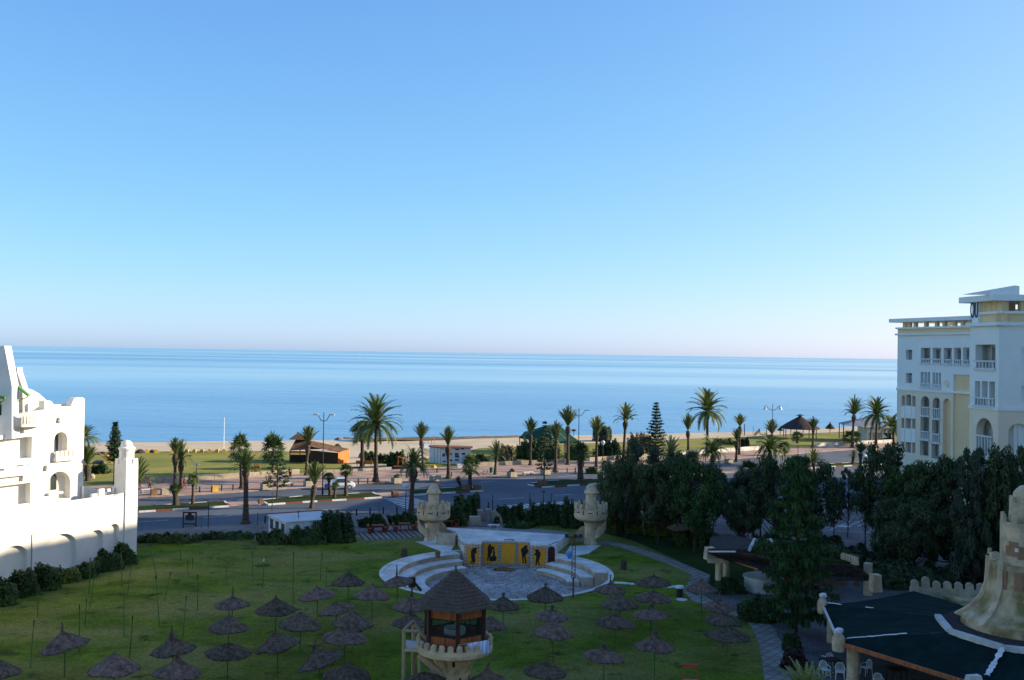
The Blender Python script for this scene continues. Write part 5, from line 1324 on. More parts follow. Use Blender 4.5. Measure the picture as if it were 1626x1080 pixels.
# broad trees and pines: crowns of small leaf faces gathered in clumps on limbs
def leafface(b, c, s, out, mi=0, asp=1.6):
    n = (out + Vector((U(-1, 1), U(-1, 1), U(-.6, 1.0)))).normalized()
    a = n.cross(Vector((U(-1, 1), U(-1, 1), U(-1, 1)))).normalized(); e = n.cross(a)
    b.face([c - a * s * .5, c + e * s * asp * .5 - a * s * .1, c + a * s * .5, c - e * s * asp * .5 + a * s * .1], mi)
def tree_proto(seed, kind):
    """unit height 1, half width about 0.5"""
    random.seed(seed); tb = MB(); cb = MB()
    if kind == 'broad':
        tb.tube([(0, 0, 0), (.01, 0, .2), (.02, .01, .45), (0, 0, .7)], [.026, .02, .016, .006], 7)
        cl = []
        for i in range(58):
            a = U(0, 2 * PI); z = U(.30, .97); rr = .47 * math.sqrt(max(.08, 1 - ((z - .62) / .42) ** 2)) * U(.35, 1.08)
            cl.append((Vector((rr * math.cos(a), rr * math.sin(a), z)), U(.07, .15)))
        n, s_ = 190, .025
    elif kind == 'pine':
        tb.tube([(0, 0, 0), (.015, 0, .3), (-.01, .01, .6), (0, 0, .95)], [.024, .02, .014, .004], 7)
        cl = []
        for i in range(84):
            a = U(0, 2 * PI); z = .16 + .84 * random.random() ** .9; rr = .50 * (1.04 - z) ** .38 * U(.2, 1.05)
            cl.append((Vector((rr * math.cos(a), rr * math.sin(a), z)), U(.045, .11)))
        n, s_ = 120, .021
    elif kind == 'bare':
        tb.tube([(0, 0, 0), (.02, 0, .25), (-.01, .02, .5), (0, 0, .9)], [.02, .017, .012, .004], 6)
        cl = []
        for i in range(26):
            a = U(0, 2 * PI); z = U(.45, .98); rr = .45 * math.sqrt(max(.05, 1 - ((z - .72) / .32) ** 2)) * U(.3, 1.0)
            cl.append((Vector((rr * math.cos(a), rr * math.sin(a), z)), U(.05, .10)))
        n, s_ = 85, .026
        for i in range(16):
            a = U(0, 2 * PI); z = U(.15, .45); e = Vector((math.cos(a) * U(.2, .45), math.sin(a) * U(.2, .45), z + U(.12, .3)))
            tb.tube([(0, 0, z), e * .5 + Vector((0, 0, z * .45)), e], [.007, .005, .002], 4, cap=False)
    elif kind == 'layer':
        tb.tube([(0, 0, 0), (0, 0, .5), (0, 0, 1.0)], [.022, .014, .003], 7)
        cl = []; 
        for l in range(12):
            z = .08 + .90 * l / 12; rl = .56 * (1.04 - z) ** .75 * (.8 if l < 2 else U(.85, 1.1)); nb = 7
            for j in range(nb):
                a = 2 * PI * j / nb + l * .7 + U(-.25, .25); L = rl * U(.7, 1.05)
                tb.tube([(0, 0, z), (L * math.cos(a), L * math.sin(a), z + .02)], [.006, .002], 4, cap=False)
                for k in range(4):
                    u = .25 + .75 * k / 3; cl.append((Vector((L * u * math.cos(a + U(-.12, .12)), L * u * math.sin(a), z + .006 + U(-.014, .010))), .040 + .035 * u))
        n, s_ = 36, .020
    for c, r in cl:
        if kind != 'layer':
            z0 = max(.12, c.z - U(.12, .3)); tb.tube([(0, 0, z0), c * .55 + Vector((0, 0, z0 * .3)), c], [.008, .005, .002], 4, cap=False)
        for i in range(n):
            d = Vector((random.gauss(0, 1), random.gauss(0, 1), random.gauss(0, 1))).normalized(); rr = r * random.random() ** .45
            q = c + Vector((d.x, d.y, d.z * (.75 if kind != 'layer' else .22))) * rr
            leafface(cb, q, s_ * U(.7, 1.3), d + Vector((0, 0, .3)), asp=(1.5 if kind in ('broad',) else 2.6))
    lm = {'broad': 'leaf_dark', 'pine': 'leaf_dark', 'bare': 'leaf_grey', 'layer': 'needle'}[kind]
    a = bpy.data.meshes.new('trunk'); a.from_pydata(tb.v, [], tb.f); a.materials.append(M['bark'])
    c = bpy.data.meshes.new('crown'); c.from_pydata(cb.v, [], cb.f); c.materials.append(M[lm])
    return a, c
TP = {(k, i): tree_proto(300 + 13 * i + 77 * j, k) for j, k in enumerate(('broad', 'pine', 'bare', 'layer')) for i in range(1 if k == 'layer' else 3)}
GREY = {}
def tree(base, top, w, kind, var, label, group=None, leaf=None):
    p = G(*base); k = p.y / F; h = A(base[0], top, p.y).z
    t = thing('conifer_tree' if kind == 'layer' else 'tree', label, 'tree', (p.x, p.y, 0), U(0, 6.28), group)
    t.scale = (w * k, w * k, h)
    tm, cm = TP[(kind, var)]
    if leaf:
        if (kind, var, leaf) not in GREY:
            GREY[(kind, var, leaf)] = cm.copy(); GREY[(kind, var, leaf)].materials.clear(); GREY[(kind, var, leaf)].materials.append(M[leaf])
        cm = GREY[(kind, var, leaf)]
    for n, me in (('trunk', tm), ('crown', cm)):
        o = bpy.data.objects.new(n, me); COL.objects.link(o); o.parent = t
    return t
random.seed(21)
gA, gC = 'dark trees behind the stage', 'dark trees below the beach hotel'
UNDER = []
TREES = [
 ((978, 850), 732, 66, 'broad', 0, 'dark round tree directly behind the stone turret', gA),
 ((994, 856), 722, 56, 'broad', 1, 'dark tree with a bare straight trunk just past the stone turret', gA),
 ((1024, 838), 702, 66, 'broad', 2, 'dark tree whose crown tops the clump, beside the blue green palm', gA, 'leaf_grey'),
 ((1045, 864), 728, 80, 'broad', 0, 'dark tree over the first straw parasol under the clump', gA),
 ((1076, 860), 720, 92, 'broad', 1, 'dark broad tree in the middle of the clump, over the second parasol', gA),
 ((1103, 877), 726, 84, 'broad', 2, 'dark tree with a slim pale trunk near the thatched pavilion roof', gA, 'needle'),
 ((1132, 846), 742, 52, 'broad', 0, 'dark tree at the clump edge where the road shows behind', gA),
 ((1155, 835), 762, 40, 'broad', 1, 'low dark tree beside the café tables and rail', gA),
 ((1208, 860), 732, 76, 'bare', 0, 'grey leaved tree between the dark fan palm and the layered conifer', None),
 ((1180, 878), 770, 66, 'broad', 2, 'shadowy tree hanging over the far thatched roof', None),
 ((1232, 880), 726, 84, 'broad', 0, 'dark tree pressed behind the layered conifer', gC),
 ((1296, 872), 738, 84, 'broad', 1, 'dark tree filling the gap on the far side of the layered conifer', gC),
 ((1196, 852), 744, 74, 'broad', 0, 'dark tree beside the grey leaved tree, over the road café', gA),
 ((1324, 854), 748, 46, 'bare', 1, 'thin tree with bare lower branches beside the layered conifer', gC),
 ((1346, 854), 742, 50, 'bare', 2, 'thin bare branched tree standing before the pale side road', gC),
 ((1374, 872), 738, 52, 'bare', 0, 'thin tree with forked bare trunk before the pale side road', gC),
 ((1402, 880), 708, 92, 'broad', 1, 'big dark tree rising in front of the corner of the beach hotel', gC),
 ((1436, 892), 742, 92, 'pine', 1, 'dark tree below the light green palm crown', gC, 'needle'),
 ((1474, 905), 738, 100, 'pine', 2, 'dense dark tree below the yellow recess of the beach hotel', gC),
 ((1510, 914), 732, 92, 'pine', 0, 'dark pine below the near wing corner, first of the row of three', gC),
 ((1546, 945), 718, 94, 'pine', 1, 'dark pine below the near wing, second of the row of three', gC, 'leaf_grey'),
 ((1588, 950), 715, 92, 'pine', 2, 'dark pine below the near wing, third of the row of three', gC),
 ((1630, 952), 718, 84, 'pine', 0, 'dark pine behind the castle tower, cut by the picture edge', gC),
 ((1452, 925), 796, 84, 'broad', 2, 'low dark tree behind the crenellated garden wall', gC),
 ((1530, 926), 806, 90, 'broad', 0, 'low dark tree behind the tarpaulin roof, next to the castle tower', gC),
 ((1416, 912), 792, 84, 'pine', 2, 'low dark tree beside the end of the thatched pavilion', gC),
 ((1568, 942), 765, 90, 'broad', 1, 'shadowy round tree between the pines and the castle tower', gC),
]
for q in TREES: tree(*q)
for q in [((1352, 900), 84, 868, 'dark undergrowth between the thatched pavilion and the bare trees'), ((1420, 930), 96, 893, 'dark undergrowth at the end of the thatched pavilion'), ((1482, 932), 80, 900, 'dark undergrowth just behind the first merlons of the garden wall'), ((1545, 930), 90, 896, 'dark undergrowth behind the garden wall near the castle tower'), ((1310, 876), 60, 852, 'dark undergrowth behind the planted ring roof')]:
    UNDER.append(q)
tree((1264, 1004), 706, 122, 'layer', 0, 'tall layered dark conifer in front of the thatched pavilion')
# araucarias: tiers of upcurved branches
def araucaria(base, top, w, label, sparse=False, clear=.15, dense=1.0):
    p = G(*base); k = p.y / F; h = A(base[0], top, p.y).z; rw = w * k / 2
    t = thing('araucaria_tree', label, 'tree', (p.x, p.y, 0), 0, 'star shaped araucarias on the seafront')
    b = MB(); b.tube([(0, 0, 0), (0, 0, h * .6), (0, 0, h)], [.11, .07, .015], 7)
    c = MB(); nl = int((9 if sparse else 15) * dense) 
    for l in range(nl):
        u = clear + (1 - clear) * l / nl; z = h * u; L0 = rw * min(1, (1.04 - u) / (1 - clear) * 1.25 + .08); nb = 6
        for j in range(nb):
            a = 2 * PI * j / nb + l * .5 + U(-.15, .15); L = L0 * U(.75, 1.1); up = L * .22
            e = Vector((L * math.cos(a), L * math.sin(a), z + up * (1 if not sparse else .3)))
            b.tube([(0, 0, z), e], [.028, .008], 4, cap=False)
            m_ = int(44 * max(.5, L)) if not sparse else int(22 * max(.5, L))
            for i in range(m_):
                v = (U(.2, 1) if not sparse else U(.5, 1.0)); q = Vector((0, 0, z)).lerp(e, v) + Vector((U(-.16, .16), U(-.16, .16), U(-.08, .22)))
                leafface(c, q, U(.10, .2), Vector((0, 0, 1)), asp=2.2)
    b.build('trunk', 'bark', t, world=False); c.build('crown', 'araucaria', t, world=False)
random.seed(31)
araucaria((181, 771), 669, 26, 'araucaria standing on the grass just behind the white domed turret', clear=.38)
araucaria((440, 793), 712, 38, 'young thin araucaria on the traffic island by the pale trunked fan palm', sparse=True, clear=.25)
araucaria((864, 765), 666, 28, 'tall thin araucaria in front of the green tent', sparse=True, clear=.20, dense=1.5)
araucaria((1041, 736), 637, 34, 'dense conical araucaria beside the dark tree clump', clear=.12, dense=1.25)

# hedges and bushes
def leafmass(b, c, d, n, s, rz=0.0, round_=True):
    """leaves through the outer layer of a lumpy mound"""
    q = Matrix.Rotation(rz, 3, 'Z')
    lumps = [(Vector((U(-.5, .5) * d[0], U(-.5, .5) * d[1], d[2] * U(.45, .8))), U(.22, .42)) for _ in range(max(4, int(d[0] * d[1] * .9) + 4))]
    ph = U(0, 6)
    for i in range(n):
        while True:
            x, y, z = U(-1, 1), U(-1, 1), U(0, 1)
            e = (abs(x) ** 3 + abs(y) ** 3 + abs(z) ** 3) ** (1 / 3)
            if .55 < e < 1: break
        w_ = .92 + .20 * math.sin(x * d[0] * 1.7 + ph) * math.cos(y * 2.3 + z * 2 + ph * 2) + .10 * math.sin(x * d[0] * 4.1 + ph * 3 + z * 4) + U(-.10, .10)
        leafface(b, Vector(c) + q @ Vector((x * d[0] / 2 * w_, y * d[1] / 2 * w_, z * d[2] * w_)), s * U(.7, 1.4), Vector((x, y, z)))
def bush(pix, w, top, label, m='hedge_leaf', depth=None, rz=0.0, n=None, s=.15, name='bush', cat='bush', group=None, core=True, dn=1.0):
    p = G(*pix); k = p.y / F; h = A(pix[0], top, p.y).z; W = w * k; D = depth or W * .7
    n = n or int(min(9000, 330 * (W * h * 2 + W * D + D * h) * dn))
    t = thing(name, label, cat, (p.x, p.y, 0), 0, group)
    b = MB(); leafmass(b, (0, 0, 0), (W, D, h), n, s, rz); b.build('foliage', m, t, world=False)
    b = MB(); qm = Matrix.Rotation(rz, 3, 'Z')
    for i in range(max(3, int(W * 1.5))):
        e = qm @ Vector((U(-.4, .4) * W, U(-.35, .35) * D, h * U(.6, .9))); f0 = Vector((e.x * .7, e.y * .7, 0))
        b.tube([f0, (f0 + e) / 2 + Vector((U(-.1, .1), U(-.1, .1), 0)), e], [.03, .02, .008], 5, cap=False)
    b.build('stems', 'bark', t, world=False)
    return t
random.seed(41)
for q in UNDER: bush(q[0], q[1], q[2], q[3], 'leaf_dark', depth=3.5, s=.2, dn=.5, group='dark undergrowth below the trees')
gW = 'bushes along the foot of the white hotel wall'
for q in [((6, 960), 34, 924, 'first dark bush along the white wall, cut by the picture edge', 'hedge_leaf'), ((38, 946), 48, 905, 'dark bush along the white wall below the first blind arch', 'hedge_leaf'), ((74, 936), 46, 896, 'tallest dark bush along the white wall, before the drain pipe', 'hedge_leaf'), ((108, 924), 34, 902, 'paler dry looking bush along the white wall', 'hedge_light'), ((138, 916), 36, 893, 'dark low bush along the white wall under the third arch', 'hedge_leaf'), ((168, 906), 44, 877, 'dark bush along the white wall under the fourth arch', 'hedge_leaf'), ((195, 896), 36, 865, 'greener tall bush at the corner of the white wall', 'hedge_leaf')]:
    bush(q[0], q[1], q[2], q[3], q[4], depth=1.7, rz=R(50), group=gW)
gH = 'hedges between the garden and the road'
for q in [((262, 862), 96, 848, 'low dark hedge from the white turret to the info panel', 1.6, R(12)), ((358, 857), 98, 845, 'low dark hedge behind the tall feathery palm', 1.6, R(12)), ((432, 864), 52, 843, 'dark hedge in front of the white roofed booth', 1.6, R(6)), ((484, 864), 66, 838, 'dark hedge covering the wall of the white roofed booth', 1.4, R(6)), ((532, 860), 62, 813, 'tall rounded dark hedge at the end of the white roofed booth', 2.6, 0), ((592, 838), 44, 818, 'low hedge behind the first red picnic table', 1.3, R(15)), ((640, 834), 50, 815, 'low hedge behind the second red picnic table', 1.3, R(15)), ((720, 836), 46, 806, 'dark hedge behind the turret with the column', 1.8, R(15)), ((742, 826), 44, 786, 'tall dark bush beside the stone gateway', 2.4, 0), ((812, 831), 50, 803, 'dark hedge just past the stone gateway', 1.8, R(12)), ((868, 833), 70, 799, 'long dark hedge behind the grass strip of the stage', 1.8, R(12)), ((908, 838), 40, 795, 'dark hedge behind the stone turret near the trees', 2.0, R(12))]:
    bush(q[0], q[1], q[2], q[3], 'hedge_leaf', depth=q[4], rz=q[5], group=gH)
bush((826, 838), 44, 827, 'low clipped mound on the grass strip behind the stage', depth=2.0)
gL = 'yellow green shrubs under the dark tree clump'
for q in [((880, 820), 26, 803, 'yellow green shrub at the hedge, caught by light'), ((972, 846), 30, 806, 'yellow green shrub beside the stone turret'), ((1004, 846), 36, 806, 'yellow green shrub behind the first parasol under the trees'), ((1048, 850), 50, 822, 'dull yellow green shrub behind the parasols under the trees')]:
    bush(q[0], q[1], q[2], q[3], 'hedge_light', depth=1.6, group=gL, dn=.7)  # the lit yellow-green of these shrubs is put into the paler leaf colour
for q in [((1100, 862), 60, 822, 'dark shrub under the trees by the thatched roof', 'hedge_leaf'), ((1152, 940), 56, 920, 'rounded shrub below the pillars of the thatched pavilion', 'hedge_leaf'), ((1204, 985), 64, 950, 'low dark rounded shrub beside the curving path', 'hedge_leaf'), ((1262, 1062), 42, 1032, 'round purple leaved shrub at the edge of the courtyard', 'purple_leaf'), ((1258, 1034), 30, 1006, 'green shrub above the purple shrub', 'hedge_leaf'), ((1226, 880), 70, 850, 'shrub planted on the roof ring of the thatched pavilion', 'hedge_leaf')]:
    bush(q[0], q[1], q[2], q[3], q[4], group=None)
gB = 'bushes of the beach lawn'
for q in [((586, 736), 26, 718, 'dark bush on the sand path beside the dark fan palm', 'hedge_leaf'), ((606, 736), 18, 722, 'small green bush on the sand beside the tallest date palm', 'hedge_leaf'), ((631, 742), 32, 718, 'dark round bush behind the orange frame', 'hedge_leaf'), ((760, 738), 36, 722, 'green bush on the lawn past the white kiosk', 'hedge_leaf'), ((803, 734), 30, 708, 'dry yellow shrub beside the short curved palm', 'dry_leaf'), ((840, 728), 44, 700, 'dark bush under the tail of the green tent', 'hedge_leaf'), ((866, 728), 40, 696, 'dark bush under the middle of the green tent', 'hedge_leaf'), ((850, 734), 30, 714, 'low bush in front of the green tent', 'hedge_leaf'), ((915, 730), 34, 708, 'green bush beside the palm with the dead leaf skirt', 'hedge_light'), ((966, 726), 44, 700, 'dark bush beside the globe lamp near the tree clump', 'hedge_leaf'), ((956, 700), 30, 676, 'grey green tree like bush behind the upright palm', 'leaf_grey'), ((1016, 720), 40, 690, 'dry reeds beside the conical araucaria', 'dry_leaf'), ((1180, 712), 22, 697, 'dark bush behind the yellow lamp', 'hedge_leaf'), ((1152, 705), 40, 698, 'low dark shrub on the lawn by the slim palms', 'hedge_leaf'), ((158, 752), 26, 738, 'low scrub behind the white hotel parapet', 'hedge_leaf'), ((200, 766), 30, 752, 'scrub between the araucaria and the spreading palm', 'hedge_leaf'), ((940, 752), 22, 742, 'small bush at the foot of the skirted palm', 'hedge_leaf')]:
    bush(q[0], q[1], q[2], q[3], q[4], group=gB, s=.22, dn=.55)
# spiky crown at the bottom edge; its sunlit yellow is put into the leaf colour
Y = 47.0; c = A(1280, 1102, Y)
t = thing('spiky_palm', 'yellow green spiky palm crown poking up at the bottom edge', 'palm', (c.x, c.y, 0))
b = MB(); b.tube([(0, 0, 0), (0, 0, c.z)], [.25, .2], 10); b.build('trunk', 'trunk', t, world=False)
b = MB()
for i in range(60):
    frond(b, i * 2.39996, R(75 - 70 * i / 60), U(1.4, 1.9), R(30), 12, lw=.14)
b.v = [v + Vector((0, 0, c.z - .1)) for v in b.v]
b.build('crown', 'spiky_leaf_sunlit', t, world=False)
# ------------------------------------------------------------ straw parasols
def canopy_mesh(seed, kind):
    """radius 1, rim at z=0, apex near z=.42; thatch of straw laid in uneven strands"""
    random.seed(seed); b = MB(); n = 90
    if kind == 'step': prof = [(.98, -.04), (1.0, .0), (.80, .085), (.66, .14), (.64, .17), (.45, .265), (.22, .36), (.07, .45), (.045, .50)]
    elif kind == 'bell': prof = [(.97, -.05), (1.0, .0), (.82, .07), (.6, .155), (.4, .25), (.22, .35), (.11, .46), (.07, .56)]
    elif kind == 'cone': prof = [(.97, -.05), (1.0, .0), (.78, .11), (.55, .22), (.33, .32), (.15, .405), (.05, .45)]
    else: prof = [(.97, -.04), (1.0, .0), (.76, .09), (.52, .175), (.3, .245), (.13, .30), (.05, .325)]
    off = [[U(-.012, .012) for _ in range(n)] for _ in prof]
    jit = [U(-.035, .035) for _ in range(n)]
    wv = [(U(0, 6.28), random.choice((2, 3, 5)), U(.01, .025)) for _ in range(3)]
    rings = []
    for i, (r, z) in enumerate(prof):
        row = []
        for k in range(n):
            a = 2 * PI * k / n
            rr = r * (1 + (jit[k] if i < 3 else jit[k] * .3)) + off[i][k]; s_ = sum(h * math.sin(m_ * a + p_) for p_, m_, h in wv)
            row.append(b.p((rr * math.cos(a), rr * math.sin(a), z + off[i][k] * .8 + s_ * r)))
        rings.append(row)
    for i in range(len(rings) - 1):
        for k in range(n): b.idx([rings[i][k], rings[i][(k + 1) % n], rings[i + 1][(k + 1) % n], rings[i + 1][k]])
    b.idx(rings[-1])
    under = b.p((0, 0, .16))
    for k in range(n): b.idx([rings[0][(k + 1) % n], rings[0][k], under])
    for i in range(420):     # loose strands over the thatch and round the rim
        a = U(0, 2 * PI); r = random.choice((1.0, 1.0, .8, .64, .5)); z = {1.0: .0, .8: .09, .64: .15, .5: .22}[r] * (1 if kind != 'flat' else .85) + .012
        d = Vector((math.cos(a), math.sin(a), 0)); s_ = Vector((-d.y, d.x, 0)) * .014
        q = d * (r - .05) + Vector((0, 0, z + .01)); e = d * (r + U(.03, .10)) + Vector((0, 0, z - U(.05, .11)))
        b.face([q - s_, q + s_, e])
    me = bpy.data.meshes.new('canopy'); me.from_pydata(b.v, [], b.f); me.materials.append(M['thatch']); return me
CAN = {(k, i): canopy_mesh(900 + i * 3 + j * 17, k) for j, k in enumerate(('cone', 'step', 'bell', 'flat')) for i in range(3)}
CANH = {'cone': .45, 'step': .5, 'bell': .56, 'flat': .33}
gP = 'straw parasols on the hotel lawn'
def parasol(x, yr, w, yt, kind, tilt, tip, label, zr=1.78, group=gP):
    """x, rim level yr, width w and tip yt as measured on the photo"""
    Y = (H - zr) * F / (yr - hz(x)); p = A(x, yr, Y); k = Y / F; r = w * k / 2
    t = thing('straw_parasol', label, 'parasol', (p.x, p.y, 0), U(0, 6.28), group)
    ta, tv = tilt
    b = MB(); lean = Vector((math.cos(ta), math.sin(ta), 0)) * 0.0
    b.tube([(0, 0, 0), (0, 0, zr + r * .2)], .032, 7); b.build('pole', 'green_pole', t, world=False)
    o = bpy.data.objects.new('canopy', CAN[(kind, random.randrange(3))]); COL.objects.link(o); o.parent = t; o.location = (0, 0, zr)
    o.scale = (r, r, r * 1.35)
    # tilt axis in world: turn it back into the thing's own frame
    ax = Vector((math.cos(ta - t.rotation_euler.z), math.sin(ta - t.rotation_euler.z), 0)); q = Quaternion(Vector((-ax.y, ax.x, 0)), tv)
    o.rotation_mode = 'QUATERNION'; o.rotation_quaternion = q @ Quaternion((0, 0, 1), U(0, 6.28))
    za = zr + CANH[kind] * r * 1.35; ztip = A(x, yt, Y).z
    L = max(.0, ztip - za)
    if tip == 'knob':
        b = MB(); c0 = q @ Vector((0, 0, CANH[kind] * r * 1.35)) + Vector((0, 0, zr)); b.lathe([(.07, -.1), (.06, .05), (.10, .12), (.12, .2), (.06, .28), (0, .3)], 9, c0, wob=.15)
        for i in range(14):
            a = U(0, 6.28); b.tube([c0 + Vector((0, 0, .12)), c0 + Vector((math.cos(a) * .2, math.sin(a) * .2, U(.1, .3)))], [.012, .004], 4, cap=False)
        b.build('tip', 'straw', t, world=False)
    elif tip in ('long', 'bent', 'short'):
        L = {'long': max(L, .45), 'bent': max(L, .4), 'short': max(L, .14)}[tip]; L = min(L, .95)
        c0 = q @ Vector((0, 0, CANH[kind] * r * 1.35 - .12)) + Vector((0, 0, zr)); bend = .30 if tip == 'bent' else U(-.06, .06); ba = U(-.4, .4) - t.rotation_euler.z
        dv = Vector((math.cos(ba), math.sin(ba), 0))
        b = MB(); b.tube([c0, c0 + Vector((0, 0, .12 + L * .45)) + dv * bend * .25, c0 + Vector((0, 0, .12 + L * .8)) + dv * bend * .6, c0 + Vector((0, 0, .12 + L)) + dv * bend * (1.5 if tip == 'bent' else 1)], [.11, .055, .04, .05], 7)
        b.build('tip', 'straw', t, world=False)
    elif tip == 'cross':
        c0 = Vector((0, 0, za)); b = MB()
        for a in (.3, 2.2, 3.6, 5.1): b.tube([c0 - Vector((0, 0, .05)), c0 + Vector((math.cos(a) * .09, math.sin(a) * .09, .14)), c0 + Vector((math.cos(a) * .26, math.sin(a) * .26, .24))], [.06, .055, .05], 6)
        b.build('tip', 'straw', t, world=False)
    return t
random.seed(51)
Lt, Rt, Fr, Bk = PI, 0.0, -PI / 2, PI / 2
PARA = [
 (-2, 1066, 67, 1048, 'cone', (0, 0), 'none', 'straw parasol cut off by the bottom corner of the white hotel side'),
 (103, 1024, 75, 1000, 'step', (Lt, .2), 'long', 'stepped straw parasol tilted over to one side, standing apart near the bottom corner'),
 (181, 1060, 80, 1035, 'cone', (0, 0), 'short', 'wide plain straw parasol at the bottom edge, next to the stepped one that leans'),
 (275, 1030, 70, 1001, 'bell', (Lt, .1), 'long', 'humped straw parasol with a thin tip, directly behind one with a pale stub'),
 (281, 1066, 74, 1040, 'bell', (0, .05), 'knob', 'humped straw parasol with a pale stub on top, at the bottom edge'),
 (369, 959, 56, 931, 'flat', (0, 0), 'long', 'flat straw parasol with a long spike, farthest out among the bare poles'),
 (363, 995, 63, 972, 'cone', (0, .05), 'short', 'neat conical straw parasol with clean ribs, behind the shaggy pale one'),
 (362, 1035, 72, 1013, 'flat', (Rt, .05), 'none', 'shaggy pale straw parasol with a ragged rim, in front of a neat cone'),
 (438, 968, 63, 946, 'step', (0, 0), 'short', 'stepped straw parasol between the flat spiked one and the big cluster'),
 (504, 945, 59, 929, 'flat', (Lt, .12), 'short', 'low straw parasol leaning slightly, with a pale nick in its rim'),
 (553, 924, 53, 906, 'step', (0, 0), 'short', 'stepped straw parasol nearest the amphitheatre in the open lawn'),
 (534, 968, 58, 948, 'flat', (Lt, .2), 'none', 'hunched straw parasol leaning toward its neighbour in the middle of the lawn'),
 (591, 945, 57, 928, 'cone', (0, .04), 'short', 'plain straw parasol between the amphitheatre steps and the lawn cluster'),
 (631, 925, 50, 897, 'flat', (Lt, .14), 'long', 'flat spiked straw parasol overlapping the pale rim of the amphitheatre'),
 (477, 991, 67, 971, 'cone', (0, .06), 'none', 'broad straw parasol in the middle of the lawn, behind the strongly tilted ones'),
 (560, 989, 65, 972, 'cone', (0, .08), 'none', 'straw parasol half covered by another just in front of it'),
 (547, 1012, 70, 993, 'flat', (Rt, .06), 'none', 'grey straw parasol overlapping the one right behind it'),
 (441, 1024, 70, 1000, 'cone', (Lt, .22), 'short', 'tilted straw parasol, its low side toward the ribbed pale one'),
 (508, 1049, 74, 1021, 'bell', (Lt, .36), 'long', 'steeply tilted straw parasol with a straw edge touching down low'),
 (551, 1073, 75, 1054, 'cone', (0, .05), 'short', 'straw parasol cut by the bottom edge in front of the steeply tilted one'),
 (651, 963, 56, 946, 'cone', (0, 0), 'short', 'straw parasol just behind the lookout roof, the farther of the two'),
 (652, 988, 58, 957, 'bell', (0, 0), 'long', 'straw parasol with a leaning spike beside the lookout landing frame'),
 (674, 1079, 66, 1064, 'flat', (0, 0), 'none', 'straw parasol at the bottom edge under the lookout landing frame'),
 (799, 962, 52, 940, 'cone', (0, 0), 'knob', 'straw parasol with a dark knob beside the lookout roof, at the pit edge'),
 (779, 993, 52, 975, 'cone', (0, .05), 'none', 'straw parasol half hidden behind the lookout cabin windows'),
 (774, 1078, 58, 1056, 'bell', (0, 0), 'bent', 'straw parasol with a hooked tip beside the lookout shaft'),
 (866, 948, 57, 932, 'cone', (0, 0), 'knob', 'dark straw parasol with a knob overlapping the pit paving'),
 (876, 978, 55, 957, 'flat', (0, .05), 'knob', 'straw parasol with a pale knob just in front of the dark one by the pit'),
 (878.5, 1004, 65, 988, 'cone', (Rt, .08), 'short', 'third straw parasol of the column leading away from the pit, with a short tip'),
 (866, 1065, 68, 1042, 'flat', (0, .05), 'bent', 'wide straw parasol with a bent tip near the bottom edge'),
 (969, 936, 51, 913, 'flat', (0, 0), 'long', 'flat dark straw parasol with a spike at the pit rim by the stepping stones'),
 (984, 959, 60, 945, 'cone', (0, 0), 'short', 'straw parasol one row below the flat spiked one by the stepping stones'),
 (977, 988, 62, 975, 'flat', (Rt, .06), 'none', 'blunt topped straw parasol in the middle of the shaded lawn'),
 (959, 1041, 66, 1021, 'flat', (Rt, .12), 'cross', 'straw parasol with a crossed bow of straw on top'),
 (1038, 925, 55, 911, 'flat', (0, 0), 'short', 'straw parasol hiding part of the stepping stone path'),
 (1037, 950, 58, 936, 'flat', (0, .04), 'short', 'straw parasol beside the white topped bin'),
 (1033, 976, 55, 955, 'flat', (0, 0), 'knob', 'straw parasol with a small knob, in front of the one beside the bin'),
 (1039.5, 1025, 64, 992, 'bell', (0, .05), 'long', 'tall bell shaped straw parasol with a long crooked spike'),
 (1114, 935, 50, 922, 'cone', (0, 0), 'short', 'straw parasol over the paved path by the pavilion pillars'),
 (1142, 963, 56, 946, 'flat', (0, 0), 'long', 'straw parasol with a small spike beside the rounded shrub'),
 (1149, 985, 60, 971, 'flat', (Rt, .05), 'none', 'straw parasol at the bend of the paved path, middle of three'),
 (1154.5, 1008, 72, 982, 'flat', (0, .04), 'long', 'widest straw parasol at the bend of the paved path, front of three'),
 (1011, 822, 30, 812, 'cone', (0, 0), 'short', 'dark straw parasol under the trees, nearest the stone turret'),
 (1041, 828, 36, 817, 'flat', (0, 0), 'none', 'straw parasol under the trees with two slim trunks beside it'),
 (1077, 838, 37, 824, 'flat', (0, 0), 'long', 'spiked straw parasol under the trees'),
 (1113, 842, 34, 832, 'cone', (0, 0), 'none', 'shadowed straw parasol behind the thatched pavilion roof'),
]
for q in PARA: parasol(*q)
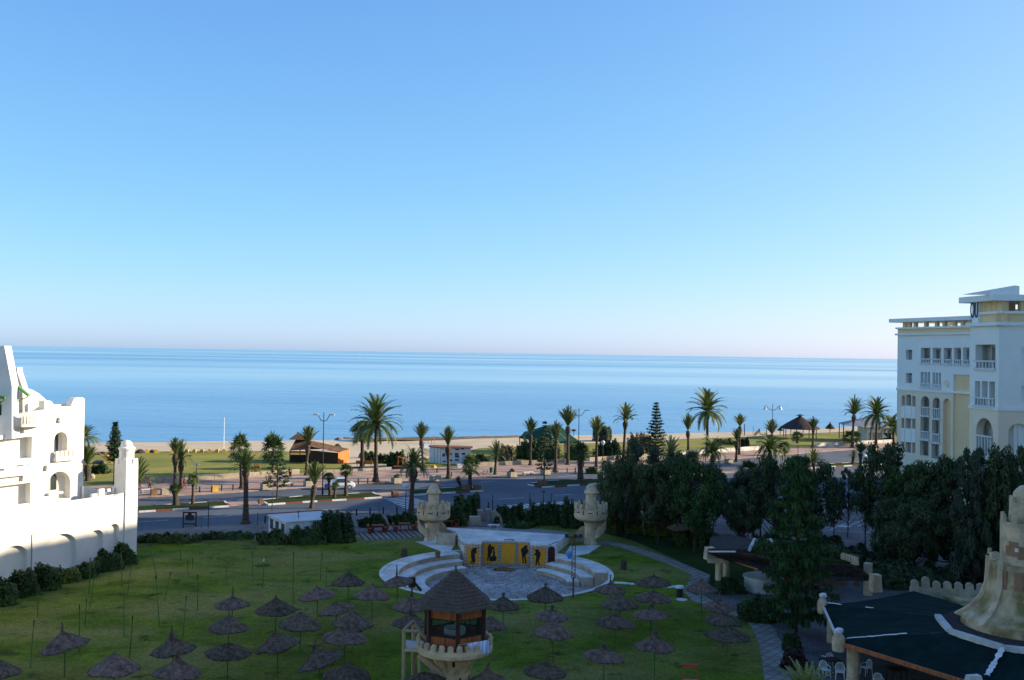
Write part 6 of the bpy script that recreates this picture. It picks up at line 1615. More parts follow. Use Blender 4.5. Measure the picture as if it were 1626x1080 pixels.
# bare green poles waiting for their canopies
def pole(x0, y0, x1, y1, label, top=None):
    p = G(x0, y0, .03); e = A(x1, y1, p.y + U(-.25, .25))
    t = thing('bare_pole', label, 'pole', (p.x, p.y, 0), 0, 'bare green parasol poles')
    b = MB(); b.tube([(p.x, p.y, 0), ((p.x * .5 + e.x * .5) + U(-.03, .03), (p.y + e.y) / 2, e.z / 2), tuple(e)], [.034, .03, .028], 6); b.build('pole', 'green_pole', t)
    b = MB(); b.tube([tuple(e - (e - p).normalized() * .22), tuple(e + (e - p).normalized() * .05)], .036, 6); b.build('tip', top or 'dark_pole', t)
def c1(x, y): return (x / 3.871, 840 + y / 3.871)
POLES = [
 (187, 850, 210, 565, 'bare green pole leaning beside the stepped parasol that tilts'),
 (487, 755, 489, 470, 'faint bare green pole midway between the tilted stepped parasol and the white wall'),
 (545, 400, 555, 180, 'pale bare pole against the white wall near its bushes'),
 (750, 350, 745, 120, 'pale straight bare pole before the greener corner bush'),
 (780, 430, 808, 215, 'leaning bare green pole beside the corner bush of the white wall'),
 (980, 590, 958, 290, 'tall leaning bare pole right beside the dark round grass patch'),
 (965, 300, 922, 95, 'pale bare pole leaning hard, standing behind the dark round grass patch'),
 (1113, 190, 1094, 60, 'short leaning bare pole nearest the dark hedge and the road'),
 (762, 665, 765, 400, 'upright bare pole with a brown tip in the open middle of the lawn'),
 (795, 795, 815, 540, 'bright bare green pole rising behind the wide plain parasol at the bottom edge'),
 (1012, 440, 1048, 270, 'bare green pole leaning the other way beside the dark round grass patch'),
 (1125, 665, 1145, 415, 'bare green pole with a dark tip behind the humped parasols'),
 (1213, 500, 1217, 285, 'upright bare green pole between the dark grass patch and the spiked flat parasol'),
 (1393, 355, 1395, 235, 'bright stubby bare pole right behind the spiked flat parasol'),
 (1160, 300, 1154, 195, 'dull short bare pole in the dry strip of the far lawn'),
 (1183, 245, 1184, 185, 'shortest dull bare pole in the dry strip of the far lawn'),
 (231, 540, 228, 360, 'faint bare green pole close to the foot of the white wall'),
 (372, 345, 373, 232, 'faint bare pole in front of the tallest dark bush of the white wall'),
 (522, 600, 532, 430, 'faint leaning bare pole in the shaded lawn below the white wall'),
 (550, 490, 584, 258, 'long leaning bare green pole below the dry looking bush'),
 (1556, 300, 1550, 140, 'thin pale bare pole on the far lawn behind the stepped parasol'),
 (1613, 365, 1622, 185, 'bright bare green pole with a white tip behind the middle stepped parasol'),
 (1803, 465, 1805, 145, 'tall bent bare green pole behind the broad middle parasols'),
 (2005, 360, 2009, 235, 'bare green pole with a dark tip behind the low leaning parasol'),
 (1970, 310, 1980, 150, 'very faint thin bare pole toward the red picnic tables'),
]
for q in POLES: pole(*c1(q[0], q[1]), *c1(q[2], q[3]), q[4], 'lamp_glass' if 'white tip' in q[4] else ('rust' if 'brown tip' in q[4] else None))
# palm stumps on the lawn
for x, y, yt, lab in ((642, 884, 871, 'low dark stump on the lawn by the turret steps'), (990, 905, 888, 'low dark stump with old leaf bases on the lawn by the paved path')):
    p = G(x, y); h = A(x, yt, p.y).z; b = MB(); b.lathe([(.34, 0), (.28, .2), (.25, h * .6), (.3, h * .8), (.2, h), (0, h)], 10, (p.x, p.y, 0), wob=.12)
    tag(b.build('stump', 'trunk'), lab, 'stump', 'stumps on the lawn')
# white topped bin and the orange red chair
p = G(1079, 948); t = thing('litter_bin', 'dark bin with a white lid beside the stepping stones', 'litter bin', (p.x, p.y, 0))
b = MB(); b.lathe([(.22, 0), (.25, .1), (.24, .62), (0, .62)], 14, (p.x, p.y, 0)); b.build('body', 'iron', t)
b = MB(); b.lathe([(.33, .68), (.35, .74), (.30, .86), (0, .88)], 14, (p.x, p.y, 0)); b.build('lid', 'white_plastic', t)
b = MB(); b.lathe([(.42, .02), (.42, .06), (0, .065)], 16, (p.x, p.y - 1.0, 0)); tag(b.build('cover_plate', 'stone_white'), 'pale round cover set in the grass in front of the white lidded bin', 'cover')
p = G(1097, 1094); t = thing('wooden_chair', 'orange red wooden chair alone on the dark lawn', 'chair', (p.x, p.y, 0))
zt = A(1097, 1055, p.y + .2).z; w_ = 23 * p.y / F
b = MB(); b.box((0, 0, .42), (w_ + .1, .5, .05)); b.build('seat', 'chair_orange', t, world=False)
for dx in (-1, 1):
    b = MB(); b.box((dx * w_ / 2, .24, 0), (.06, .06, zt)); b.build('leg', 'chair_orange', t, world=False)
    b = MB(); b.box((dx * w_ / 2, -.22, 0), (.06, .06, .42)); b.build('leg', 'chair_orange', t, world=False)
b = MB(); b.box((0, .24, zt - .2), (w_ - .06, .04, .2)); b.build('backrest', 'chair_orange', t, world=False)

# ------------------------------------------------------------ red picnic tables
def picnic(x, y, w, lab, rz=.15):
    p = G(x, y); L = w * p.y / F
    t = thing('picnic_table', lab, 'table', (p.x, p.y, .05), rz, 'red picnic tables')
    b = MB()
    for i in range(4): b.box((0, -.33 + i * .22, .70), (L, .20, .05))
    b.build('tabletop', 'red_wood', t, world=False)
    for dx in (-1, 1):
        b = MB(); b.box((dx * L * .36, -.25, 0), (.09, .09, .70)); b.box((dx * L * .36, .25, 0), (.09, .09, .70)); b.box((dx * L * .36, 0, .3), (.07, .5, .09)); b.build('trestle', 'red_wood', t, world=False)
def bench(x, y, w, lab, rz=.0):
    p = G(x, y); L = w * p.y / F
    t = thing('bench', lab, 'bench', (p.x, p.y, .05), rz, 'red benches by the picnic tables')
    b = MB(); b.box((0, 0, .42), (L, .4, .05)); b.build('seat', 'red_wood', t, world=False)
    b = MB(); b.box((0, .24, .62), (L, .05, .24), 0, tilt=Matrix.Rotation(-.25, 3, 'X')); b.build('backrest', 'chair_orange', t, world=False)
    for dx in (-1, 1): 
        b = MB(); b.box((dx * L * .4, 0, 0), (.08, .38, .42)); b.box((dx * L * .4, .22, .4), (.06, .06, .42)); b.build('leg', 'red_wood', t, world=False)
picnic(600, 846, 19, 'red picnic table nearest the rounded hedge'); picnic(642, 843, 18, 'red picnic table in the middle, between benches'); picnic(711, 839, 18, 'red picnic table behind the turret steps, on the stage side')
bench(588, 847, 11, 'red bench at the hedge end of the picnic terrace', 1.4); bench(612, 845, 12, 'red bench with a bright back beside the first picnic table', -1.2); bench(628, 844, 12, 'red bench just before the middle picnic table', 1.5); bench(657, 842, 12, 'red bench past the middle picnic table', -1.3); bench(666, 843, 12, 'low red bench beside the turret with the column', -1.2); bench(724, 837.5, 10, 'red bench with a bright back beside the last picnic table', -1.3)

# ------------------------------------------------------------ booth with a white roof
t = thing('white_booth', 'low white booth with a pale sheet roof and side windows behind the hedge', 'booth', tuple(G(480, 850)))
zr_ = 1.95
rp = [G(424, 817, zr_), G(510, 811, zr_), G(536, 823.5, zr_), G(452, 829, zr_)]
b = MB(); b.prism([(q.x, q.y) for q in rp], zr_ - .1, zr_); b.build('roof', 'roof_sheet', t)
b = MB(); b.prism([(q.x, q.y) for q in (rp[0] + Vector((-.1, .1, 0)), rp[1] + Vector((0, .1, 0)), rp[1] + Vector((0, .02, 0)), rp[0] + Vector((-.1, .02, 0)))], zr_ - .05, zr_ + .08); b.build('roof_edge', 'rust', t)
ctr = (rp[0] + rp[1] + rp[2] + rp[3]) / 4
wp = [ctr + (q - ctr) * .95 for q in rp]
for i, j in ((0, 3), (3, 2), (2, 1), (1, 0)):
    g = Facade(wp[i], wp[j]); L = (wp[j].xy - wp[i].xy).length
    hs = []
    if (i, j) == (0, 3):
        n = 3
        hs = [rect(L * (k + .18) / n, L * (k + .85) / n, .6, 1.65) for k in range(n)]
    b = MB(); b.panel(g.O, g.ux, g.uz, g.n, rect(0, L, 0, zr_ - .1), hs, .1); b.build('wall', 'white_paint', t)
    for h in hs:
        b = MB(); b.panel(g.w(0, 0, -.06), g.ux, g.uz, g.n, h, [], .02); b.build('window', 'glass', t)
p = G(474, 823, zr_); b = MB(); b.tube([(p.x, p.y, zr_), (p.x, p.y, zr_ + .8)], .04, 6); b.box((p.x, p.y, zr_ + .6), (.5, .06, .06)); b.build('antenna', 'iron', t)
# info panel frame by the road
p = G(301, 838); t = thing('info_panel', 'dark framed upright advertising panel beside the road', 'sign', (p.x, p.y, 0)); k = p.y / F
wd, hh = 20 * k, A(301, 812.5, p.y).z
for dx in (-1, 1):
    b = MB(); b.box((p.x + dx * wd / 2, p.y, 0), (.12, .12, hh)); b.build('post', 'dark_wood', t)
for z in (hh - .16, .32):
    b = MB(); b.box((p.x, p.y, z), (wd - .13, .1, .14)); b.build('rail', 'dark_wood', t)
b = MB(); b.box((p.x, p.y, .75), (wd * .68, .05, hh - 1.1)); b.build('board', 'iron', t)
b = MB(); b.box((p.x, p.y - .03, 1.25), (wd * .3, .02, .3)); b.build('notice', 'black_paint', t)

# ------------------------------------------------------------ stone gateway by the road
t = thing('gateway', 'pinkish rubble stone gateway piers with a low wall beside the hedge', 'gate', tuple(G(768, 832)))
for xa, xb, yb, yt in ((760, 764, 830, 809), (773, 777, 829, 808)):
    p = G((xa + xb) / 2, yb); b = MB(); h = A(xa, yt, p.y).z; b.box((p.x, p.y, 0), (.55, .55, h - .15)); b.box((p.x, p.y, h - .15), (.68, .68, .15), taper=.8); b.build('pier', 'pink_stone', t)
p0, p1 = G(764, 828.5), G(773, 828.5); b = MB()
for i in range(6): b.box((p0.x + (p1.x - p0.x) * (i + .5) / 6, p0.y, .1), (.04, .04, 1.2))
b.box(((p0.x + p1.x) / 2, p0.y, 1.2), (p1.x - p0.x, .05, .05)); b.box(((p0.x + p1.x) / 2, p0.y, .15), (p1.x - p0.x, .05, .05)); b.build('gate_leaf', 'rust', t)
b = MB(); p0, p1 = G(778, 829), G(796, 833); g = Facade(p0, p1); L = (p1.xy - p0.xy).length; b.panel(g.O, g.ux, g.uz, g.n, [(0, 0), (L, 0), (L, .6), (L * .85, 1.0), (L * .4, 1.25), (0, 1.1)], [], .5); b.build('rubble_wall', 'tan_stone', t)
p = G(754, 834); b = MB(); b.box((p.x, p.y, 0), (1.3, .9, .95), .1, taper=.92); b.build('rubble_block', 'tan_stone', t)
p = G(784, 838); b = MB(); b.box((p.x, p.y, .25), (1.3, .45, .08)); b.box((p.x - .4, p.y, 0), (.1, .4, .25)); b.box((p.x + .4, p.y, 0), (.1, .4, .25)); tag(b.build('stone_bench', 'white_paint'), 'small white bench at the corner of the clipped mound', 'bench')
p = G(824.5, 823); b = MB(); b.lathe([(.3, 0), (.25, .06), (.05, .1), (.05, .5), (.12, .55), (0, .6)], 10, (p.x, p.y, 0)); tag(b.build('lawn_lamp', 'white_paint'), 'small white lamp post on the hedge mound behind the stage', 'lamp')

# ------------------------------------------------------------ street lamps
def tall_lamp(x, y, yt, arm, lab, bell=False):
    p = G(x, y); k = p.y / F; h = A(x, yt, p.y).z
    t = thing('street_lamp', lab, 'street lamp', (p.x, p.y, 0), 0, 'tall two armed street lamps')
    b = MB(); b.tube([(0, 0, 0), (0, 0, .9), (0, 0, .95), (0, 0, h)], [.12, .12, .075, .05], 8); b.build('post', 'iron', t, world=False)
    a = arm * k
    for s_ in (-1, 1):
        b = MB()
        pts = [(0, 0, h - 1.1), (s_ * a * .35, 0, h - 1.05), (s_ * a * .7, 0, h - .55), (s_ * a * .9, 0, h - .25), (s_ * a, 0, h - (.35 if bell else .25))]
        b.tube(pts, .045, 6); ao = b.build('arm', 'iron', t, world=False)
        b = MB()
        if bell: b.lathe([(.36, -1.0), (.34, -.95), (.2, -.6), (.1, -.45), (0, -.38)], 12, (s_ * a, 0, h)); b.build('shade', 'lamp_glass', ao, world=False)
        else: b.box((s_ * (a + .15), 0, h - .34), (.75, .28, .16), 0, taper=.75); b.build('lantern', 'lamp_glass', ao, world=False)
tall_lamp(512, 788, 655, 11, 'tall two armed lamp post beside the orange kiosk')
tall_lamp(918, 765, 648.5, 11, 'tall two armed lamp post in front of the green tent')
tall_lamp(1226, 731, 641.5, 12, 'tall lamp post with two hanging bell shades', True)
def globe_lamp(x, y, yt, lab, m='lamp_glass', r=.2, double=False):
    p = G(x, y); h = A(x, yt, p.y).z
    t = thing('globe_lamp', lab, 'lamp', (p.x, p.y, 0), 0, 'globe lamps')
    b = MB(); b.tube([(0, 0, 0), (0, 0, .5), (0, 0, h - r)], [.08, .06, .04], 7); b.build('post', 'iron', t, world=False)
    b = MB()
    if double: b.box((-.25, 0, h - .25), (.3, .2, .25)); b.box((.25, 0, h - .25), (.3, .2, .25)); b.box((0, 0, h - .3), (.6, .05, .05))
    else: b.ball((0, 0, h - r * .3), r * 1.5, n=12); b.lathe([(r * .9, -.02), (r * .7, .1), (0, .14)], 10, (0, 0, h - r * 1.9))
    b.build('globe', m, t, world=False)
globe_lamp(644, 818, 770, 'white globe lamp on the near pavement beside the bulging palm', r=.24)
globe_lamp(957, 742, 702, 'white globe lamp among the bushes by the upright palm', r=.22)
globe_lamp(1173, 722, 694.5, 'yellowish globe lamp between two slim palms', 'yellow_block', r=.3)
globe_lamp(1372, 757, 725, 'white globe lamp against the palm before the beach hotel', r=.3)
globe_lamp(311.5, 779, 735, 'lamp post with two small white heads behind the slim fan palm', double=True)
globe_lamp(1266, 702, 689, 'small globe lamp on the lawn under the thatched beach gazebo', r=.2)
# plain thin posts
for x, y, yt, lab, m, r in ((330.5, 839, 797, 'thin dark post by the road beside the info panel', 'iron', .05), (320, 841, 818, 'short green post beyond the info panel', 'green_pole', .035), (225, 845, 823, 'short green post at the road next to the white turret', 'green_pole', .035), (409, 835, 814, 'thin green post between the tall palm and the white booth', 'dark_pole', .04), (432, 813, 782, 'thin post on the traffic island by the young araucaria', 'iron', .05), (602, 820, 798, 'thin green post at the hedge before the crossing', 'green_pole', .035), (782, 812, 786, 'thin dark post just past the stone gateway', 'dark_pole', .05), (841, 806, 783, 'thin dark post beside the zebra crossing', 'dark_pole', .05), (863, 806, 780, 'thin lamp post with a small cap beside the zebra crossing', 'iron', .045), (875, 805, 783, 'thin dark post at the far end of the zebra crossing', 'dark_pole', .045), (355, 714, 663, 'tall white pole on the sand at the water', 'white_paint', .09), (646, 760, 720, 'thin dark post in front of the orange frame', 'iron', .05), (1144, 729, 700, 'thin dark post on the promenade by the planter', 'iron', .05), (1182, 692, 673, 'dark beach post above the slim palms', 'iron', .12), (1196, 692, 676, 'thin beach post near the upturned boat', 'iron', .05), (1217, 690, 681, 'short beach post near the upturned boat', 'iron', .1)):
    p = G(x, y); h = A(x, yt, p.y).z; b = MB(); b.tube([(0, 0, 0), (0, 0, h * .5), (0, 0, h)], [r, r, r * .8], 7)
    if 'cap' in lab: b.lathe([(.25, -.1), (.2, .05), (0, .1)], 8, (0, 0, h))
    o = tag(b.build('thin_post', m), lab, 'post'); o.location = p
# bollards
def bollard(x, y, lab, h=.8):
    p = G(x, y, .1); b = MB(); b.lathe([(.13, 0), (.10, .06), (.09, h * .7), (.12, h * .74), (.09, h * .8), (.1, h * .9), (0, h)], 9); o = tag(b.build('bollard', 'iron'), lab, 'bollard', 'small dark bollards at the kerbs'); o.location = p
for q in ((317, 782, 'bollard past the orange planter box'), (336, 782, 'bollard touching the orange planter box'), (352, 779.5, 'bollard between the orange planter box and the tall feathery palm'), (370, 778.5, 'bollard just before the tall feathery palm'), (566, 819, 'first bollard on the near pavement past the rounded hedge'), (587.5, 817.5, 'second bollard on the near pavement past the rounded hedge'), (608.5, 816, 'third bollard on the near pavement, toward the bulging palm'), (630, 815, 'bollard beside the globe lamp on the near pavement'), (584, 768, 'bollard at the kerb by the tallest date palm'), (569, 769, 'bollard behind the white parked car'), (717, 757, 'bollard beside the palm before the white kiosk'), (694, 751, 'bollard behind the large stone planter'), (900.5, 751, 'bollard between two narrow palms before the tent'), (913.5, 750.5, 'bollard next to the palm with the dead leaf skirt'), (775.5, 808, 'bollard at the stone gateway'), (421, 831, 'bollard beside the white booth'), (462, 757, 'bollard on the promenade near the young palm'), (1243, 731, 'bollard below the wide drooping palm')): bollard(*q)
# planters, benches, bins on the promenade
def planter(x, y, w, m, lab, plant=True, h=.75, z=.12):
    p = G(x, y, z); W = w * p.y / F
    t = thing('planter', lab, 'planter', (p.x, p.y, z), R(32), 'stone planters along the road')
    b = MB(); b.panel(Vector((-W / 2, -W / 2, 0)), Vector((1, 0, 0)), Vector((0, 0, 1)), Vector((0, -1, 0)), rect(0, W, 0, h), [], .12)
    b.box((0, W / 2 - .06, 0), (W, .12, h)); b.box((-W / 2 + .06, 0, 0), (.12, W - .25, h)); b.box((W / 2 - .06, 0, 0), (.12, W - .25, h)); b.box((0, 0, 0), (W - .26, W - .26, h - .12)); b.box((0, 0, 0), (W + .06, W + .06, .1)); b.build('box', m, t, world=False)
    if plant:
        b = MB(); leafmass(b, (0, 0, h - .15), (W * .8, W * .8, .6), 130, .16); b.build('plant', 'hedge_leaf', t, world=False)
for q in ((262, 785, 12, 'planter_stone', 'grey stone planter near the walkers, behind the bushy fan palm', False), (244, 786, 9, 'planter_brown', 'brown planter beside the grey one near the walkers', False), (341, 780, 9, 'yellow_block', 'orange planter box at the road edge', False), (422, 777, 14, 'planter_stone', 'grey stone planter beside the young araucaria', True), (490, 772, 13, 'planter_stone', 'stone planter with a green plant behind the young upright palm', True), (629.5, 767, 13, 'planter_stone', 'stone planter with a small green tuft by the bulging palm', True), (691, 763.5, 14, 'planter_stone', 'large pale stone planter before the white kiosk', False), (813, 757, 12, 'planter_stone', 'stone planter with a round plant beside the pale bench', True), (866, 753, 12, 'planter_stone', 'stone planter behind the tall thin araucaria', False), (1157, 735.5, 10, 'planter_stone', 'stone planter near the wide drooping palm', False), (1390, 717, 8, 'planter_stone', 'small planter on the promenade before the tall full date palm', False)): planter(*q)
for q in ((627, 787, 9, 'planter_brown', 'brown planter in the paved gap at the crossing', False), (757.5, 777.5, 9, 'planter_brown', 'brown planter at the tip of the traffic island', False), (740, 777.5, 9, 'planter_brown', 'brown planter hidden behind the bushy island palm', False), (861.5, 770, 11, 'planter_brown', 'low brown planter at the corner of the far traffic island', False), (414, 800, 6, 'planter_brown', 'small brown planter in the paved gap near the tall feathery palm', False)): planter(*q, h=.6, z=.16)
def stone_bench(x, y, w, lab):
    p = G(x, y, .12); W = w * p.y / F; t = thing('stone_bench', lab, 'bench', (p.x, p.y, .12), R(30), 'pale benches on the promenade')
    b = MB(); b.box((0, 0, .35), (W, .5, .12)); b.build('seat', 'stone_white', t, world=False)
    for d in (-1, 1): b = MB(); b.box((d * W * .36, 0, 0), (.25, .45, .35)); b.build('leg', 'planter_stone', t, world=False)
stone_bench(838, 754, 19, 'pale stone bench between two planters, in front of the green tent'); stone_bench(457, 772, 18, 'pale stone bench beside the planter with the green plant'); stone_bench(657, 764, 17, 'pale stone bench between the planter with the tuft and the large planter'); stone_bench(234, 782, 20, 'pale stone bench next to the white turret'); stone_bench(1137, 735, 12, 'pale stone bench beside the planter below the drooping palms')
p = G(780, 752, .12); b = MB(); b.lathe([(.24, .15), (.28, .9), (.2, .95), (0, .95)], 10); b.tube([(0, 0, 0), (0, 0, .2)], .05, 6); o = tag(b.build('green_bin', 'bin_green'), 'green litter bin beside the curved trunk palm', 'litter bin'); o.location = p
# motor scooter like dark shapes by the bin are two small bicycles parked on the paving
def bicycle(x, y, lab):
    p = G(x, y, .12); t = thing('bicycle', lab, 'bicycle', (p.x, p.y, .12), R(20))
    for dx in (-.52, .52):
        b = MB(); n = 16
        b.tube([(dx + .33 * math.cos(2 * PI * i / n), 0, .34 + .33 * math.sin(2 * PI * i / n)) for i in range(n + 1)], .025, 5, cap=False); b.build('wheel', 'tyre', t, world=False)
    b = MB()
    for a, c in (((-.52, 0, .34), (-.1, 0, .32)), ((-.1, 0, .32), (-.2, 0, .85)), ((-.2, 0, .78), (.38, 0, .8)), ((-.1, 0, .32), (.38, 0, .76)), ((.52, 0, .34), (.36, 0, .98)), ((-.52, 0, .34), (-.2, 0, .75))): b.tube([a, c], .022, 5)
    b.build('frame', 'iron', t, world=False)
    b = MB(); b.box((-.2, 0, .86), (.26, .14, .06)); b.build('saddle', 'tyre', t, world=False)
    b = MB(); b.tube([(.34, -.25, 1.0), (.34, .25, 1.0)], .02, 5); b.build('handlebar', 'iron', t, world=False)
bicycle(770, 757, 'dark bicycle parked on the paving beside the green bin')

# low wall between the promenade and the beach lawn
def lowwall(pts, h, lab, m='planter_stone'):
    P = [G(*q) for q in pts]; t = thing('low_wall', lab, 'wall', tuple(P[0]))
    b = MB()
    for i in range(len(P) - 1):
        g = Facade(P[i], P[i + 1]); L = (P[i + 1] - P[i]).length; n = max(1, round(L / 3.2))
        for j in range(n):
            b.panel(g.O, g.ux, g.uz, g.n, rect(L * j / n + .03, L * (j + 1) / n - .03, 0, h + U(-.02, .02)), [], .25)
    b.build('panels', m, t)
lowwall([(218, 770), (300, 765), (380, 760.5), (476, 754)], .85, 'low stone slab wall along the beach lawn near the walkers')
lowwall([(500, 753), (560, 750), (622, 746.5)], .5, 'low grey wall along the lawn by the orange kiosk')
lowwall([(752, 742), (800, 740), (880, 737), (900, 735.5)], .75, 'low stone slab wall in front of the green tent')
lowwall([(936, 733.5), (1000, 729), (1050, 726)], .75, 'low stone slab wall past the palm with the dead leaf skirt')
lowwall([(1072, 724.5), (1140, 719.5), (1180, 717), (1219, 714)], .85, 'low pale slab wall below the big date palm', 'stone_white')
lowwall([(1296, 710), (1350, 707), (1420, 703.5)], .8, 'low pale slab wall in front of the grey roofed pavilion', 'stone_white')

# ------------------------------------------------------------ kiosks on the beach lawn
# thatched gazebo and orange wooden hut
Yk = G(500, 736).y
t = thing('orange_kiosk', 'orange wooden beach kiosk with a long brown tiled thatch roof and an open gazebo end', 'kiosk', tuple(G(500, 737)))
def KA(x, y, dy=0.0): return A(440 + x / 10.1625, 670 + y / 10.1625, Yk + dy)
b = MB()
e0, e1 = KA(200, 462), KA(720, 438); bk = 5.5
ap = KA(300, 285, 2.6); ap2 = KA(480, 285, 2.9)
e2, e3 = e1 + Vector((.3, bk, .0)), e0 + Vector((.8, bk, .0))
for f_ in ([e0, e1, ap2, ap], [e1, e2, ap2], [e2, e3, ap, ap2], [e3, e0, ap]): b.face(f_)
ly = KA(190, 250, 2.0); 
c0 = (ap + ap2) / 2 + Vector((0, 0, .12)); rw = 1.75
cp = [c0 + Vector((dx * rw, dy * rw, 0)) for dx, dy in ((-1, -1), (1, -1), (1, 1), (-1, 1))]; tip = KA(330, 180, 2.6)
for i in range(4): b.face([cp[i], cp[(i + 1) % 4], tip])
b.face(cp[::-1])
h0, h1_, h2_ = KA(730, 420), KA(990, 496), KA(1165, 436, 2.8)
rd0 = KA(570, 305, 2.6)
b.face([KA(520, 390, -.2), h1_ + Vector((0, 0, .02)), KA(1160, 436, 2.6), rd0])
b.face([rd0, KA(1160, 436, 2.6), KA(1160, 470, 4.6), rd0 + Vector((.5, 3, -.9))])
b.build('roof', 'thatch_brown', t)
b = MB(); p = KA(985, 670); q = KA(490, 665); b.panel(Vector((q.x, Yk + .02, 0)), Vector((1, 0, 0)), Vector((0, 0, 1)), Vector((0, -1, 0)), [(0, 0), (p.x - q.x, 0), (p.x - q.x, h1_.z - .06), (0, e1.z - .2)], [], .12); b.build('front_wall', 'dark_wood', t)
b = MB(); p2 = KA(1160, 640, 2.7); g = Facade(Vector((p.x, Yk, 0)), Vector((p2.x, p2.y, 0))); L = (p2.xy - p.xy).length
nb = 12
for i in range(nb):
    b.panel(g.w(0, 0, .02 * (i % 2)), g.ux, g.uz, g.n, [(L * i / nb, 0), (L * (i + 1) / nb, 0), (L * (i + 1) / nb, h1_.z + (h2_.z - h1_.z) * (i + 1) / nb - .05), (L * i / nb, h1_.z + (h2_.z - h1_.z) * i / nb - .05)], [], .1)
b.build('side_wall', 'orange_wood', t)
for x in (203,):
    b = MB(); q = KA(x, 665); b.box((q.x, q.y + .1, 0), (.16, .16, e0.z)); b.build('post', 'red_wood', t)
b = MB(); q = KA(330, 665, 5); b.box((q.x + .4, q.y, 0), (.16, .16, e0.z)); b.build('post', 'red_wood', t)
b = MB(); b.box(((e0.x + e1.x) / 2, Yk + .1, e0.z - .42), (e1.x - e0.x, .1, .36)); b.build('fascia', 'orange_wood', t)
b = MB(); q0, q1 = KA(220, 660, 2), KA(490, 660, 2); b.box(((q0.x + q1.x) / 2, q0.y, 0), (q1.x - q0.x, 1.0, 1.15)); b.build('counter', 'dark_wood', t)
# white kiosk with picture panels
p = G(700, 737); Yw = p.y
t = thing('white_kiosk', 'white kiosk with small dark pictures on its front and a rusty flat roof', 'kiosk', tuple(p))
def WA(x, y, dy=0.0): return A(600 + x / 9.033, 690 + y / 9.033, Yw + dy)
c0, c1_, c2_ = WA(738, 370, 1.9), WA(905, 412), WA(1330, 390, .5)
zt = WA(905, 195).z
gA_, gB_ = Facade(c0, c1_), Facade(c1_, c2_); LA, LB = (c1_.xy - c0.xy).length, (c2_.xy - c1_.xy).length
for g, L in ((gA_, LA), (gB_, LB)):
    b = MB(); b.panel(g.O, g.ux, g.uz, g.n, rect(0, L, 0, zt), [], .1); b.build('wall', 'white_paint', t)
b = MB(); bk = -gB_.n * 2.6; b.panel(gB_.O + bk, gB_.ux, gB_.uz, gB_.n, rect(0, LB, 0, zt), [], .1); b.panel(gB_.w(LB, 0), -gB_.n, gB_.uz, gB_.ux, rect(0, 2.6, 0, zt), [], .1); b.build('wall', 'white_paint', t)
b = MB(); g = gB_; pl = [c0 + Vector((-.2, 0, 0)), c1_ + Vector((-.1, -.25, 0)), c2_ + Vector((.3, -.25, 0)), c2_ + bk + Vector((.5, 0, 0)), c0 + bk * .5 + Vector((0, 1, 0))]; b.prism([(q.x, q.y) for q in pl], zt, zt + .14); b.build('roof', 'rust', t)
b = MB()
for s_ in (.45, .7, .95):
    b.panel(gA_.w(LA * s_, 0, .012), gA_.ux, gA_.uz, gA_.n, rect(-.03, .03, 0, zt - .05), [], .01)
b.build('panel_joint', 'sign_blue', t)
for (x, y, w_, h_, m) in ((945, 295, 40, 45, 'sign_blue'), (1050, 280, 30, 35, 'kerb_red'), (1130, 280, 55, 30, 'kerb_red'), (1230, 278, 55, 32, 'kerb_red'), (1135, 315, 60, 35, 'sign_blue'), (1045, 372, 45, 25, 'black_paint'), (1130, 365, 55, 25, 'kerb_red'), (1140, 215, 60, 20, 'sign_blue'), (1215, 205, 40, 18, 'kerb_red'), (955, 388, 50, 18, 'kerb_red')):
    a = gB_.at(600 + (x - w_ / 2) / 9.033, 690 + (y - h_ / 2) / 9.033); c = gB_.at(600 + (x + w_ / 2) / 9.033, 690 + (y + h_ / 2) / 9.033)
    b = MB(); b.panel(gB_.w(0, 0, .012), gB_.ux, gB_.uz, gB_.n, rect(a[0], c[0], c[1], a[1]), [], .01); b.build('picture', m, t)
# white awnings and racks beside the kiosk
p = G(676, 725); t = thing('beach_stall', 'jumble of white boards and a blue awning on thin poles beside the white kiosk', 'stall', tuple(p))
b = MB(); zt = A(676, 711, p.y).z
b.face([(p.x - 1.4, p.y, zt), (p.x + 1.4, p.y, zt - .2), (p.x + 1.3, p.y + 2, zt + .4), (p.x - 1.2, p.y + 2, zt + .5)]); b.build('awning', 'roof_sheet', t)
for dx in (-1.2, 0, 1.2):
    b = MB(); b.tube([(p.x + dx, p.y + .2, 0), (p.x + dx, p.y + .2, zt - .1)], .06, 6); b.build('pole', 'pole_wood', t)
b = MB(); b.box((p.x + .3, p.y + 1, 0), (1.3, .1, 1.2), .2); b.build('board', 'white_paint', t)
for i in range(4):
    q = G(674 + i * 5, 716); b = MB(); b.tube([(0, 0, 0), (0.1, 0, 2.6 + U(-.6, .9))], .05, 6); o = tag(b.build('stick', 'pole_wood'), 'thin bleached stick standing in the sand above the white kiosk', 'stick', 'bleached sticks in the sand'); o.location = q
p = G(731.5, 743.5); b = MB(); b.box((p.x, p.y, 0), (1.15, .7, .6), .3, taper=.96); b.box((p.x, p.y, .6), (1.22, .76, .06), .3); tag(b.build('white_box', 'white_paint'), 'white chest box on the grass below the white kiosk', 'box')
p = G(689, 744); b = MB(); b.lathe([(.5, 0), (.42, .25), (.2, .5), (0, .6)], 9, (p.x, p.y, 0), wob=.2); tag(b.build('yellow_float', 'yellow_block'), 'yellow lump on the verge beside the palm before the kiosk', 'float')
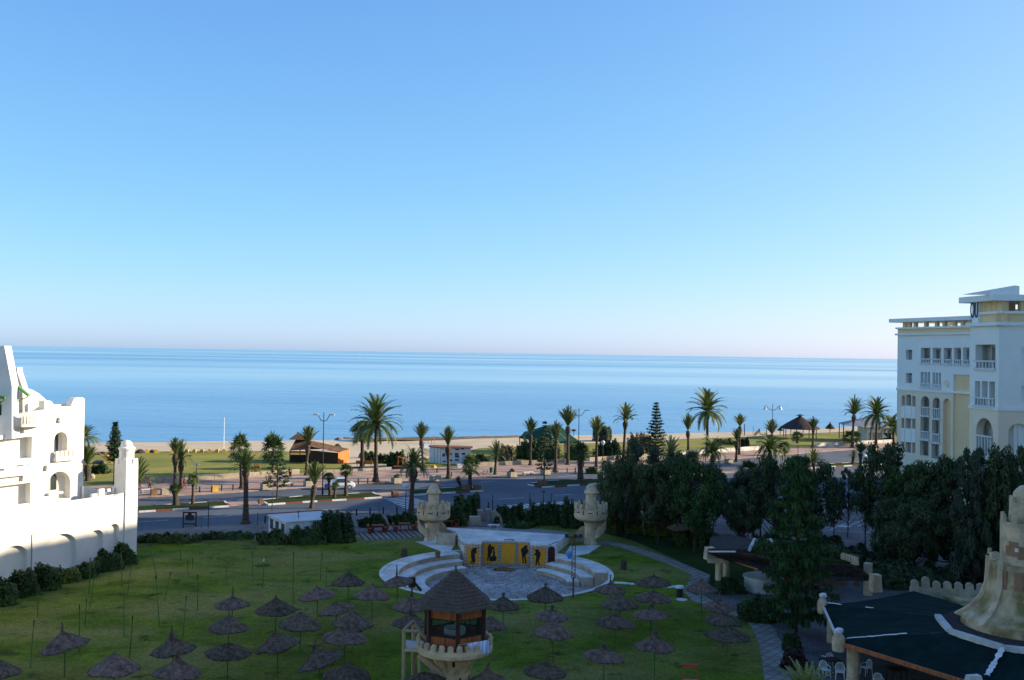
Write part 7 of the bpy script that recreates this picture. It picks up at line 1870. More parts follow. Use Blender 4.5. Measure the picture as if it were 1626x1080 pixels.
# orange frame and orange topped fence bits
p = G(640, 744); t = thing('orange_arch', 'orange timber frame with a low brick base', 'frame', tuple(p)); k = p.y / F
def FA(x, y): return A(600 + x / 9.033, 690 + y / 9.033, p.y)
for x in (290, 352, 378):
    q = FA(x, 475); b = MB(); b.box((q.x, q.y + (1.2 if x == 378 else 0), 0), (.16, .16, FA(x, 325).z)); b.build('post', 'orange_wood', t)
b = MB(); q0, q1 = FA(290, 318), FA(352, 340); b.tube([q0, q1], .1, 6); b.tube([q1, q1 + Vector((.35, 1.2, 0))], .08, 6); b.build('beam', 'orange_wood', t)
b = MB(); q0, q1 = FA(370, 470), FA(490, 470); b.box(((q0.x + q1.x) / 2, q0.y, .25), (q1.x - q0.x, .5, .5)); b.build('panel', 'chair_orange', t)
b = MB(); q0, q1 = FA(225, 530), FA(480, 520); b.box(((q0.x + q1.x) / 2, q0.y - .3, 0), (q1.x - q0.x, 1.6, .42)); b.build('base', 'rust', t)
p = G(578, 744); t = thing('orange_board', 'orange board raised on thin legs beside the dark fan palm', 'sign', tuple(p))
b = MB(); zt = A(578, 731, p.y).z; b.box((p.x, p.y, zt - .55), (2.6, .12, .5)); b.build('board', 'orange_wood', t)
for dx in (-1.1, 1.1): b = MB(); b.tube([(p.x + dx, p.y, 0), (p.x + dx, p.y, zt - .5)], .05, 6); b.build('leg', 'red_wood', t)
# green tent
p = G(870, 722); Yg = p.y
t = thing('green_tent', 'dark green peaked canopy tent among the palms', 'tent', tuple(p))
def TA(x, y, dy=0.0): return A(800 + x / 10.1625, 655 + y / 10.1625, Yg + dy)
a0, a1_, a2_, a3 = TA(245, 385, 1.5), TA(830, 475, -1.5), TA(1225, 465, 0), TA(1000, 350, 8)
pk1, pk2 = TA(690, 205, 3), TA(900, 205, 3)
b = MB()
def sag(b, p0, p1, p2, n=6, s_=.12):
    for i in range(n):
        for j in range(n - i):
            def P(u, v):
                w_ = 1 - u - v; q = p0 * w_ + p1 * u + p2 * v; L = (p1 - p0).length
                return q - Vector((0, 0, s_ * L * (u * v + u * w_ + v * w_)))
            u, v = i / n, j / n; d = 1 / n
            b.face([P(u, v), P(u + d, v), P(u, v + d)])
            if i + j < n - 1: b.face([P(u + d, v), P(u + d, v + d), P(u, v + d)])
bkl = a0 + Vector((1.0, 7, .3))
sag(b, a0, a1_, pk1); sag(b, a1_, pk2, pk1, s_=.03); sag(b, a1_, a2_, pk2); sag(b, a2_, a3, pk2); sag(b, a3, bkl, pk2); sag(b, bkl, pk1, pk2, s_=.03); sag(b, bkl, a0, pk1)
for q0, q1 in ((a0, a1_), (a1_, a2_)):
    b.face([q0, q1, q1 - Vector((0, 0, .35)), q0 - Vector((0, 0, .35))])
b.build('canopy', 'green_tent', t)
for q in (a0, a1_, a2_, a3): b = MB(); b.tube([(q.x + .2, q.y, 0), (q.x + .1, q.y, q.z)], .09, 7); b.build('pole', 'brown_wood', t)
b = MB(); b.tube([TA(900, 330, -.2), TA(1000, 430, -.9)], .06, 5); b.build('guy_rope', 'stone_white', t)
b = MB(); q = TA(1110, 580, 2); b.box((q.x, q.y, 0), (3.2, .15, TA(1110, 490, 2).z)); b.build('screen', 'hotel_cream', t)
# thatched gazebo and parasol on the beach
def gazebo(xc, ybase, w, yeave, ytop, lab, posts, cat='gazebo'):
    p = G(xc, ybase); k = p.y / F; r = w * k / 2; ze = A(xc, yeave, p.y).z; zt = A(xc, ytop, p.y).z
    t = thing('thatched_gazebo', lab, cat, (p.x, p.y, 0))
    b = MB(); b.lathe([(r * .96, ze - .15), (r, ze), (r * .72, ze + (zt - ze) * .26), (r * .42, ze + (zt - ze) * .50), (r * .16, ze + (zt - ze) * .70), (r * .06, ze + (zt - ze) * .78), (0, ze + (zt - ze) * .79)], 40, wob=.02); b.lathe([(r * .97, ze - .14), (0, ze + .5)], 40, cap=False); ro = b.build('roof', 'thatch_dark', t, world=False)
    b = MB(); zq = ze + (zt - ze) * .78; h = zt - zq; b.lathe([(r * .06, -.02), (r * .1, h * .2), (r * .22, h * .22), (r * .1, h * .5), (r * .02, h * .6), (0, h)], 14, (0, 0, zq)); b.build('finial', 'thatch_dark', ro, world=False)
    for i in range(posts):
        a = 2 * PI * i / posts + .3; rr = r * .82 if posts > 1 else 0
        b = MB(); b.tube([(rr * math.cos(a), rr * math.sin(a), 0), (rr * math.cos(a), rr * math.sin(a), ze + .1)], .11, 7); b.build('post', 'pole_wood', t, world=False)
gazebo(1270, 696, 62, 679.5, 656, 'large round thatched beach gazebo on posts with a spiked top', 8)
gazebo(1318, 690.5, 15, 680, 669, 'small single post thatched parasol on the beach past the large gazebo', 1, 'parasol')
gazebo(1239, 693, 9, 683, 676, 'tiny thatched parasol half hidden behind the large beach gazebo', 1, 'parasol')
# grey roofed pavilion
p = G(1375, 702); Yq = p.y; t = thing('grey_pavilion', 'open beach pavilion with a low grey hipped roof and white walls', 'pavilion', tuple(p))
def QA(x, y, dy=0.0): return A(1240 + x / 3.857, 580 + y / 3.857, Yq + dy)
e0, e1 = QA(380, 368), QA(660, 385); bk = Vector((2, 9, 0)); r0, r1 = QA(500, 322, 4.5), QA(560, 318, 4.5)
b = MB()
for f_ in ([e0, e1, r1, r0], [e1, e1 + bk, r1], [e1 + bk, e0 + bk, r0, r1], [e0 + bk, e0, r0]): b.face(f_)
cap = [QA(490, 330, 3.8), QA(600, 332, 3.8), QA(590, 322, 6), QA(500, 322, 6)]; tp = QA(545, 304, 4.8)
for i in range(4): b.face([cap[i], cap[(i + 1) % 4], tp])
b.build('roof', 'grey_roof', t)
for q in (e0, e0 + bk, e0.lerp(e1, .6)): b = MB(); b.tube([(q.x + .2, q.y + .2, 0), (q.x + .2, q.y + .2, q.z)], .12, 7); b.build('post', 'iron', t)
b = MB(); q0, q1 = QA(525, 455, 1.2), QA(675, 455, 1.2); b.panel(Vector((q0.x, q0.y, 0)), Xf, Zf, Nf, rect(0, q1.x - q0.x, 0, e1.z - .1), [rect(.4, 1.2, .0, 2.0), rect(3.6, 6.2, .9, 2.0)], .15); b.panel(Vector((q0.x, q0.y, 0)), Vector((0, 1, 0)), Zf, Vector((-1, 0, 0)), rect(.16, 6, 0, e1.z - .1), [], .15); b.build('wall', 'white_paint', t)
b = MB(); b.box(((q0.x + q1.x) / 2, q0.y + 2.5, 0), (q1.x - q0.x - .4, .1, e1.z - .15)); b.build('inner_wall', 'room_shade', t)
# beach things: yellow blocks, mounds, boat, fallen frame
xs = [222, 234, 248, 274, 297.5, 309.5, 321, 333, 345.5, 356]
for i, x in enumerate(xs):
    p = G(x, 719.3 - (x - 222) * .008); b = MB(); b.box((p.x, p.y, 0), (.72, .6, .48), U(-.4, .4), taper=.85); b.box((p.x, p.y, .48), (.4, .3, .1), 0, taper=.8)
    tag(b.build('yellow_block', 'yellow_block'), 'yellow block in the row of ten at the edge of the sand', 'block', 'yellow blocks along the sand')
def mound(x, y, w, yt, lab, m='thatch_dark'):
    p = G(x, y); k = p.y / F; r = w * k / 2; h = A(x, yt, p.y).z; b = MB(); b.lathe([(r, 0), (r * .8, h * .45), (r * .5, h * .8), (r * .2, h * .98), (0, h)], 14, (p.x, p.y, 0), wob=.1); tag(b.build('thatch_heap', m), lab, 'heap', 'dark heaps at the edge of the sand')
mound(222.5, 719.5, 17, 713.2, 'dark peaked heap on the sand beside the white turret'); mound(241.5, 718.5, 10, 713.8, 'small dark heap on the sand next to the peaked one'); mound(163, 722, 17, 717, 'dark heap on the sand behind the white hotel'); mound(186, 721.5, 16, 718, 'low dark heap on the sand behind the thin araucaria'); mound(536, 713.5, 15, 704.5, 'rounded dark heap on the sand behind the orange kiosk'); mound(538, 698.5, 15, 694.5, 'dark rock at the water line above the orange kiosk', 'rock'); mound(574, 727, 12, 718, 'low dark hump on the sand behind the dark fan palm', 'rock')
p = G(166, 738); t = thing('fallen_ladder', 'yellow timber frame lying tilted on the rough ground behind the white turret', 'frame', tuple(p))
b = MB(); q0, q1 = A(158, 721, p.y + 3), A(178, 736, p.y); 
for dx in (0, .9): b.tube([q0 + Vector((dx, 0, 0)), q1 + Vector((dx, 0, 0))], .12, 6)
for i in range(6): q = q0.lerp(q1, (i + .5) / 6); b.tube([q, q + Vector((.9, 0, 0))], .09, 5)
b.tube([A(171, 720, p.y + 2), A(170, 728, p.y + 2)], .2, 6); b.build('frame', 'yellow_block', t)
for x, y, w, yt, lab in ((158, 736, 22, 731, 'dark boulder on the rough ground behind the white turret'), (145, 760, 12, 752, 'pale tan boulder beside the brown palm trunk'), (160, 752, 18, 747, 'dark boulder below the tilted yellow frame'), (176, 750, 16, 745, 'dark boulder beside the foot of the araucaria')):
    p = G(x, y); k = p.y / F; h = A(x, yt, p.y).z; b = MB(); b.ball((p.x, p.y, h * .3), 1.0, n=10, sq=(w * k / 2, w * k / 3, h * .7), wob=.12); tag(b.build('boulder', 'tan_stone' if 'tan' in lab else 'rock'), lab, 'boulder', 'boulders behind the white hotel')
p = G(1203, 692); k = p.y / F; t = thing('upturned_boat', 'dark narrow boat propped up at an angle on the beach lawn', 'boat', tuple(p))
b = MB(); q0, q1 = A(1198, 691, p.y), A(1206, 681.5, p.y + 1); n = 8
ring_ = []
for i in range(n + 1):
    u = i / n; c = q0.lerp(q1, u); wd = .9 * math.sin(PI * (.12 + .8 * u)); 
    ring_.append([b.p(c + Vector((-wd * .5, -wd * .3, 0))), b.p(c + Vector((0, -wd * .2, -wd * .55))), b.p(c + Vector((wd * .6, .2, -.1))), b.p(c + Vector((0, .3, .15)))])
for i in range(n):
    for j in range(4): b.idx([ring_[i][j], ring_[i][(j + 1) % 4], ring_[i + 1][(j + 1) % 4], ring_[i + 1][j]])
b.build('hull', 'dark_wood', t)
b = MB(); b.tube([(q1.x + .2, q1.y, 0), (q1.x, q1.y, q1.z)], .1, 6); b.build('prop', 'dark_wood', t)
p = G(378 + 44, 0 + 752); p = G(408, 750); b = MB(); b.box((p.x, p.y, 0), (.9, .1, 1.0)); b.box((p.x, p.y - .06, .3), (.5, .04, .4)); tag(b.build('orange_sign', 'orange_wood'), 'small orange board on the beach lawn by the fan palm trunk', 'sign')
p = G(824, 690.2); 
p = G(911, 692.5); b = MB(); b.ball((p.x, p.y, 1.3), .45, n=10, sq=(1.3, .8, .6)); b.tube([(p.x, p.y, 0), (p.x, p.y, 1.2)], .08, 6); tag(b.build('beach_marker', 'iron'), 'dark round marker on a short post at the water behind the tent', 'marker')
# ------------------------------------------------------------ car
def car(x, y, rz, lab):
    p = G(x, y); t = thing('parked_car', lab, 'car', (p.x, p.y, .0), rz)
    st_ = [(-2.05, .62, .45, .62), (-1.98, .74, .30, .78), (-1.5, .82, .24, .90), (-.8, .84, .22, .95), (0, .84, .22, .95), (.8, .84, .22, .94), (1.35, .82, .24, .92), (1.85, .76, .28, .90), (2.02, .64, .42, .72)]
    def loft(b, st, mi=0):
        R_ = []
        for X_, hw, z0, z1 in st:
            zm = (z0 + z1) / 2
            R_.append([b.p((X_, s * k * hw, z)) for s, k, z in ((-1, .9, z0), (-1, 1, zm - .08), (-1, 1, zm + .08), (-1, .9, z1), (1, .9, z1), (1, 1, zm + .08), (1, 1, zm - .08), (1, .9, z0))])
        for i in range(len(R_) - 1):
            for j in range(8): b.idx([R_[i][j], R_[i + 1][j], R_[i + 1][(j + 1) % 8], R_[i][(j + 1) % 8]], mi)
        b.idx(R_[0], mi); b.idx(R_[-1][::-1], mi)
    b = MB(); loft(b, st_[2:]); b.build('body', 'car_white', t, world=False, smooth=False)
    b = MB(); loft(b, st_[:3]); b.build('bonnet', 'car_blue', t, world=False)
    b = MB(); cs = [(-.95, .78, .92), (-.35, .66, 1.44), (.75, .66, 1.46), (1.45, .76, .93)]
    rr = [[b.p((X_, -w_, z)) for X_, w_, z in cs], [b.p((X_, w_, z)) for X_, w_, z in cs]]
    b.idx([rr[0][1], rr[0][2], rr[1][2], rr[1][1]]); 
    b.build('roof', 'car_white', t, world=False)
    b = MB()
    q = lambda s_, i, dz=0: Vector((cs[i][0], s_ * cs[i][1], cs[i][2] - dz))
    for s_ in (-1, 1): b.face([q(s_, 0), q(s_, 3), q(s_, 2, .02), q(s_, 1, .02)] if s_ < 0 else [q(s_, 0), q(s_, 1, .02), q(s_, 2, .02), q(s_, 3)])
    b.face([q(-1, 0), q(-1, 1, .02), q(1, 1, .02), q(1, 0)]); b.face([q(-1, 2, .02), q(-1, 3), q(1, 3), q(1, 2, .02)]); b.build('window', 'glass', t, world=False)
    for s_ in (-1, 1):
        for X_ in (.05, .78, -.42, 1.2):
            pass
    for X_ in (-1.25, 1.25):
        for s_ in (-1, 1):
            b = MB(); n = 18
            for r0, r1, m in ((.31, .31, 0),):
                b.tube([(X_, s_ * .66, .31), (X_, s_ * .85, .31)], .31, n)
            wo = b.build('wheel', 'tyre', t, world=False)
            b = MB(); b.tube([(X_, s_ * .851, .31), (X_, s_ * .865, .31)], .19, 12); b.build('rim', 'roof_sheet', wo, world=False)
    for s_ in (-1, 1):
        b = MB(); b.box((2.0, s_ * .5, .62), (.08, .24, .16)); b.build('tail_light', 'kerb_red', t, world=False)
        b = MB(); b.box((-2.0, s_ * .5, .58), (.1, .26, .14)); b.build('headlight', 'lamp_glass', t, world=False)
        b = MB(); b.box((-.75, s_ * .92, .95), (.12, .16, .12)); b.build('mirror', 'car_white', t, world=False)
car(539, 776.5, R(16), 'white parked car with a blue front at the far side of the road')

# ------------------------------------------------------------ people walking on the promenade
def skinmesh(name, verts, edges, radii, m, parent):
    me = bpy.data.meshes.new(name); me.from_pydata(verts, edges, []); o = bpy.data.objects.new(name, me); COL.objects.link(o)
    md = o.modifiers.new('skin', 'SKIN'); md.use_smooth_shade = True
    for i, r in enumerate(radii): me.skin_vertices[0].data[i].radius = (r, r) if not isinstance(r, tuple) else r
    me.skin_vertices[0].data[0].use_root = True
    s2 = o.modifiers.new('sub', 'SUBSURF'); s2.levels = 1; s2.render_levels = 1
    dg = bpy.context.evaluated_depsgraph_get(); nm = bpy.data.meshes.new_from_object(o.evaluated_get(dg))
    bpy.data.objects.remove(o); nm.materials.clear(); nm.materials.append(M[m]); nm.name = name
    r_ = bpy.data.objects.new(name, nm); COL.objects.link(r_); r_.parent = parent
    return r_
def person(x, y, hgt, face, lab, shirt, trousers, hair=True):
    p = G(x, y, .12); t = thing('person', lab, 'person', (p.x, p.y, .12), face)
    s = hgt / 1.75; S_ = lambda *v: tuple(q * s for q in v)
    # facing +x, walking
    V = [S_(0, 0, .95), S_(.0, 0, 1.15), S_(.01, 0, 1.38), S_(.02, 0, 1.50), S_(.04, 0, 1.60), S_(.05, 0, 1.70),
         S_(0, .19, 1.42), S_(-.10, .23, 1.16), S_(.02, .24, .94), S_(.05, .24, .86),
         S_(0, -.19, 1.42), S_(.10, -.23, 1.16), S_(.24, -.24, .98), S_(.29, -.24, .91),
         S_(0, .09, .90), S_(.17, .10, .50), S_(.14, .10, .08), S_(.27, .10, .03),
         S_(0, -.09, .90), S_(-.04, -.10, .48), S_(-.30, -.10, .12), S_(-.20, -.10, .03)]
    E = [(0, 1), (1, 2), (2, 3), (3, 4), (4, 5), (2, 6), (6, 7), (7, 8), (8, 9), (2, 10), (10, 11), (11, 12), (12, 13), (0, 14), (14, 15), (15, 16), (16, 17), (0, 18), (18, 19), (19, 20), (20, 21)]
    Rr = [.13, .12, .14, .055, .095, .07, .06, .046, .036, .04, .06, .046, .036, .04, .085, .06, .042, .035, .085, .06, .042, .035]
    body = skinmesh('body', V, E, [r * s for r in Rr], 'skin', t)
    k = [0, 1, 2, 6, 7, 10, 11]; mp = {v: i for i, v in enumerate(k)}
    skinmesh('shirt', [V[i] for i in k], [(mp[a], mp[b_]) for a, b_ in E if a in mp and b_ in mp], [Rr[i] * s * 1.16 for i in k], shirt, t)
    k = [0, 14, 15, 16, 18, 19, 20]; mp = {v: i for i, v in enumerate(k)}
    skinmesh('trousers', [tuple(c - (0.0 if i else 0.02) for c in V[i]) for i in k], [(mp[a], mp[b_]) for a, b_ in E if a in mp and b_ in mp], [Rr[i] * s * 1.18 for i in k], trousers, t)
    if hair:
        b = MB(); b.ball(S_(.02, 0, 1.67), .108 * s, n=10, sq=(1, .95, .95)); b.build('hair', 'black_paint', t, world=False)
person(238, 779, 1.72, R(200), 'person in a pink top and dark trousers walking on the promenade', 'cloth_pink', 'cloth_dark')
person(292.5, 777, 1.7, R(20), 'person in dark red clothes walking beside the twin palms', 'cloth_red', 'cloth_red')
person(222.5, 777, 1.2, R(200), 'child in bright pink beside the white turret', 'cloth_pink', 'cloth_pink')
person(460, 760, 1.7, R(90), 'person in brown walking near the low slab wall', 'rust', 'cloth_dark')

# ------------------------------------------------------------ castle restaurant with tarpaulin roofs
cx_, cy_ = 28.6, 56.0
ct = thing('castle_restaurant', 'castle tower restaurant with flared mossy buttresses and dark blue tarpaulin roofs', 'restaurant', (cx_, cy_, 0))
kk = cy_ / F
def cz(y): return A(1630, y, cy_).z
C = (cx_, cy_, 0)
b = MB(); zb0 = cz(984) + .12
prof = [(3.25, zb0 - .6), (3.20, zb0), (2.55, zb0 + .42), (2.1, zb0 + 1.05), (1.9, zb0 + 1.8), (1.78, cz(900)), (1.74, cz(893))]
b.lathe(prof, 40, C, wob=.006); b.build('flared_base', 'mossy_stone', ct)
def fin(a, m='tower_stone', wd=.34):
    b = MB(); d = Vector((math.cos(a), math.sin(a), 0)); s_ = Vector((-d.y, d.x, 0)) * wd / 2; c = Vector(C)
    pr = [(3.55, zb0 - .1), (2.8, zb0 + .42), (2.3, zb0 + 1.05), (2.03, zb0 + 1.8), (1.98, cz(905)), (1.96, cz(886))]
    rows = []
    for r, z in pr: rows.append([b.p(c + d * r - s_ + Vector((0, 0, z))), b.p(c + d * r + s_ + Vector((0, 0, z))), b.p(c + d * (r - .5) + s_ + Vector((0, 0, z - .15))), b.p(c + d * (r - .5) - s_ + Vector((0, 0, z - .15)))])
    for i in range(len(rows) - 1):
        for j in range(4): b.idx([rows[i][j], rows[i][(j + 1) % 4], rows[i + 1][(j + 1) % 4], rows[i + 1][j]])
    b.idx(rows[-1]); b.idx(rows[0][::-1]); b.build('buttress', m, ct)
for i in range(8): fin(-PI * .86 + i * PI / 4)
z1, z2, z3, z4 = cz(893), cz(828), cz(797), cz(770)
b = MB(); b.lathe([(1.25, z1 - .3), (1.25, z2), (1.08, z2), (1.08, z2 - .4), (0, z2 - .4)], 30, C, wob=.008); b.lathe([(1.75, z1 - .02), (1.2, z1 + .02)], 30, C, cap=False); b.build('middle_tier', 'tower_stone', ct)
b = MB(); b.lathe([(.80, z2 - .5), (.80, z3), (.66, z3), (.66, z3 - .2), (0, z3 - .2)], 26, C, wob=.008); b.build('upper_tier', 'tower_stone', ct)
b = MB(); b.lathe([(.62, z3 - .3), (.64, z3 + .2), (.60, z3 + .5), (.46, z4 - .25), (.25, z4 - .05), (0, z4)], 24, C); b.build('dome', 'tower_stone', ct)
for (r, z, n, hh, w_) in ((1.17, z2, 9, .42, .34), (.73, z3, 7, .3, .24), (1.85, cz(886), 8, .3, .3)):
    for i in range(n):
        a = 2 * PI * i / n + 2.4; b = MB(); b.box((cx_ + r * math.cos(a), cy_ + r * math.sin(a), z - .02), (.17, w_, hh), a, taper=.9); b.build('merlon', 'tower_stone', ct)
for a, z, w_, h_, m in ((-2.5, cz(880), .5, .8, 'rust_render'), (-2.15, cz(895) + .4, .42, .7, 'rust_render'), (-2.75, cz(880), .3, .55, 'rust_render')):
    b = MB(); q = Vector((cx_ + 1.22 * math.cos(a), cy_ + 1.22 * math.sin(a), z)); b.box(q, (.10, w_, h_), a); b.build('niche', m, ct)
b = MB(); a = -2.35; q = Vector((cx_ + 1.3 * math.cos(a), cy_ + 1.3 * math.sin(a), cz(872))); b.box(q, (.06, .2, .2), a); b.build('floodlight', 'white_paint', ct)
for a in (-2.62, -2.2):
    b = MB(); q = Vector((cx_ + 1.86 * math.cos(a), cy_ + 1.86 * math.sin(a), cz(930))); b.box(q, (.14, .42, 1.0), a, taper=.9); b.build('niche', 'rust_render', ct)
# tarpaulin panels
ZO, ZI = 2.45, 3.75
PA_, PB, PC_, PD_ = G(1307, 960, ZO), G(1333, 1018, ZO), G(1560, 1088, ZO), G(1450, 938.5, 2.9)
R0, R1, R2, R3 = G(1489, 979, ZI), G(1509, 1003, ZI), G(1594, 1029, ZI), G(1645, 1035, ZI)
PE = G(1536, 964, ZI); PF = G(1640, 1112, ZO)
def tarp(p0, p1, p2, p3, n=14, s_=.16, wv=.03, m='tarp', name='tarpaulin'):
    b = MB(); g_ = []
    for i in range(n + 1):
        u = i / n; row = []
        for j in range(n + 1):
            v = j / n; q = (p0.lerp(p1, u)).lerp(p3.lerp(p2, u), v)
            row.append(b.p(q + Vector((0, 0, -s_ * 4 * u * (1 - u) * (.4 + .6 * (1 - v)) + wv * math.sin(u * 23 + v * 4) * math.sin(v * 3.1) + U(-.012, .012)))))
        g_.append(row)
    for i in range(n):
        for j in range(n): b.idx([g_[i][j], g_[i + 1][j], g_[i + 1][j + 1], g_[i][j + 1]])
    return b.build(name, m, ct, smooth=True)
tarp(PA_, PB, R1, R0); tarp(PB, PC_, R2, R1); tarp(PD_, PA_, R0, PE); tarp(PC_, PF, R3, R2)
def beam(pts, w_, h_, m, name, up=.06):
    for i in range(len(pts) - 1):
        a, c = pts[i], pts[i + 1]; d = (c - a); n = Vector((-d.y, d.x, 0)).normalized() * w_ / 2; z = Vector((0, 0, h_)); u = Vector((0, 0, up))
        b = MB(); 
        q = [a - n + u, a + n + u, a + n + u - z, a - n + u - z]; r = [v + d for v in q]; ids = [b.p(v) for v in q + r]
        for f_ in ((0, 1, 2, 3), (7, 6, 5, 4), (0, 4, 5, 1), (1, 5, 6, 2), (2, 6, 7, 3), (3, 7, 4, 0)): b.idx([ids[k] for k in f_])
        b.build(name, m, ct)
beam([R0, R1, R2, R3], .34, .4, 'stone_white', 'ring_beam', .14)
beam([PB, PC_, PF], .12, .22, 'brown_wood', 'fascia', -.02); beam([PA_, PB], .1, .16, 'stone_white', 'fascia', -.02)
def seam(a, c, w_, m='white_paint'):
    b = MB(); n = 16; d = (c - a); nn = Vector((-d.y, d.x, 0)).normalized(); rows = []
    for i in range(n + 1):
        q = a.lerp(c, i / n) + Vector((0, 0, .10 + U(-.01, .02) - .16 * 4 * 0)); ww = w_ * U(.5, 1.3)
        rows.append((b.p(q - nn * ww), b.p(q + Vector((0, 0, .04))), b.p(q + nn * ww)))
    for i in range(n):
        for j in range(2): b.idx([rows[i][j], rows[i + 1][j], rows[i + 1][j + 1], rows[i][j + 1]])
    b.build('seam_cloth', m, ct)
seam(PB + Vector((.4, 0, 0.05)), PB.lerp(R1, .62), .07); seam(R2 + (PC_ - R2) * .03, R2.lerp(PC_, .8), .14); seam(PA_ + Vector((.2, 0, .03)), PA_.lerp(R0, .18), .08); seam(PA_.lerp(R0, .4), PA_.lerp(R0, .47), .05)
# dark deck between ring beam and the tower
b = MB()
deck = [R0, R1, R2, R3, Vector((cx_ + 3, cy_ - 3.4, ZI)), Vector((cx_ + 4, cy_ + 3, ZI)), Vector((cx_, cy_ + 5.2, ZI)), PE]
b.prism([(q.x, q.y) for q in deck], ZI - .3, ZI + .04); b.build('deck_roof', 'thatch_dark', ct)
b = MB(); q4 = [G(1492, 942, 2.75), G(1590, 944, 2.75), G(1590, 972, 2.75), G(1536, 966, 2.75)]; b.prism([(q.x, q.y) for q in q4], 2.5, 2.75); b.build('planted_roof', 'mossy_stone', ct)
for q, rr in ((PA_, .30), (PB, .34)):
    b = MB(); b.lathe([(rr, -.55), (rr * 1.1, -.1), (rr * 1.05, .15), (rr * .7, .38), (0, .46)], 14, q + Vector((-.05, 0, 0)), wob=.03); b.build('corner_cap', 'tower_stone', ct)
    b = MB(); b.ball(q + Vector((0, 0, .58)), .24, n=9, sq=(1.1, .9, .75), wob=.15); b.lathe([(.03, 0), (.03, .45)], 6, q); b.build('wrapped_lantern', 'white_paint', ct)
for q in (A(1355, 1050, PB.y + .2), G(1548, 1095, ZO) ):
    b = MB(); b.lathe([(.40, 0), (.36, .3), (.35, 2.3), (.37, 2.32)], 16, (q.x, q.y, 0), wob=.03); b.build('pillar', 'tower_stone', ct)
q = PA_; b = MB(); b.lathe([(.34, 0), (.32, 2.2)], 14, (q.x + .6, q.y, 0)); b.build('pillar', 'tower_stone', ct)
b = MB(); b.lathe([(3.3, 0), (3.3, zb0 - .7)], 30, C); b.build('core_wall', 'tan_stone', ct)
b = MB(); q = G(1546, 1077, 2.9); b.box(q - Vector((0, 0, .2)), (.8, .4, .35), .2, taper=.8); b.build('corner_cap', 'stone_white', ct)
# crenellated garden wall behind
cw = thing('crenellated_wall', 'tan garden wall with rounded merlons below the dark pines', 'wall', tuple(A(1448, 940, 68)[:2]) + (0,))
p0, p1 = A(1446, 938, 68), A(1640, 944, 66.5); g = Facade(p0, p1); L = (p1.xy - p0.xy).length
zt = A(1500, 937, 67.4).z
b = MB(); b.panel(g.O, g.ux, g.uz, g.n, rect(0, L, 0, zt), [], .4); b.build('wall', 'tan_stone', cw)
n = 11
for i in range(n):
    s_ = L * (i + .4) / n; hh = .52 if i != 1 else .75
    b = MB(); b.panel(g.w(0, zt - .02, .0), g.ux, g.uz, g.n, arch(s_ - .24, s_ + .24, 0, hh, 8, .8), [], .3); b.build('merlon', 'tan_stone', cw)
# café chairs and tables under the tarpaulin
def plastic_chair():
    t = thing('plastic_chair', 'white plastic armchair', 'chair', (0, 0, 0), 0, 'white plastic chairs under the tarpaulin')
    b = MB(); b.box((0, 0, .42), (.46, .46, .04)); b.build('seat', 'white_plastic', t, world=False)
    for dx in (-1, 1):
        for dy in (-1, 1): b = MB(); b.tube([(dx * .21, dy * .21, .42), (dx * .25, dy * .25, 0)], [.028, .02], 6); b.build('leg', 'white_plastic', t, world=False)
    b = MB(); n = 12
    arcp = [(.25 * math.cos(PI * i / n), .19 + .05 * math.sin(PI * i / n), .48 + .40 * math.sin(PI * i / n) ** .6) for i in range(n + 1)]
    b.tube(arcp, .022, 6)
    for i in range(2, n - 1, 1): b.tube([arcp[i], (arcp[i][0] * .75, .20, .44)], .011, 4)
    b.build('backrest', 'white_plastic', t, world=False)
    for dx in (-1, 1): b = MB(); b.tube([(dx * .25, .2, .64), (dx * .28, -.05, .64), (dx * .26, -.2, .60), (dx * .24, -.21, .42)], .02, 6); b.build('armrest', 'white_plastic', t, world=False)
    return t
ch0 = plastic_chair(); first = True
for x, y, rz, lab in ((1309.6, 1052, PI + .2, 'white plastic chair with its back to us, just right of the purple shrub'), (1334, 1055, PI - .3, 'white plastic chair with its back to us, close to the stone pillar'), (1293, 1065, PI + .5, 'white plastic chair half cut by the spiky palm crown'), (1376, 1049, PI / 2 + .3, 'white plastic chair seen side on, past the stone pillar'), (1395, 1072, PI - .1, 'white plastic chair cut by the bottom edge past the pillar'), (1314, 1036, .3, 'white plastic chair facing us behind the dark café table')):
    o = ch0 if first else copy_tree(ch0); first = False
    p = G(x, y, .86); o.location = (p.x, p.y, .02); o.rotation_euler.z = rz + PI; o['label'] = lab
def cafe_table(x, y, lab, m='dark_wood', w_=1.1, ztop=.74):
    p = G(x, y, ztop); t = thing('cafe_table', lab, 'table', (p.x, p.y, .02), .2, None)
    b = MB(); b.box((0, 0, ztop - .05), (w_, .8, .05)); b.build('tabletop', m, t, world=False)
    for dx in (-1, 1):
        for dy in (-1, 1): b = MB(); b.box((dx * w_ * .42, dy * .32, 0), (.06, .06, ztop - .06)); b.build('leg', m, t, world=False)
cafe_table(1318, 1047, 'dark café table among white plastic chairs left of the pillar'); cafe_table(1424, 1062, 'dark café table past the side on chair')
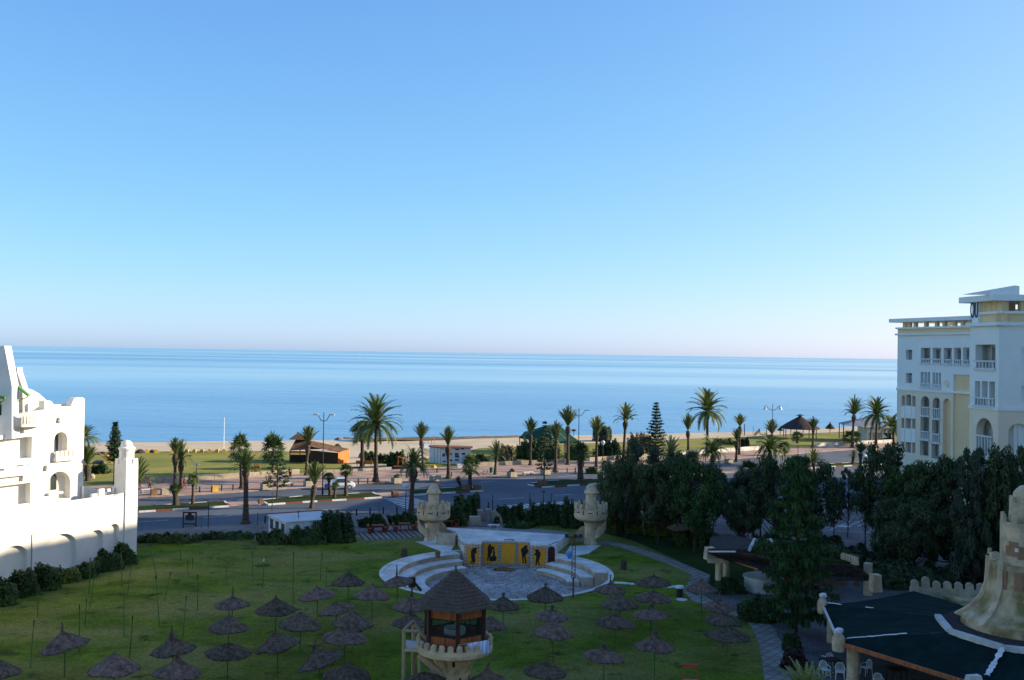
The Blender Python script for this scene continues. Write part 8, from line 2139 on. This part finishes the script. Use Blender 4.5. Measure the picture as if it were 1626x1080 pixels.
# thatched pavilion behind the conifer
pv = thing('thatched_pavilion', 'low pavilion with dark thatch slopes, round stone pillars and a planted roof ring', 'pavilion', tuple(G(1230, 930)))
def slab(pts, th, m, name):
    b = MB(); P = [Vector(q) for q in pts]; n = len(P); ids = [b.p(q) for q in P]; lo = [b.p(q - Vector((0, 0, th))) for q in P]
    for i in range(1, n - 1): b.idx([ids[0], ids[i], ids[i + 1]]); b.idx([lo[0], lo[i + 1], lo[i]])
    for i in range(n): b.idx([ids[i], lo[i], lo[(i + 1) % n], ids[(i + 1) % n]])
    return b.build(name, m, pv)
def Zp(x, y, z): return G(x, y, z)
slab([Zp(1124, 876, 3.1), Zp(1151, 886, 2.75), Zp(1204, 903, 2.6), Zp(1262, 905, 2.6), Zp(1262, 891, 3.5), Zp(1171, 875, 3.6)], .16, 'thatch_dark', 'front_roof')
slab([Zp(1128, 853, 2.9), Zp(1125, 872, 3.3), Zp(1186, 872, 3.7), Zp(1197, 857, 3.7), Zp(1156, 848, 2.9)], .16, 'thatch_dark', 'rear_roof')
slab([Zp(1262, 907, 2.6), Zp(1330, 919, 2.6), Zp(1386, 919, 2.6), Zp(1362, 897, 3.6), Zp(1297, 891, 3.6), Zp(1262, 892, 3.5)], .16, 'thatch_dark', 'side_roof')
slab([Zp(1190, 871, 3.72), Zp(1262, 889, 3.72), Zp(1300, 889, 3.72), Zp(1358, 893, 3.72), Zp(1340, 872, 3.72), Zp(1270, 858, 3.72), Zp(1202, 856, 3.72)], .3, 'dark_grass', 'roof_garden')
for x, y, zb_2, zt2, w_, lab in ((1127, 880, 2.3, 3.35, 1.0, 'beam_end'), (1390, 921, 1.9, 3.2, .9, 'beam_end')):
    p = G(x, 0 + y, 2.8); b = MB(); b.box((p.x, p.y, zb_2 + .1), (w_ * .8, .7, zt2 - zb_2 - .1), .2, taper=.82); b.build(lab, 'tower_stone', pv)
b = MB(); a, c = G(1128, 889, 2.45), G(1152, 891, 2.45); b.box(((a.x + c.x) / 2, a.y + .2, 2.2), (c.x - a.x + .3, .6, .38)); b.build('beam', 'tower_stone', pv)
for x, y, r in ((1141.5, 934, .31), (1153, 927, .28), (1378, 945, .34)):
    p = G(x, y); b = MB(); b.lathe([(r * 1.1, 0), (r, .15), (r * .96, 2.5)], 16, (p.x, p.y, 0), wob=.03); b.build('pillar', 'tower_stone', pv)
b = MB(); a, c = G(1151, 887.5, 2.72), G(1204, 904.5, 2.55); b.tube([a, c], .05, 6); b.build('fascia', 'orange_wood', pv)
b = MB(); a, c = G(1190, 873, 3.75), G(1198, 857, 3.75); b.tube([a, c], .14, 6); b.build('ridge', 'stone_white', pv)
b = MB(); a, c = G(1126, 876, 3.15), G(1168, 876, 3.65); b.tube([a, c], .07, 6); b.build('ridge', 'stone_white', pv)
for i in range(6):
    p = G(1338 + i * 4.2, 888 + i * 1.3, 3.7); b = MB(); b.box((p.x, p.y, 3.6), (.3, .3, .55), .2, taper=.7); b.build('merlon', 'tower_stone', pv)
p0, p1 = G(1230, 930), G(1375, 938); g = Facade(p0 + Vector((0, 1.5, 0)), p1 + Vector((0, 1.5, 0))); L = (p1 - p0).length
b = MB(); b.panel(g.O, g.ux, g.uz, g.n, rect(0, L, 0, 2.5), [rect(L * .86, L * .94, 0, 2.2)], .3); b.build('back_wall', 'planter_brown', pv)
b = MB(); q = G(1215, 940); b.lathe([(1.5, 0), (1.5, 1.05), (1.62, 1.06), (1.62, 1.14), (0, 1.15)], 24, (q.x, q.y + .6, 0)); b.build('bar_counter', 'stone_white', pv)
random.seed(77)
for i, (x, y, w_, yt) in enumerate(((1214, 872, 30, 858), (1250, 880, 34, 864), (1290, 880, 34, 868), (1325, 884, 28, 870))):
    p = G(x, y, 3.72); k = p.y / F; b = MB(); leafmass(b, tuple(p), (w_ * k, 1.6, .9), 500, .14); b.build('planting', 'hedge_leaf', pv)
for i, (x, y) in enumerate(((1199, 862), (1219, 864), (1222, 862), (1240, 868), (1272, 868), (1300, 872))):
    p = G(x, y, 3.72); b = MB(); b.ball((p.x, p.y, 3.8), .28, n=8, wob=.2); b.build('rock', 'stone_white', pv)
# café corner under the trees: white rail, tables, chairs
t = thing('white_railing', 'white railing under the dark trees beside the road café', 'railing', tuple(G(1108, 822)))
p0, p1 = G(1106, 824), G(1166, 838); d = p1 - p0; n = 16
b = MB()
for z in (.5, 1.0): b.tube([p0 + Vector((0, 0, z)), p1 + Vector((0, 0, z))], .04, 5)
for i in range(n + 1): q = p0 + d * i / n; b.tube([q, q + Vector((0, 0, 1.0))], .03, 5)
b.build('rail', 'roof_sheet', t)
cafe_table(1150, 814, 'long pale café table behind the white railing', 'roof_sheet', 2.4); cafe_table(1147, 803, 'pale café table farther behind the white railing', 'roof_sheet', 1.4)
cafe_table(1340, 836, 'pale table on the side road seen through the bare trees', 'roof_sheet', 1.4)
first = True
for x, y, lab in ((1138, 806, 'white chair behind the long pale café table'), (1160, 806, 'white chair at the end of the long pale café table'), (1166, 800, 'white chair farthest back at the road café'), (1188, 842, 'white chair by the thatched pavilion roof, at the dark trees'), (1258, 838, 'white chair seen between the layered conifer and its neighbour')):
    o = copy_tree(ch0); p = G(x, y, .86); o.location = (p.x, p.y, .02); o.rotation_euler.z = U(0, 6.28); o['label'] = lab; o['group'] = 'white chairs at the road café'
